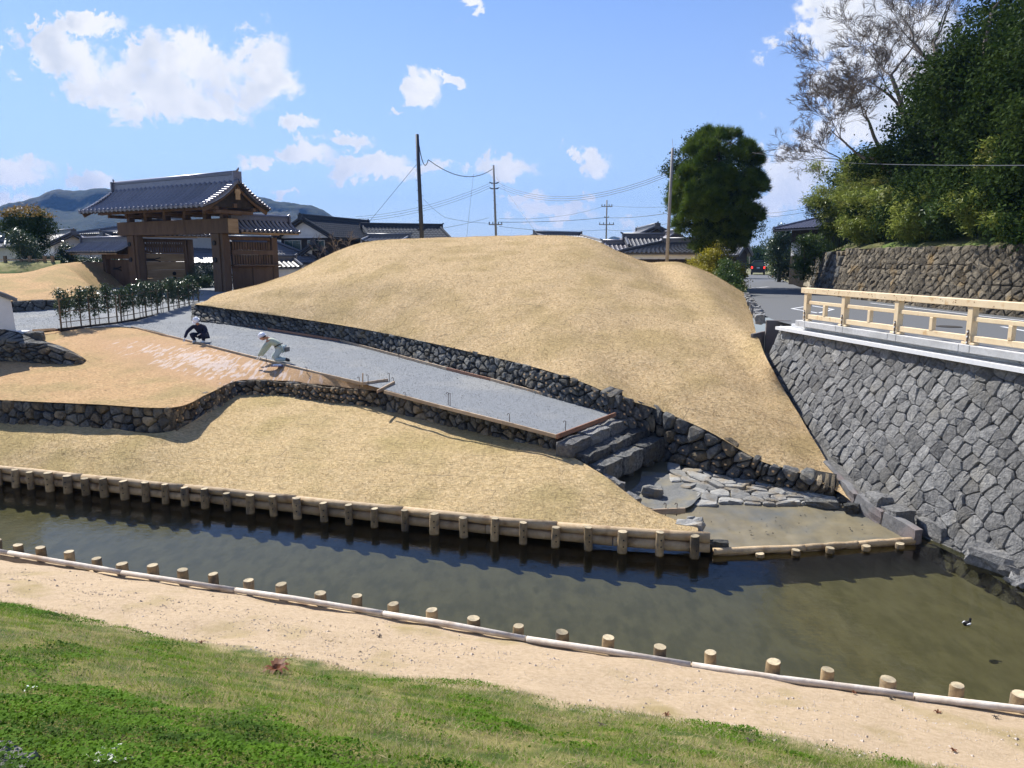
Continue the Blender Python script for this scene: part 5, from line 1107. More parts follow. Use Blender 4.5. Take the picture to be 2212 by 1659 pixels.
# ------------------------------------------------------------------ hill on the right and its trees
hr = [[Vector((24.2, 61, 5.2)), Vector((20.8, 50.3, 5.85))] + [p + Vector((.1, 0, -.05)) for p in RT_] + [Vector((22, 5, 6))]]
for dx, dz in ((1.5, .5), (5, 1.6), (14, 4.5), (30, 8)): hr.append([p + Vector((dx, 0, dz)) for p in hr[0]])
M['hillgrass'] = mat('wooded_hillside_floor', (.06, .07, .02), (.14, .13, .05), scale=2, rough=1, bump=.6, bscale=12, c3=(.10, .15, .03), scale3=.5)
loft('hillside', hr, 60, 30, 'hillgrass', .25, .6, same=True)
TG = 'dark evergreen trees on the right hillside'
def hillz(x, y): return 6.1 + max(0, x-17.3)*.32
spec = [(1985, 35.5, 6.5, 2.7, 'dark evergreen at the left front of the hillside wood'), (2075, 32, 8.6, 2.9, 'tall dark evergreen behind the bamboo, left of centre in the wood'), (2165, 29, 9.0, 2.9, 'very dark evergreen third from the left in the wood'), (2270, 26.5, 9.5, 3.0, 'very dark evergreen cut by the right picture edge'), (1915, 39, 5.3, 2.4, 'smaller evergreen at the far left tip of the hillside wood'), (2120, 38, 11, 3.8, 'tallest evergreen rising behind the others in the wood'), (2030, 42, 8.6, 3.4, 'evergreen at the back left of the hillside wood'), (2240, 34, 12, 4, 'evergreen at the back right corner of the wood'), (2215, 26, 4.6, 2.2, 'low dark evergreen right of the bamboo at the wall'), (1850, 46, 4.6, 2.4, 'evergreen above the shaded bend of the wall')]
for i, (px, Y, hgt, rad, lb_) in enumerate(spec):
    x = (px-CX)/F*Y; z0 = hillz(x, Y) - .2; bl = []
    for k in range(9):
        an = random.uniform(0, 6.28); q = random.random(); bl.append((math.cos(an)*rad*.55*q**.5, math.sin(an)*rad*.55*q**.5, hgt*(.12 + .76*k/8), rad*random.uniform(.45, .66), rad*random.uniform(.45, .66), hgt*random.uniform(.11, .17)))
    tree('evergreen_tree', (x, Y, z0), bl, 20000, .095, 'leaf_forest' if i % 3 else 'leaf_dark', lb_, 'tree', TG, .2, hgt*.8, shell=.5, clump=.30, per=22)
# bamboo and shrubs spilling over the wall
BGp = 'bright bamboo grass clumps above the high wall'
bsp = [(1790, 41.5, 3.4, 1.3, 'leafy shrub hanging over the shaded bend of the wall'), (1815, 39, 4.6, 1.7, 'tall light bamboo clump at the left end of the wood'), (1860, 36, 3.6, 1.5, 'bright yellow green bamboo clump above the left third of the wall'), (1905, 33.5, 2.9, 1.4, 'low rounded bamboo clump left of centre above the wall'), (1950, 31.5, 2.6, 1.3, 'yellow green bamboo clump with brown tips above the middle of the wall'), (1995, 29.5, 2.0, 1.2, 'bamboo clump beside the brown tipped one, to its right'), (2050, 27.5, 1.6, 1.0, 'short dull bamboo clump between the two brightest ones'), (2110, 26, 2.4, 1.1, 'bright fan shaped bamboo clump right of centre above the wall'), (2150, 25, 3.6, .8, 'tall thin bamboo spray reaching up before the dark trees'), (2200, 24, 1.0, .9, 'low grassy tuft at the right end of the wall top'), (1870, 34.8, 1.4, 1.0, 'low bamboo fringe on the wall edge, second from the left'), (1985, 28.6, 1.2, .9, 'low bamboo fringe on the wall edge near its middle')]
for i, (px, Y, hgt, rad, lb_) in enumerate(bsp):
    x = 18.35 + (.5 if hgt > 3 else 0)
    Y = x*F/(px-CX)*1.005; hgt *= 1.05; rad *= 1.1; z0 = 6.0; r_ = empty('bamboo_clump', (x, Y, z0), 0, lb_, 'bamboo', BGp)
    st = MB(); tips = []
    for k in range(24):
        an = random.uniform(0, 6.28); rr0 = random.random()*rad*.5; ln = hgt*random.uniform(.6, 1.05); bx_ = math.cos(an)*rr0; by_ = math.sin(an)*rr0; ox = math.cos(an)*rad*.6; oy = math.sin(an)*rad*.6
        pts = [Vector((bx_, by_, 0)), Vector((bx_+ox*.3, by_+oy*.3, ln*.5)), Vector((bx_+ox, by_+oy, ln*.92)), Vector((bx_+ox*1.4, by_+oy*1.4, ln*.95))]; st.tube(pts, [.015, .012, .008, .004], 4); tips += [cr(pts, t_) for t_ in (.3, .45, .6, .75, .9, 1)]
    st.build('stems', 'leaf_mid', r_)
    T_ = np.array([tuple(t_) for t_ in tips]); per = 58; C = np.repeat(T_, per, 0) + rng.normal(size=(len(T_)*per, 3))*np.array([.17, .17, .13])*(.6+rad*.4)
    Nn = rng.normal(size=C.shape)*.6 + np.array([0, -.2, .7]); Nn /= np.linalg.norm(Nn, axis=1)[:, None]
    npmesh('leaves', leaf_quads(C, Nn, .115, .2), 4, 'leaf_bamboo' if i not in (0, 6) else 'leaf_mid', r_)
# bare trees in front of the sky
def bare(loc, L_, r, label, dirv, depth=6, spread=.55, group='leafless trees above the hillside'):
    t_ = empty('bare_tree', loc, 0, label, 'tree', group); b = MB(); gzz = (6.1 + max(0, loc[0]-17.3)*.32 if loc[1] < 45 and loc[0] > 10 else loc[2]) - loc[2] - .3
    if gzz < -.5: b.tube([Vector(dirv)*(gzz/max(dirv[2], .6)) , Vector(dirv)*(gzz*.55/max(dirv[2], .6)) + Vector((.12, 0, -.1)), Vector(dirv)*-.25], [r*1.5, r*1.3, r*1.1, r], 7, False)
    branch(b, (0, 0, -.3), dirv, L_, r, depth, spread, .06, 3, None, .008); b.build('branches', 'bark_brown', t_); return t_
random.seed(21)
def bq(px, py, Y): return tuple(Q(px, py, Y))
for (px, py, Y, L_, r0, d_, dep, lb_) in ((1915, 340, 40, 2.3, .13, (-.5, 0, 1), 7, 'brownish leafless tree spreading left from the dark wood against the cloud'),
    (1880, 385, 42, 2.0, .11, (-1.1, 0, .6), 7, 'leafless tree with low arching branches reaching farthest left'),
    (1960, 260, 38, 2.7, .15, (-.35, 0, 1), 7, 'leafless crown rising just left of the dark wood top'),
    (2040, 190, 36, 2.6, .14, (-.1, 0, 1), 6, 'leafless crown rising over the middle of the dark wood'),
    (1950, 230, 41, 1.9, .09, (-.4, .1, 1), 7, 'thin leafless tree between the two left bare crowns'),
    (2030, 150, 35, 2.0, .10, (-.5, .1, 1), 6, 'upper leafless crown touching the top of the picture'),
    (2130, 120, 33, 2.4, .12, (.1, 0, 1), 6, 'leafless crown at the top right above the evergreens'),
    (1870, 330, 39, 1.7, .07, (-.9, .1, .7), 7, 'fine twigged leafless tree below the arching one')):
    bare(bq(px, py, Y), L_, r0, lb_, d_, dep)
bare(pt(760, 44) + (4.7,), .9, .03, 'small leafless shrub on the left shoulder of the mound', (-.2, 0, 1), 5, group=None)
bare(pt(700, 50) + (4.3,), 1.0, .03, 'thin leafless shrub in front of the two storey house', (.2, 0, 1), 4, group=None)
random.seed(31)
# pine by the road with a darker tree behind
pz = 3.6; px_, py_ = pt(1541, 48)
pine = empty('pine_tree', (px_, py_, pz), 0, 'tall dense green pine at the road side end of the mound', 'tree')
b = MB(); b.tube([(0, 0, -.3), (.1, 0, 1.5), (-.1, .1, 3.2), (0, 0, 5.5), (0, 0, 9.4)], [.24, .2, .16, .12, .05], 8)
for k in range(26):
    z = random.uniform(2.4, 9); an = random.uniform(0, 6.28); q = 2.4*(1 - abs(z-5.6)/5.2)**.6; b.tube([(0, 0, z), (math.cos(an)*q*.6, math.sin(an)*q*.6, z+.25), (math.cos(an)*q, math.sin(an)*q, z+.7)], [.05, .035, .015], 4)
b.build('trunk', 'bark', pine, True)
def pine_crown(n, per, ln, prof, name='crown', m='needle', parent=None):
    z = rng.uniform(0, 1, n); a = rng.uniform(0, 2*np.pi, n); rr = np.interp(z, *prof)*(1 + .10*np.sin(a*3+z*9) + .07*np.sin(a*7-z*13)); dp = 1 - rng.random(n)**2*.45
    c = np.stack([np.cos(a)*rr*dp, np.sin(a)*rr*dp, z*(prof[2] if len(prof) > 2 else 1)], 1); return c
prof = ([0, .08, .25, .5, .7, .85, 1], [.8, 2.0, 3.1, 3.4, 3.1, 2.4, 1.0])
nn_ = 4200; nb = 150; zb = rng.uniform(0, 1, nb)**.9; ab = rng.uniform(0, 2*np.pi, nb); rb_0 = .90*np.interp(zb, *prof)*rng.uniform(.66, .86, nb)
bc = np.stack([np.cos(ab)*rb_0, np.sin(ab)*rb_0, 2.3 + zb*7.3], 1); br_ = rng.uniform(.38, .78, nb)*np.interp(zb, [0, .5, 1], [.9, 1.05, .7]); k = rng.choice(nb, nn_, p=br_**2/np.sum(br_**2))
dv = rnd_dirs(nn_); dv[:, 2] = np.abs(dv[:, 2])*1.0 - .25; dv += np.stack([np.cos(ab[k]), np.sin(ab[k]), np.zeros(nn_)], 1)*.5; dv /= np.linalg.norm(dv, axis=1)[:, None]
cc = bc[k] + dv*br_[k][:, None]*rng.uniform(.75, 1.0, (nn_, 1)); dd = dv + np.array([0, 0, .35]); dd /= np.linalg.norm(dd, axis=1)[:, None]
per = 34; ci = np.repeat(np.arange(nn_), per); d2 = dd[ci] + rng.normal(size=(len(ci), 3))*.55; d2 /= np.linalg.norm(d2, axis=1)[:, None]; st_ = cc[ci] + rng.normal(size=(len(ci), 3))*.07
sd = np.cross(d2, rng.normal(size=d2.shape)); sd /= np.linalg.norm(sd, axis=1)[:, None]; ln = rng.uniform(.2, .42, (len(ci), 1))
crown(pine, [(0, 0, 6.2, 1.9, 1.9, 2.9), (0, 0, 4.0, 1.7, 1.7, 1.3)], 16000, .10, 'leaf_dark', shell=.9, clump=.35, name='inner_crown')
npmesh('crown', np.stack([st_ - sd*.014, st_ + sd*.014, st_ + d2*ln], 1).reshape(-1, 3), 3, 'needle', pine)
tree('evergreen_tree', (*pt(1512, 52), 3.4), [(-.9, 0, 8.2, 1.6, 1.5, 1.6), (-.3, 0, 9.6, 1.4, 1.3, 1.1), (-1.9, 0, 8.0, .9, .9, .8), (-2.0, 0, 6.6, .7, .9, .5), (-1.4, 0, 5.6, 1.0, .9, .9), (.5, 0, 8, 2, 1.5, 1.8), (3.0, 0, 4.2, 1.3, 1, .9), (1.2, 0, 5.6, 2.4, 1.5, 1.8)], 14000, .085, 'leaf_dark', 'dark broadleaf tree showing behind the left top of the pine', shell=.5, clump=.22)
tree('yellow_shrub', (*pt(1546, 44), 3.5), [(0, 0, 1.3, 1.2, .9, .95), (-1.1, -.2, 1.45, .8, .8, .7), (1.0, .2, 1.1, .85, .8, .85), (0, 0, 2.3, .55, .5, .7), (-.4, -.4, 2.0, .7, .5, .5), (.6, -.8, .5, .9, .7, .7)], 16000, .06, 'leaf_yellow', 'yellow green leafy shrub at the foot of the pine beside the road', 'shrub', trunk_r=.05, clump=.16, shell=.6)
tree('yellow_shrub', (*pt(1515, 42), 4.0), [(0, 0, .6, .7, .6, .55), (.4, -.2, .5, .6, .5, .5)], 3500, .055, 'leaf_yellow', 'low yellow green shrub left of the pine trunk', 'shrub', trunk_r=.04, clump=.14, shell=.6)
tree('roadside_shrub', (*pt(1574, 40), 3.5), [(0, 0, .7, .6, .7, .75), (.2, 1.0, 1.0, .7, .8, .95), (.0, -1, .35, .45, .6, .45)], 9000, .055, 'leaf_mid', 'dark green shrub at the road edge in front of the yellow one', 'shrub', trunk_r=.04, clump=.14, shell=.6)
tree('roadside_tree', (*pt(1684, 66), 3.4), [(0, 0, 2.4, 1.1, 1.1, 1.6), (.2, 0, 3.9, 1.0, 1, 1.0), (-.5, 0, 2.9, .8, .8, .8), (.3, 0, 1, .9, .9, 1.0)], 11000, .085, 'leaf_glossy', 'dense dark tree on the right of the road before the dark house', shell=.5, clump=.2)
tree('ivy_shrub', (*pt(1735, 47.5), 4.6), [(0, 0, 1.2, .7, .7, 1.0), (.1, .2, .3, .75, .7, .8), (-.1, -.2, 2, .5, .5, .5), (.9, 0, 1.6, .8, .8, .8)], 10000, .055, 'leaf_mid', 'clipped ivy covered shrub bulging over the cream roadside wall', 'shrub', trunk_r=.08, clump=.13, shell=.5)
for i, (px, Y, s_, lb_) in enumerate(((1640, 150, 5.0, 'small round tree at the far end of the road, left one'), (1668, 140, 6.5, 'grey green tree at the far end of the road, right one'), (1625, 135, 4.5, 'distant dark bush left of the van'), (1690, 110, 5.5, 'distant tree behind the roadside tree'))):
    tree('distant_tree', (*pt(px, Y), 3.1), [(0, 0, s_*.6, s_*.4, s_*.4, s_*.35), (s_*.25, 0, s_*.5, s_*.3, s_*.3, s_*.3), (-s_*.2, 0, s_*.35, s_*.3, s_*.3, s_*.3)], 2600, .2, 'leaf_dark', lb_, group='trees at the far end of the road', clump=.4, per=16)
tree('hedge_shrub', (*pt(1692, 84), 3.3), [(0, 0, 1.6, .5, 1.5, .9), (0, 2, 1.6, .5, 1.5, .9)], 3000, .08, 'leaf_bamboo', 'clipped yellow green hedge above the farther roadside wall', 'hedge', trunk_r=.05)
# left side vegetation
tr = tree('round_topped_tree', (*pt(72, 54), 4.3), [(0, 0, 3.6, 1.9, 1.4, 1.1), (-.6, 0, 3.3, 1.3, 1.2, 1.0), (.7, 0, 3.4, 1.2, 1.2, 1.0), (.2, 0, 2.5, 1.1, 1, .8), (.7, 0, 1.5, .7, .7, .7)], 15000, .07, 'leaf_dark', 'round topped tree with orange tinged crown at the far left', trunk_h=3, trunk_r=.12, shell=.5, clump=.2)
crown(tr, [(0, 0, 4.15, 1.75, 1.3, .75)], 4200, .06, 'leaf_rust', clump=.14, floor=4.1, name='new_growth')
tree('glossy_shrub', (*pt(58, 50), 4.9), [(0, 0, 1.6, .9, .8, .8), (.3, 0, .9, .8, .8, .7), (-.5, 0, 2.1, .5, .5, .5)], 6000, .06, 'leaf_glossy', 'shiny leaved shrub in front of the round topped tree', 'shrub', trunk_r=.06, clump=.16, shell=.6)
for i, (px, Y, w_, h_, lb_) in enumerate(((120, 52, 1.1, .9, 'low shrub right of the round topped tree'), (146, 53, .55, 1.6, 'pointed shrub before the white storehouse'), (172, 56, 1.4, .9, 'glossy rounded shrub below the storehouse gable'), (215, 58, 1.4, .8, 'glossy rounded shrub left of the side gate roof'), (245, 54, 1.2, .8, 'dark shrub behind the side gate roof'), (440, 53, 1.6, 1.2, 'dark hedge seen through the gate opening'), (425, 50, .8, .6, 'low dark plant at the foot of the gate opening'))):
    tree('shrub', (*pt(px, Y), 4.5 if px < 300 else 3.6), [(0, 0, h_*.7, w_, w_*.6, h_*.6), (w_*.5, 0, h_*.5, w_*.7, w_*.5, h_*.5)], 5000, .06, 'leaf_glossy', lb_, 'shrub', 'shrubs behind the far left lawn and gate', trunk_r=.05, clump=.15, shell=.6)
# green grass patch and post and rail fence at far left
gf = MB(); 
fence = empty('post_and_rail_fence', pt(20, 49) + (4.9,), 0, 'low weathered post and rail fence at the far left before the houses', 'fence')
fp = [Vector((*pt(px, 49), 4.95)) for px in (-40, -12, 15, 50, 68, 83, 100, 117)]
for i, p in enumerate(fp):
    MB().box(-.08, .08, -.08, .08, -.2, .75 if i % 2 == 0 or i > 5 else .55).build('post', 'bamboo_pole', fence).location = p - fence.location
for a, b_ in zip(fp, fp[1:]): MB().bar(a - fence.location + Vector((.081, 0, .5)), b_ - fence.location + Vector((-.081, 0, .5)), .05, .08).build('rail', 'board', fence)

# ------------------------------------------------------------------ hedge on bamboo trellis
def trellis(a, b_, hgt, label, nposts, foliage_from, hedge_label):
    a = Vector(a); b_ = Vector(b_); d = b_-a; L_ = Vector((d.x, d.y)).length; root = empty('bamboo_trellis', a, math.atan2(d.y, d.x), label, 'trellis', 'bamboo trellises round the path'); sl = d.z/L_
    n = int(L_/.42)
    for i in range(n+1):
        x = L_*i/n; big = i % max(1, n//(nposts-1)) == 0
        MB().tube([(x, 0, x*sl-.1), (x, 0, x*sl + (hgt*.85 if not big else hgt*.8))], .036 if big else .016, 7).build('post' if big else 'upright', 'bamboo_pole', root)
    for f in (.18, .45, .75): MB().tube([(-.05, -.03, hgt*f), (L_+.05, -.03, L_*sl + hgt*f)], .018, 6).build('rail', 'bamboo_pole', root)
    MB().bar((-.1, 0, 0), (L_+.1, 0, L_*sl), .16, .12).build('sill_board', 'darkwood', root)
    ns = int(L_/.62)
    for i in range(ns):
        x = L_*(i+.5)/ns; w = root.matrix_basis @ Vector((x, .12, x*sl))
        h = hgt*random.uniform(.92, 1.08); ORD = ('first', 'second', 'third', 'fourth', 'fifth', 'sixth', 'seventh', 'eighth', 'ninth', 'tenth', 'eleventh', 'twelfth', 'thirteenth', 'fourteenth')
        sh = empty('camellia_shrub', w, 0, 'clipped evergreen shrub, ' + ORD[i] + ' from the left ' + hedge_label, 'shrub', 'clipped evergreen shrubs tied to the bamboo trellis')
        MB().tube([(0, 0, -.1), (random.uniform(-.05, .05), 0, h*.6), (0, 0, h*.9)], [.02, .015, .008], 5).build('stem', 'bark', sh)
        crown(sh, [(0, 0, h*.74, .40, .26, h*.26), (random.uniform(-.1, .1), 0, h*.48, .34, .22, h*.22), (random.uniform(-.14, .14), 0, h*.93, .22, .18, h*.12)], 1500, .045, 'leaf_glossy', clump=.085, per=12, shell=.8, name='foliage')
    return root
t1a = P(133, 712, 2.68); t1b = P(254, 698, 2.74); t2b = P(430, 662, 3.08)
trellis(t1a, t1b, 1.62, 'front bamboo trellis with evergreen shrubs at the left end of the path', 3, .35, 'on the front trellis above the slope')
trellis(t1b + Vector((.05, .25, 0)), t2b, 1.55, 'back bamboo trellis running away towards the castle gate', 6, .3, 'on the back trellis before the castle gate')

# ------------------------------------------------------------------ poles and wires
def pole(base, top, r, m, label, arms=()):
    base = Vector(base); top = Vector(top); root = empty('utility_pole', base, 0, label, 'utility pole'); d = top-base
    MB().tube([(0, 0, 0), d], [r, r*.75], 10).build('shaft', m, root, True)
    for f, w_, kind in arms:
        c = d*f
        if kind == 'arm':
            MB().bar(c + Vector((-w_, -.1, 0)), c + Vector((w_, -.1, 0)), .08, .1).build('crossarm', m if m != 'wire' else 'pole_grey', root)
            for k in (-.9, -.4, .4, .9): MB().tube([c + Vector((w_*k, -.1, .05)), c + Vector((w_*k, -.1, .25))], .05, 6).build('insulator', 'wire', root)
        elif kind == 'ins':
            for k in (-1, 1): MB().tube([c + Vector((0, -.05, 0)), c + Vector((w_*k*.6, -.05, .02)), c + Vector((w_*k, -.05, .12))], [.03, .07, .04], 6).build('insulator', 'wire', root)
        elif kind == 'steps':
            for q in range(14): MB().tube([c*((q+4)/18)+Vector((-.02, 0, 0)), c*((q+4)/18) + Vector(((-1)**q*w_, 0, 0))], .012, 4).build('step_bolt', 'wire', root)
    return root
def pq(px, py, Y): return Q(px, py, Y)
p1b, p1t = pq(912, 530, 50), pq(901, 290, 50); pole(p1b, p1t, .15, 'pole_dark', 'dark slightly leaning utility pole behind the mound, the tallest in view', ((.14, .32, 'ins'), (.82, .22, 'steps')))
p2b, p2t = pq(1072, 525, 72), pq(1066, 357, 72); pole(p2b, p2t, .12, 'pole_grey', 'grey utility pole with crossarm and insulators near the picture centre', ((.24, .65, 'arm'), (.77, .45, 'ins'), (.70, .45, 'ins'), (.9, .2, 'steps')))
p3b, p3t = pq(1309, 540, 90), pq(1311, 432, 90); pole(p3b, p3t, .10, 'pole_grey', 'small distant pole with crossarms right of the mound peak', ((.87, .65, 'arm'), (.65, .3, 'ins'), (.51, .9, 'arm')))
p4b, p4t = pq(1440, 575, 43), pq(1453, 320, 43); pole(p4b, p4t, .10, 'pole_grey', 'pale concrete pole in front of the left side of the pine', ())
pole(pq(1619, 570, 130), pq(1618.5, 519, 130), .12, 'pole_grey', 'tiny grey pole above the road end, left one'); pole(pq(1627, 570, 150), pq(1626, 532, 150), .12, 'pole_grey', 'tiny grey pole above the road end, right one', ((.9, .4, 'arm'),))
pole(pq(1231-0, 520, 100), pq(1170, 497, 100), .0001, 'wire', 'tiny') if False else None
def wire(pts, sag, r, label):
    pts = [pq(*p) for p in pts]; c = pts[0]; b = MB(); P_ = []
    for a, e in zip(pts, pts[1:]):
        for i in range(13):
            t_ = i/12; P_.append(a.lerp(e, t_) - Vector((0, 0, sag*4*t_*(1-t_))) - c)
    b.tube(P_, r, 4); o = b.build('overhead_wire', 'wire'); o.location = c; tag(o, label, 'wire', 'overhead wires')
wire([(903, 300, 50), (925, 345, 52), (1064, 365, 72)], .9, .03, 'spiral cable sagging from the tall dark pole to the central pole')
wire([(900, 355, 50), (792, 486, 62)], 0, .016, 'guy wire slanting left from the tall dark pole to a house')
for k in range(3): wire([(768, 476-8+k*5, 74), (1058, 396+k*5, 72)], .6, .014, ('highest', 'middle', 'lowest')[k] + ' of three wires rising from the left to the central pole')
for k in range(3): wire([(1078, 396+k*4.5, 72), (1440, 373+k*4.5, 45)], 1.3, .014, ('highest', 'middle', 'lowest')[k] + ' of three wires from the central pole to the concrete pole')
wire([(1078, 480, 72), (1308, 470, 90), (1440, 461, 60)], .15, .022, 'thick low wire passing the small distant pole')
wire([(1078, 489, 72), (1310, 496, 90), (1440, 483, 60)], .3, .016, 'lowest wire crossing above the mound right of centre')
wire([(1072, 383, 72), (1165, 512, 60)], 0, .012, 'guy wire slanting right from the central pole behind the mound')
wire([(1023, 375, 66), (1008, 512, 60)], 0, .010, 'thin drop wire left of the central pole')
wire([(912, 500, 50), (1056, 470, 72)], .1, .014, 'wire from the dark pole foot to the central pole crossarm')
wire([(915, 430, 50), (962, 470, 60), (1056, 482, 72)], .1, .012, 'thin wire kinking down from the dark pole to the crossarm')
wire([(1078, 472, 72), (1303, 446, 90)], .5, .012, 'thin wire from the crossarm to the top of the small distant pole'); wire([(1315, 444, 90), (1440, 447, 60)], .1, .012, 'thin wire from the small distant pole behind the concrete pole')
wire([(1625, 330, 45), (1830, 352, 40), (2280, 357, 22)], .05, .014, 'single wire crossing in front of the dark wood on the right')
wire([(1628, 462, 60), (1745, 448, 56)], .1, .012, 'upper thin wire above the road'); wire([(1628, 470, 60), (1745, 457, 56)], .1, .012, 'lower thin wire above the road')
wire([(1454, 320, 43), (1452, 300, 46)], 0, .012, 'short wire at the top of the concrete pole')

# ------------------------------------------------------------------ vehicles and cone
vp = Vector((*pt(1637, 104, 3.3), 3.22)); van = empty('van', vp, -.32, 'dark grey van driving away down the road with its brake lights lit', 'van')
def hull(name, secs, m, par):
    """secs: (y, halfwidth list with z) cross sections"""
    b = MB(); n = len(secs[0][1])*2
    for y, pr in secs:
        b.v += [(x, y, z) for x, z in pr] + [(-x, y, z) for x, z in reversed(pr)]
    for i in range(len(secs)-1):
        for j in range(n): b.f.append((i*n+j, i*n+(j+1) % n, (i+1)*n+(j+1) % n, (i+1)*n+j))
    b.f.append(tuple(range(n))[::-1]); b.f.append(tuple((len(secs)-1)*n+j for j in range(n))); return bevel(b.build(name, m, par), .04, 2)
pr = [(.80, .28), (.92, .5), (.93, .95), (.86, 1.35), (.76, 1.78), (.62, 1.93)]
hull('body', [(0, pr), (3.2, pr), (4.0, [(.80, .28), (.90, .5), (.9, .9), (.82, 1.0), (.7, 1.1), (.6, 1.15)]), (4.4, [(.75, .3), (.85, .5), (.85, .8), (.8, .88), (.7, .92), (.6, .94)])], 'van', van)
MB().box(-.70, .70, -.05, -.02, 1.15, 1.72).build('rear_window', 'glass', van); MB().box(-.88, .88, -.12, 0, .32, .52).build('bumper', 'van', van); MB().box(-.2, .2, -.06, -.03, .88, 1.02).build('number_plate', 'plate', van)
for s_ in (-1, 1): MB().box(s_*.82-.10, s_*.82+.10, -.06, .02, .85, 1.12).build('brake_light', 'brake', van); MB().box(s_*.95-.01, s_*.95+.01, .5, 3.1, 1.2, 1.65).build('side_window', 'glass', van)
for x in (-.82, .82):
    for y in (.8, 3.5): w_ = MB().disc_prism((x-.11, y, .32), (1, 0, 0), .33, .22, 16).build('wheel', 'rubber', van); MB().disc_prism((x-.13, y, .32), (1, 0, 0), .18, .26, 10).build('rim', 'iron', w_)
cp = Vector((*pt(1656, 135, 3.2), 3.15)); car = empty('car', cp, -.32, 'tiny white car facing us beyond the van', 'car')
hull('body', [(0, [(.7, .25), (.8, .45), (.8, .7), (.78, .8), (.7, .86)]), (1.0, [(.8, .25), (.84, .45), (.84, .8), (.8, .9), (.72, .95)]), (1.8, [(.8, .25), (.84, .45), (.84, .85), (.72, 1.25), (.6, 1.42)]), (3.3, [(.8, .25), (.84, .45), (.84, .85), (.74, 1.25), (.6, 1.4)]), (4.0, [(.75, .3), (.8, .5), (.8, .8), (.7, 1.0), (.6, 1.05)])], 'white_paint', car)
MB().bar((-.6, 1.38, 1.12), (.6, 1.38, 1.12), .5, .02, up=Vector((0, -.6, 1))).build('windscreen', 'glass', car)
for x in (-.75, .75):
    for y in (.7, 3.2): MB().disc_prism((x-.1, y, .3), (1, 0, 0), .3, .2, 12).build('wheel', 'rubber', car)
co = empty('traffic_cone', (*pt(1672.5, 88, 3.4), 3.36), 0, 'small orange cone on the right road side beyond the cream wall', 'cone'); MB().tube([(0, 0, .03), (0, 0, .7)], [.17, .04], 10).build('body', 'orange', co); MB().box(-.2, .2, -.2, .2, 0, .03).build('base', 'orange', co)

# ------------------------------------------------------------------ hills
def hills(name, prof, Y, dY, m='hill', seed=0):
    top = [Q(px, py, Y) for px, py in prof]; fr_ = [Vector((p.x*(Y-dY)/Y, Y-dY, 3)) for p in top]; bk = [Vector((p.x*(Y+dY)/Y, Y+dY, 3)) for p in top]
    md = [a.lerp(b, .5) for a, b in zip(fr_, top)]; m3 = [a.lerp(b, .8) for a, b in zip(fr_, top)]
    rows = [fr_, md, m3, top, bk]; nu, nv = 260, 70; V = []; Fc = []
    for j in range(nv):
        for i in range(nu):
            p = cr([cr(r, i/(nu-1)) for r in rows], j/(nv-1)); e = min(1, (p.z-3)/20)
            rg_ = abs(mn.noise(Vector((p.x*.006, p.y*.003, seed))))*-34 + mn.noise(Vector((p.x*.02, p.y*.015, seed)))*8
            at_top = math.exp(-((j/(nv-1)-.75)/.08)**2)
            V.append(p + Vector((0, 0, max(-p.z+3, (rg_*(1-at_top) + mn.noise(p*.05)*2.2 + mn.noise(p*.12)*1.6)*e))))
    for j in range(nv-1):
        for i in range(nu-1): Fc.append((j*nu+i, j*nu+i+1, (j+1)*nu+i+1, (j+1)*nu+i))
    o = pyd(name, V, Fc, m, None, True); o['kind'] = 'structure'; return o
hills('hills', [(-420, 520), (-260, 500), (-120, 478), (-20, 458), (30, 447), (80, 432), (120, 414), (160, 418), (200, 413), (250, 416), (320, 420), (420, 424), (520, 428), (560, 430), (600, 440), (650, 446), (690, 455), (725, 472), (760, 486), (800, 490), (835, 498), (880, 515), (940, 540), (1010, 556)], 1150, 420, seed=1)
hills('far_hill', [(1270, 552), (1300, 530), (1318, 515), (1330, 513), (1345, 518), (1365, 523), (1390, 525), (1420, 528), (1480, 540), (1560, 552), (1640, 556)], 1500, 250, seed=5)

# ------------------------------------------------------------------ bird on the water
bp_ = P(2088, 1350, 0); bird = empty('water_bird', bp_, .5, 'small dark bird with pale flank swimming on the stream at the right', 'bird')
bm = bmesh.new(); bmesh.ops.create_uvsphere(bm, u_segments=14, v_segments=10, radius=1)
for v in bm.verts:
    x, y, z = v.co; v.co = (x*.085*(1 if x < 0 else 1.0), y*.042*(1-.3*max(x, 0)), z*.036 + .025 + (.02 if x < -.7 else 0))
r_ = bmesh.ops.create_uvsphere(bm, u_segments=10, v_segments=8, radius=.021)
for v in r_['verts']: v.co += Vector((.085, 0, .078))
me = bpy.data.meshes.new('body'); bm.to_mesh(me); bm.free()
o = link('body', me, 'rubber', bird, True); rm = o.modifiers.new('r', 'REMESH'); rm.mode = 'VOXEL'; rm.voxel_size = .006
MB().tube([(.07, 0, .03), (.083, 0, .07)], [.022, .016], 8).build('neck', 'rubber', bird); MB().tube([(.1, 0, .078), (.128, 0, .074)], [.006, .002], 5).build('beak', 'orange', bird)
for s_ in (-1, 1): MB().tube([(-.06, s_*.036, .035), (.0, s_*.042, .033), (.05, s_*.033, .03)], [.006, .016, .006], 6).build('flank', 'granite_white', bird)

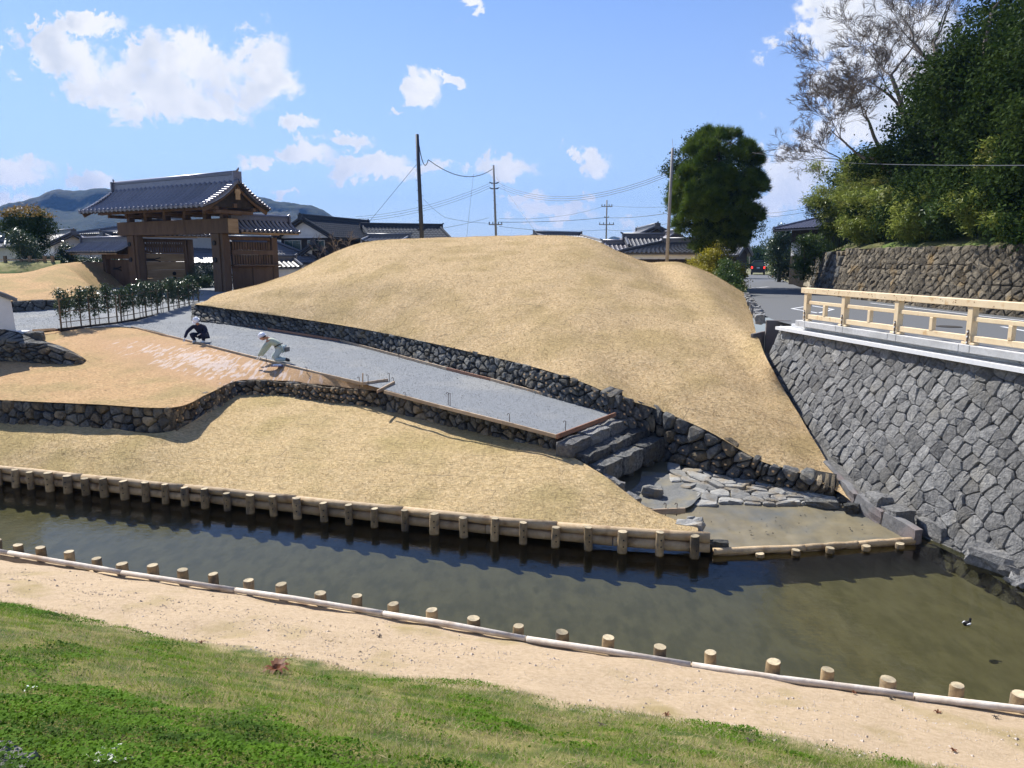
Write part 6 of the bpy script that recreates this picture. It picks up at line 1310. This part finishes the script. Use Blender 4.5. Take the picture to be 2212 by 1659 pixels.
# ------------------------------------------------------------------ people
def skin(name, verts, edges, m, parent, sub=2):
    me = bpy.data.meshes.new(name); me.from_pydata([v[0] for v in verts], edges, []); me.update(); o = link(name, me, m, parent)
    md = o.modifiers.new('skin', 'SKIN'); md.use_smooth_shade = True; md.branch_smoothing = .5
    for i, v in enumerate(verts): me.skin_vertices[0].data[i].radius = (v[1], v[1] if len(v) < 3 else v[2])
    me.skin_vertices[0].data[0].use_root = True
    s = o.modifiers.new('sub', 'SUBSURF'); s.levels = sub; s.render_levels = sub; return o
def head(parent, c, fwd, helmet=True):
    """c centre, fwd facing direction"""
    c = Vector(c); f = Vector(fwd).normalized(); up0 = Vector((0, 0, 1)); sd = f.cross(up0).normalized(); up = sd.cross(f).normalized()
    R = Matrix((sd, f, up)).transposed()
    def part(name, m, fn, seg=20, rg=14, keep=None):
        bm = bmesh.new(); bmesh.ops.create_uvsphere(bm, u_segments=seg, v_segments=rg, radius=1)
        if keep: bmesh.ops.delete(bm, geom=[v for v in bm.verts if not keep(v.co)], context='VERTS')
        for v in bm.verts: v.co = c + R @ Vector(fn(*v.co))
        me = bpy.data.meshes.new(name); bm.to_mesh(me); bm.free(); return link(name, me, m, parent, True)
    def fh(x, y, z):
        X, Y, Z = x*.076, y*.095, z*.118
        if z < 0: X *= 1 + z*.28; 
        if y > .3 and -.45 < z < .05 and abs(x) < .22: Y += .018*(1 - abs(x)/.22)
        return X, Y, Z
    part('face', 'skin', fh)
    part('hair', 'hair', lambda x, y, z: (x*.083, y*.10-.012, z*.112+.014), keep=lambda v: v.z > .2 or (v.y < .05 and v.z > -.6))
    for s_ in (-1, 1): part('ear', 'skin', lambda x, y, z: (s_*.080 + x*.010, y*.018, z*.03 - .01), 8, 6); part('eye', 'hair', lambda x, y, z: (s_*.03 + x*.010, .086 + y*.006, z*.007 + .005), 8, 6)
    part('mouth', 'boot', lambda x, y, z: (x*.022, .082+y*.005, z*.004 - .055), 8, 6)
    if helmet:
        h = part('helmet', 'helmet', lambda x, y, z: (x*.112, y*.135, z*.125 + .03), 24, 14, keep=lambda v: v.z > -.05)
        b = MB(); n = 24; rings = []
        for k, (ra_, zz_) in enumerate(((1, .025), (1.16, .018), (1.16, .010), (1, .012))):
            for j in range(n):
                t_ = 2*math.pi*j/n; ex = 1 + (.10 if math.sin(t_) > .3 else 0)*(1 if ra_ > 1 else 0); b.v.append(tuple(c + R @ Vector((.112*ra_*math.cos(t_), .135*ra_*ex*math.sin(t_), zz_))))
        for k in range(4):
            for j in range(n): b.f.append((k*n+j, k*n+(j+1) % n, ((k+1) % 4)*n+(j+1) % n, ((k+1) % 4)*n+j))
        b.build('helmet_brim', 'helmet', parent, True)
        MB().tube([c + R @ Vector((0, -.12, .10)), c + R @ Vector((0, 0, .165)), c + R @ Vector((0, .12, .10))], .012, 6).build('helmet_rib', 'helmet', parent, True)
def hand(parent, wrist, d, pal=(0, 0, -1), m='glove', curl=.4, side=1):
    """palm and five bent fingers"""
    w = Vector(wrist); d = Vector(d).normalized(); nn_ = Vector(pal).normalized(); s_ = d.cross(nn_).normalized()
    V = [(w, .024), (w + d*.045, .03, .02), (w + d*.085, .034, .018)]; E = [(0, 1), (1, 2)]
    palm = skin('hand', V, E, m, parent, 1)
    for k, (off_, ln) in enumerate(((-.030, .068), (-.010, .078), (.011, .073), (.031, .058))):
        a = w + d*.075 + s_*off_; b_ = a + d*ln*.5 + nn_*.008; c = b_ + (d*(1-curl) + nn_*curl).normalized()*ln*.35; e = c + (d*(1-curl*1.6) + nn_*curl*1.6).normalized()*ln*.28
        MB().tube([a, b_, c, e], [.0095, .009, .0085, .007], 7).build('finger', m, parent, True)
    a = w + d*.03 + s_*side*.022; MB().tube([a, a + d*.03 + s_*side*.028 + nn_*.01, a + d*.06 + s_*side*.034 + nn_*.02], [.012, .011, .008], 7).build('thumb', m, parent, True)
# crouching man in navy (faces the viewer and the slope, hands at the board)
w1 = P(427, 741, 2.43); m1 = empty('person', w1, 0, 'person in dark navy work clothes and white helmet crouching at the path edge', 'person')
S1 = dict(pel=(.05, .42, .22), ch=(.0, .22, .58), nk=(-.01, .12, .74), hd=(-.02, .04, .86))
pel, ch, nk, hd = (Vector(S1[k]) for k in ('pel', 'ch', 'nk', 'hd'))
def man(root, pel, ch, nk, shl, ell, wrl, shr, elr, wrr, hipl, knl, anl, tol, hipr, knr, anr, tor, jm, tm, bm_, gm):
    J = lambda v: tuple(v)
    # body: one continuous surface
    vs = [(J(pel), .13, .11), (J((pel+ch)/2), .12, .10), (J(ch), .14, .10), (J(nk), .06), (J(nk + (nk-ch).normalized()*.06), .05), (J(shl), .06), (J(ell), .042), (J(wrl), .028), (J(shr), .06), (J(elr), .042), (J(wrr), .028), (J(hipl), .085), (J(knl), .058), (J(anl), .042), (J(hipr), .085), (J(knr), .058), (J(anr), .042)]
    es_ = [(0, 1), (1, 2), (2, 3), (3, 4), (2, 5), (5, 6), (6, 7), (2, 8), (8, 9), (9, 10), (0, 11), (11, 12), (12, 13), (0, 14), (14, 15), (15, 16)]
    skin('body', vs, es_, 'skin', root)
    vj = [(J(pel), .17, .14), (J((pel+ch)/2), .165, .14), (J(ch), .175, .135), (J(nk - (nk-ch)*.15), .085), (J(shl), .085), (J(ell), .07), (J(wrl), .048), (J(shr), .085), (J(elr), .07), (J(wrr), .048)]
    skin('jacket', vj, [(0, 1), (1, 2), (2, 3), (2, 4), (4, 5), (5, 6), (2, 7), (7, 8), (8, 9)], jm, root)
    vt = [(J(pel - (ch-pel).normalized()*.03), .155, .13), (J(hipl), .115), (J(knl), .088), (J(anl), .062), (J(hipr), .115), (J(knr), .088), (J(anr), .062)]
    skin('trousers', vt, [(0, 1), (1, 2), (2, 3), (0, 4), (4, 5), (5, 6)], tm, root)
    for a, t_ in ((anl, tol), (anr, tor)): skin('boot', [(J(a + (knl-anl)*.12 if a is anl else a + (knr-anr)*.12), .06), (J(a - Vector((0, 0, .01))), .06), (J(a.lerp(t_, .6)), .055, .045), (J(t_), .045, .035)], [(0, 1), (1, 2), (2, 3)], bm_, root)
V3 = Vector
man(m1, V3((.06, .40, .24)), V3((0, .26, .56)), V3((-.02, .14, .72)), V3((-.20, .20, .62)), V3((-.40, .08, .42)), V3((-.42, -.12, .20)), V3((.20, .20, .62)), V3((.34, .08, .42)), V3((.16, -.05, .36)),
    V3((-.07, .38, .24)), V3((-.22, -.02, .34)), V3((-.14, .12, .06)), V3((-.16, -.08, .03)), V3((.15, .38, .24)), V3((.24, -.02, .36)), V3((.18, .12, .06)), V3((.2, -.08, .03)), 'navy', 'navy', 'glove', 'glove')
head(m1, (-.03, .07, .83), (-.15, -1, -.75)); hand(m1, (-.42, -.12, .20), (-.1, -.35, -.9), (0, -1, .3)); hand(m1, (.16, -.05, .36), (-.7, -.5, -.4), (0, -.4, -1), side=-1)
# kneeling man in pale green, bent forward to the left
w2 = P(590, 783, 2.2); m2 = empty('person', w2, 0, 'person in pale green jacket and white helmet kneeling on the path edge, reaching down', 'person')
man(m2, V3((.22, .18, .50)), V3((-.02, .10, .72)), V3((-.18, .05, .80)), V3((-.10, -.08, .70)), V3((-.26, -.14, .46)), V3((-.42, -.16, .22)), V3((-.06, .24, .70)), V3((-.24, .20, .44)), V3((-.40, .06, .20)),
    V3((.20, .07, .44)), V3((.06, .0, .09)), V3((.44, .02, .10)), V3((.55, .02, .04)), V3((.22, .27, .44)), V3((-.10, .26, .12)), V3((.34, .28, .08)), V3((.46, .30, .04)), 'sage', 'paleblue', 'boot', 'glove')
head(m2, (-.31, .03, .84), (-1, -.25, -.55)); hand(m2, (-.42, -.16, .22), (-.5, -.1, -.85), (-1, 0, .4)); hand(m2, (-.40, .06, .20), (-.5, -.2, -.85), (-1, 0, .4), side=-1)
MB().tube([(.07+.12*math.cos(a)*1.0+.08, .17+.19*math.sin(a), .55+.06*math.cos(a)) for a in [i*math.pi/8 for i in range(17)]], .016, 6).build('belt', 'boot', m2)
bevel(MB().box(.36, .50, .10, .26, .34, .50).build('tool_pouch', 'concrete', m2), .03, 2)
nb = empty('papers', P(598, 791, 2.16), .2, 'blue and white papers lying by the knees of the kneeling person', 'papers'); MB().box(-.16, .18, -.10, .10, .0, .015).build('folder', mat('blue_folder', (.05, .07, .25), rough=.6), nb); bevel(MB().box(-.12, .14, -.07, .06, .016, .06).build('sheet', 'helmet', nb), .01)

# ------------------------------------------------------------------ short straw tufts that roughen the dry lawns
M['straw'] = mat('straw_blade', (.46, .33, .17), (.66, .52, .31), scale=1.5, rough=.9, trans=.2, c3=(.38, .30, .14), scale3=3)
def tufts(src, n, h0, h1, w, label):
    me = bpy.data.objects[src].data; me.calc_loop_triangles(); nv = len(me.vertices); V = np.empty(nv*3); me.vertices.foreach_get('co', V); V = V.reshape(-1, 3)
    T = np.empty(len(me.loop_triangles)*3, dtype=np.int32); me.loop_triangles.foreach_get('vertices', T); T = T.reshape(-1, 3); a, b, c = V[T[:, 0]], V[T[:, 1]], V[T[:, 2]]
    ar = np.linalg.norm(np.cross(b-a, c-a), axis=1)/np.maximum(a[:, 1], 8)**1.2; k = rng.choice(len(T), n, p=ar/ar.sum()); u = rng.random((n, 1)); v = rng.random((n, 1)); f = (u+v) > 1; u = np.where(f, 1-u, u); v = np.where(f, 1-v, v)
    p = a[k] + (b[k]-a[k])*u + (c[k]-a[k])*v - np.array([0, 0, .01]); an = rng.uniform(0, 6.28, n); h = rng.uniform(h0, h1, (n, 1)); sd = np.stack([np.cos(an), np.sin(an), np.zeros(n)], 1)*w
    tip = p + np.concatenate([rng.normal(0, .9, (n, 2))*h, h], 1); o = npmesh('dry_grass', np.stack([p-sd, p+sd, tip], 1).reshape(-1, 3), 3, 'straw'); tag(o, label, 'grass', kind='stuff')
tufts('grass_mound', 230000, .015, .05, .008, 'short straw stubble over the big mound')
def grit(src, n, m, label):
    me = bpy.data.objects[src].data; me.calc_loop_triangles(); V = np.empty(len(me.vertices)*3); me.vertices.foreach_get('co', V); V = V.reshape(-1, 3); T = np.empty(len(me.loop_triangles)*3, dtype=np.int32); me.loop_triangles.foreach_get('vertices', T); T = T.reshape(-1, 3); a, b, c = V[T[:, 0]], V[T[:, 1]], V[T[:, 2]]
    ar = np.linalg.norm(np.cross(b-a, c-a), axis=1); k = rng.choice(len(T), n, p=ar/ar.sum()); u = rng.random((n, 1)); v = rng.random((n, 1)); f = (u+v) > 1; u = np.where(f, 1-u, u); v = np.where(f, 1-v, v); p = a[k] + (b[k]-a[k])*u + (c[k]-a[k])*v
    sz = rng.uniform(.004, .011, (n, 1))*np.where(rng.random((n, 1)) < .01, 2, 1); q = [p + sz*np.array(t_) + rng.normal(size=p.shape)*sz*.2 for t_ in ((1, .2, 0), (-.6, .9, 0), (-.5, -.9, 0), (.1, 0, .9))]
    tag(npmesh('loose_gravel', np.stack([q[0], q[1], q[3], q[1], q[2], q[3], q[2], q[0], q[3]], 1).reshape(-1, 3), 3, m), label, 'gravel', kind='stuff')
grit('gravel_path', 30000, 'stone_mid', 'loose darker stones on the blue grey gravel path'); grit('gravel_path', 30000, 'mudgrey', 'loose paler stones on the blue grey gravel path')
tufts('lower_lawn', 110000, .012, .04, .006, 'short straw stubble over the lawn by the stream')
tufts('upper_lawn', 60000, .012, .035, .007, 'short straw stubble over the lawn between path and low wall')
# ------------------------------------------------------------------ ground cover on the near bank
dg = bpy.context.evaluated_depsgraph_get(); dg.update()
nbm = NEARB.data; co = np.empty(len(nbm.vertices)*3); nbm.vertices.foreach_get('co', co); co = co.reshape(-1, 3)
# height lookup through the loft: nearest on a grid in (x, q)
gx = np.round((co[:, 0]+24)/.1).astype(int); 
qv = co[:, 1] + .301*co[:, 0]
NX, NQ = 221, 180; grid = np.full((NX, NQ), np.nan); ix = np.clip(((co[:, 0]+22)/.2).astype(int), 0, NX-1); iq = np.clip(((qv+6.5)/.1).astype(int), 0, NQ-1)
grid[ix, iq] = co[:, 2]
for _ in range(14):
    mask = np.isnan(grid)
    if not mask.any(): break
    for sh_ in ((0, 1), (0, -1), (1, 0), (-1, 0)):
        g2 = np.roll(grid, sh_, (0, 1)); k = np.isnan(grid) & ~np.isnan(g2); grid[k] = g2[k]
def gz(x, y):
    q = y + .301*x; fx = np.clip((x+22)/.2 - .5, 0, NX-2); fq = np.clip((q+6.5)/.1 - .5, 0, NQ-2); i = fx.astype(int); j = fq.astype(int); a = fx-i; b = fq-j
    return grid[i, j]*(1-a)*(1-b) + grid[i+1, j]*a*(1-b) + grid[i, j+1]*(1-a)*b + grid[i+1, j+1]*a*b
def fbm(x, y, s, o=0):
    v = np.zeros_like(x)
    for k, (fx, fy, ph) in enumerate(((1, .7, 0), (-.6, 1.1, 2), (1.7, -1.3, 4), (2.3, 2.1, 1), (-3.1, 2.7, 5), (4.3, -3.9, 3), (6.1, 5.3, 2.2))): v += np.sin(x*s*fx + y*s*fy + ph + o + 1.3*np.sin(y*s*.7*fx+o))/(1+k*.6)
    return v/2.4
def scatter(n, x0=-9, x1=9, q0=2.2, q1=7.9):
    x = rng.uniform(x0, x1, n); q = rng.uniform(q0, q1, n); y = q - .301*x
    k = (y > 2.2) & (np.abs(x) < y*.86 + 1.2); return x[k], q[k], y[k]
def edge_q(x, y): return 7.25 + .22*fbm(x, y, 1.3) + .12*fbm(x, y, 4, 2)
# lushness: lower left lush clover, patchy elsewhere
def gpt(px, py):
    best = None
    for i in range(320):
        p = P(px, py, .3 + .01*i); g = gz(np.array([p.x]), np.array([p.y]))[0]; e = abs(g - p.z)
        if best is None or e < best[0]: best = (e, p)
    return best[1]
LA, LB = gpt(-60, 1425), gpt(1050, 1655); Ln_ = Vector((LB.y-LA.y, -(LB.x-LA.x), 0)).normalized()
if Ln_.dot(Vector((-1, -1, 0))) < 0: Ln_ = -Ln_
def lush(x, q, y):
    d = (x-LA.x)*Ln_.x + (y-LA.y)*Ln_.y
    strip = np.exp(-((q-6.95)/.28)**2)*np.clip((-x-4.6)*.8, 0, 1)*.9
    return np.clip(d*1.1, -.22, 1.2) + fbm(x, y, 1.9)*.5 + fbm(x, y, 5, 1)*.5 + .05 + strip
x, q, y = scatter(480000); lu = lush(x, q, y); k = (q < edge_q(x, y)) & (rng.random(len(x)) < np.clip(.06 + lu*1.2, .03, 1)); x, q, y, lu = x[k], q[k], y[k], lu[k]
n = len(x); z = gz(x, y) + rng.uniform(.003, .04, n)*np.clip(.5+lu*.5, .4, 1.4) + np.clip(lu, 0, 1.2)*(.035 + .035*fbm(x, y, 7, 3))
C = np.stack([x, y, z], 1); Nn = rng.normal(size=(n, 3))*.38 + np.array([0, 0, 1]); Nn /= np.linalg.norm(Nn, axis=1)[:, None]
tag(npmesh('clover', leaf_quads(C, Nn, .011, .8), 4, 'clover'), 'lush low green clover covering the near bank', 'clover', kind='stuff')
def blades(n, hmin, hmax, wid, m, name, label, cond, q0=2.2, q1=8.2, lean=.5, x0=-9, x1=9):
    x, q, y = scatter(n, x0, x1, q0, q1); k = cond(x, q, y); x, y = x[k], y[k]; n = len(x); z = gz(x, y) - .005; h = rng.uniform(hmin, hmax, (n, 1)); a = rng.uniform(0, 6.28, n)
    b0 = np.stack([x, y, z], 1); sd = np.stack([np.cos(a), np.sin(a), np.zeros(n)], 1)*wid; tip = b0 + np.concatenate([rng.normal(0, lean, (n, 2))*h, h], 1)
    return tag(npmesh(name, np.stack([b0-sd, b0+sd, tip], 1).reshape(-1, 3), 3, m), label, 'grass', kind='stuff')
blades(340000, .02, .06, .0022, 'blade_d', 'dry_grass', 'straw coloured dry blades mixed through the near bank turf', lambda x, q, y: (q < edge_q(x, y)+.1) & (rng.random(len(x)) < np.clip(.55 - lush(x, q, y)*.6, .03, 1)*np.where(fbm(x, y, 3.1, 6) > -.1, 1, .35)), lean=.8)
blades(420000, .02, .065, .0022, 'blade_g', 'green_grass', 'fresh green grass blades on the near bank', lambda x, q, y: (q < edge_q(x, y)-.02) & (rng.random(len(x)) < np.clip(.62 + lush(x, q, y)*.3 + .35*fbm(x, y, 2.3, 4), .06, 1)), lean=.6)
blades(60000, .008, .028, .003, 'blade_d', 'sparse_grass', 'sparse dry tufts on the bare sandy strip', lambda x, q, y: (q > 7.2) & (fbm(x, y, 2.6, 3) + fbm(x, y, 6, 1)*.6 > .72), q0=7.0, q1=9.75, lean=1.0)
# pebbles on the sandy strip
x, q, y = scatter(16000, -10, 10, 6.9, 9.7); n = len(x); z = gz(x, y); s_ = rng.uniform(.004, .015, n)*np.where(rng.random(n) < .03, 2.2, 1); tri = []
c = np.stack([x, y, z], 1); pts = [c + s_[:, None]*np.array(v) for v in ((1, .2, 0), (-.6, .9, 0), (-.5, -.9, 0), (.1, 0, .9))]
pts = [p + rng.normal(size=p.shape)*s_[:, None]*.2 for p in pts]
tag(npmesh('gravel_bits', np.stack([pts[0], pts[1], pts[3], pts[1], pts[2], pts[3], pts[2], pts[0], pts[3]], 1).reshape(-1, 3), 3, 'pebble'), 'small pale pebbles strewn over the sandy strip', 'pebbles', kind='stuff')
# individual plants and leaves
def gpt(px, py):
    for z0 in [1 + .01*i for i in range(220)]:
        p = P(px, py, z0)
        if gz(np.array([p.x]), np.array([p.y]))[0] <= z0 + .012: return p
    return p
def gpt(px, py):
    best = None
    for i in range(320):
        p = P(px, py, .3 + .01*i); g = gz(np.array([p.x]), np.array([p.y]))[0]; e = abs(g - p.z)
        if best is None or e < best[0]: best = (e, p)
    return best[1]
def rosette(px, py, n, L_, w, m, name, label, cat, lift_=.3, group=None):
    r = empty(name, gpt(px, py), random.uniform(0, 6), label, cat, group)
    for k in range(n):
        a = 6.28*k/n + random.uniform(-.3, .3); ll = L_*random.uniform(.6, 1.1); d = V3((math.cos(a), math.sin(a), 0)); s_ = V3((-d.y, d.x, 0)); up = V3((0, 0, 1)); V = []; 
        for i, t_ in enumerate((0, .3, .65, 1)):
            c = d*ll*t_ + up*(math.sin(t_*2.4)*ll*lift_ + .01); ww_ = w*(.35, 1, .9, .05)[i]; V += [c - s_*ww_, c + s_*ww_, c + up*-.004]
        Fc = []
        for i in range(3): j = 3*i; Fc += [(j, j+1, j+4, j+3), (j+2, j, j+3, j+5), (j+1, j+2, j+5, j+4)]
        pyd('leaf', V, Fc, m, r)
    return r
rosette(597, 1452, 16, .17, .022, 'redleaf', 'dock_plant', 'red brown dock rosette in the green grass below the sandy strip', 'plant', .45)
for k, (px, py) in enumerate(((1300, 1572), (1845, 1500), (1925, 1512), (2025, 1542), (2150, 1552), (1440, 1548), (1620, 1606), (2060, 1625), (820, 1378), (435, 1392))):
    rosette(px, py, 6, .05, .009, 'redleaf' if k % 2 else 'bark', 'withered_weed', ['small reddish weed in the grass below the pebbly strip centre', 'dry brown weed on the sandy strip right of centre', 'dry leafy weed near the right end of the sandy strip', 'brown curled weed low on the sandy strip at right', 'reddish weed by the right picture edge on the sand', 'brown weed on the edge between sand and turf, centre right', 'reddish weed in the turf edge right of centre', 'brown weed at the lower right turf edge', 'tiny brown weed on the sandy strip left of centre', 'tiny red stalked weed at the left turf edge'][k], 'weed', .6)
rosette(225, 1640, 6, .13, .02, 'silverleaf', 'fallen_leaf_cluster', 'pale silvery withered leaves at the bottom edge left of centre', 'leaves', .2); rosette(262, 1645, 3, .09, .013, 'silverleaf', 'fallen_leaf_cluster', 'small pale withered leaf just right of the larger silvery leaves', 'leaves', .2)
rosette(64, 1492, 3, .05, .012, 'granite_white', 'fallen_leaf_cluster', 'tiny white leaf in the clover at the left', 'leaves', .3)
tag(rough('boulder', gpt(25, 1652) + V3((-.12, -.02, -.03)), (.9, -.4), (.42, .3, .12), 'stone_grey', None, .03, 3), 'flat grey rock in the bottom left corner of the clover', 'rock')

# ------------------------------------------------------------------ air
hz_ = MB().box(-1900, 1900, -30, 3300, -1.5, 260).build('haze'); hz_['kind'] = 'stuff'; hz_['label'] = 'thin pale blue air between here and the hills'
hm_ = bpy.data.materials.new('haze'); hm_.use_nodes = True; hm_.node_tree.nodes.clear(); vo = hm_.node_tree.nodes.new('ShaderNodeVolumePrincipled'); vo.inputs['Color'].default_value = (.20, .44, 1, 1); vo.inputs['Density'].default_value = .00019
hm_.node_tree.links.new(vo.outputs[0], hm_.node_tree.nodes.new('ShaderNodeOutputMaterial').inputs['Volume']); hz_.data.materials.append(hm_)
print('objects', len(bpy.data.objects), 'tris', sum(len(o.data.loops) - 2*len(o.data.polygons) for o in bpy.data.objects if o.type == 'MESH'))
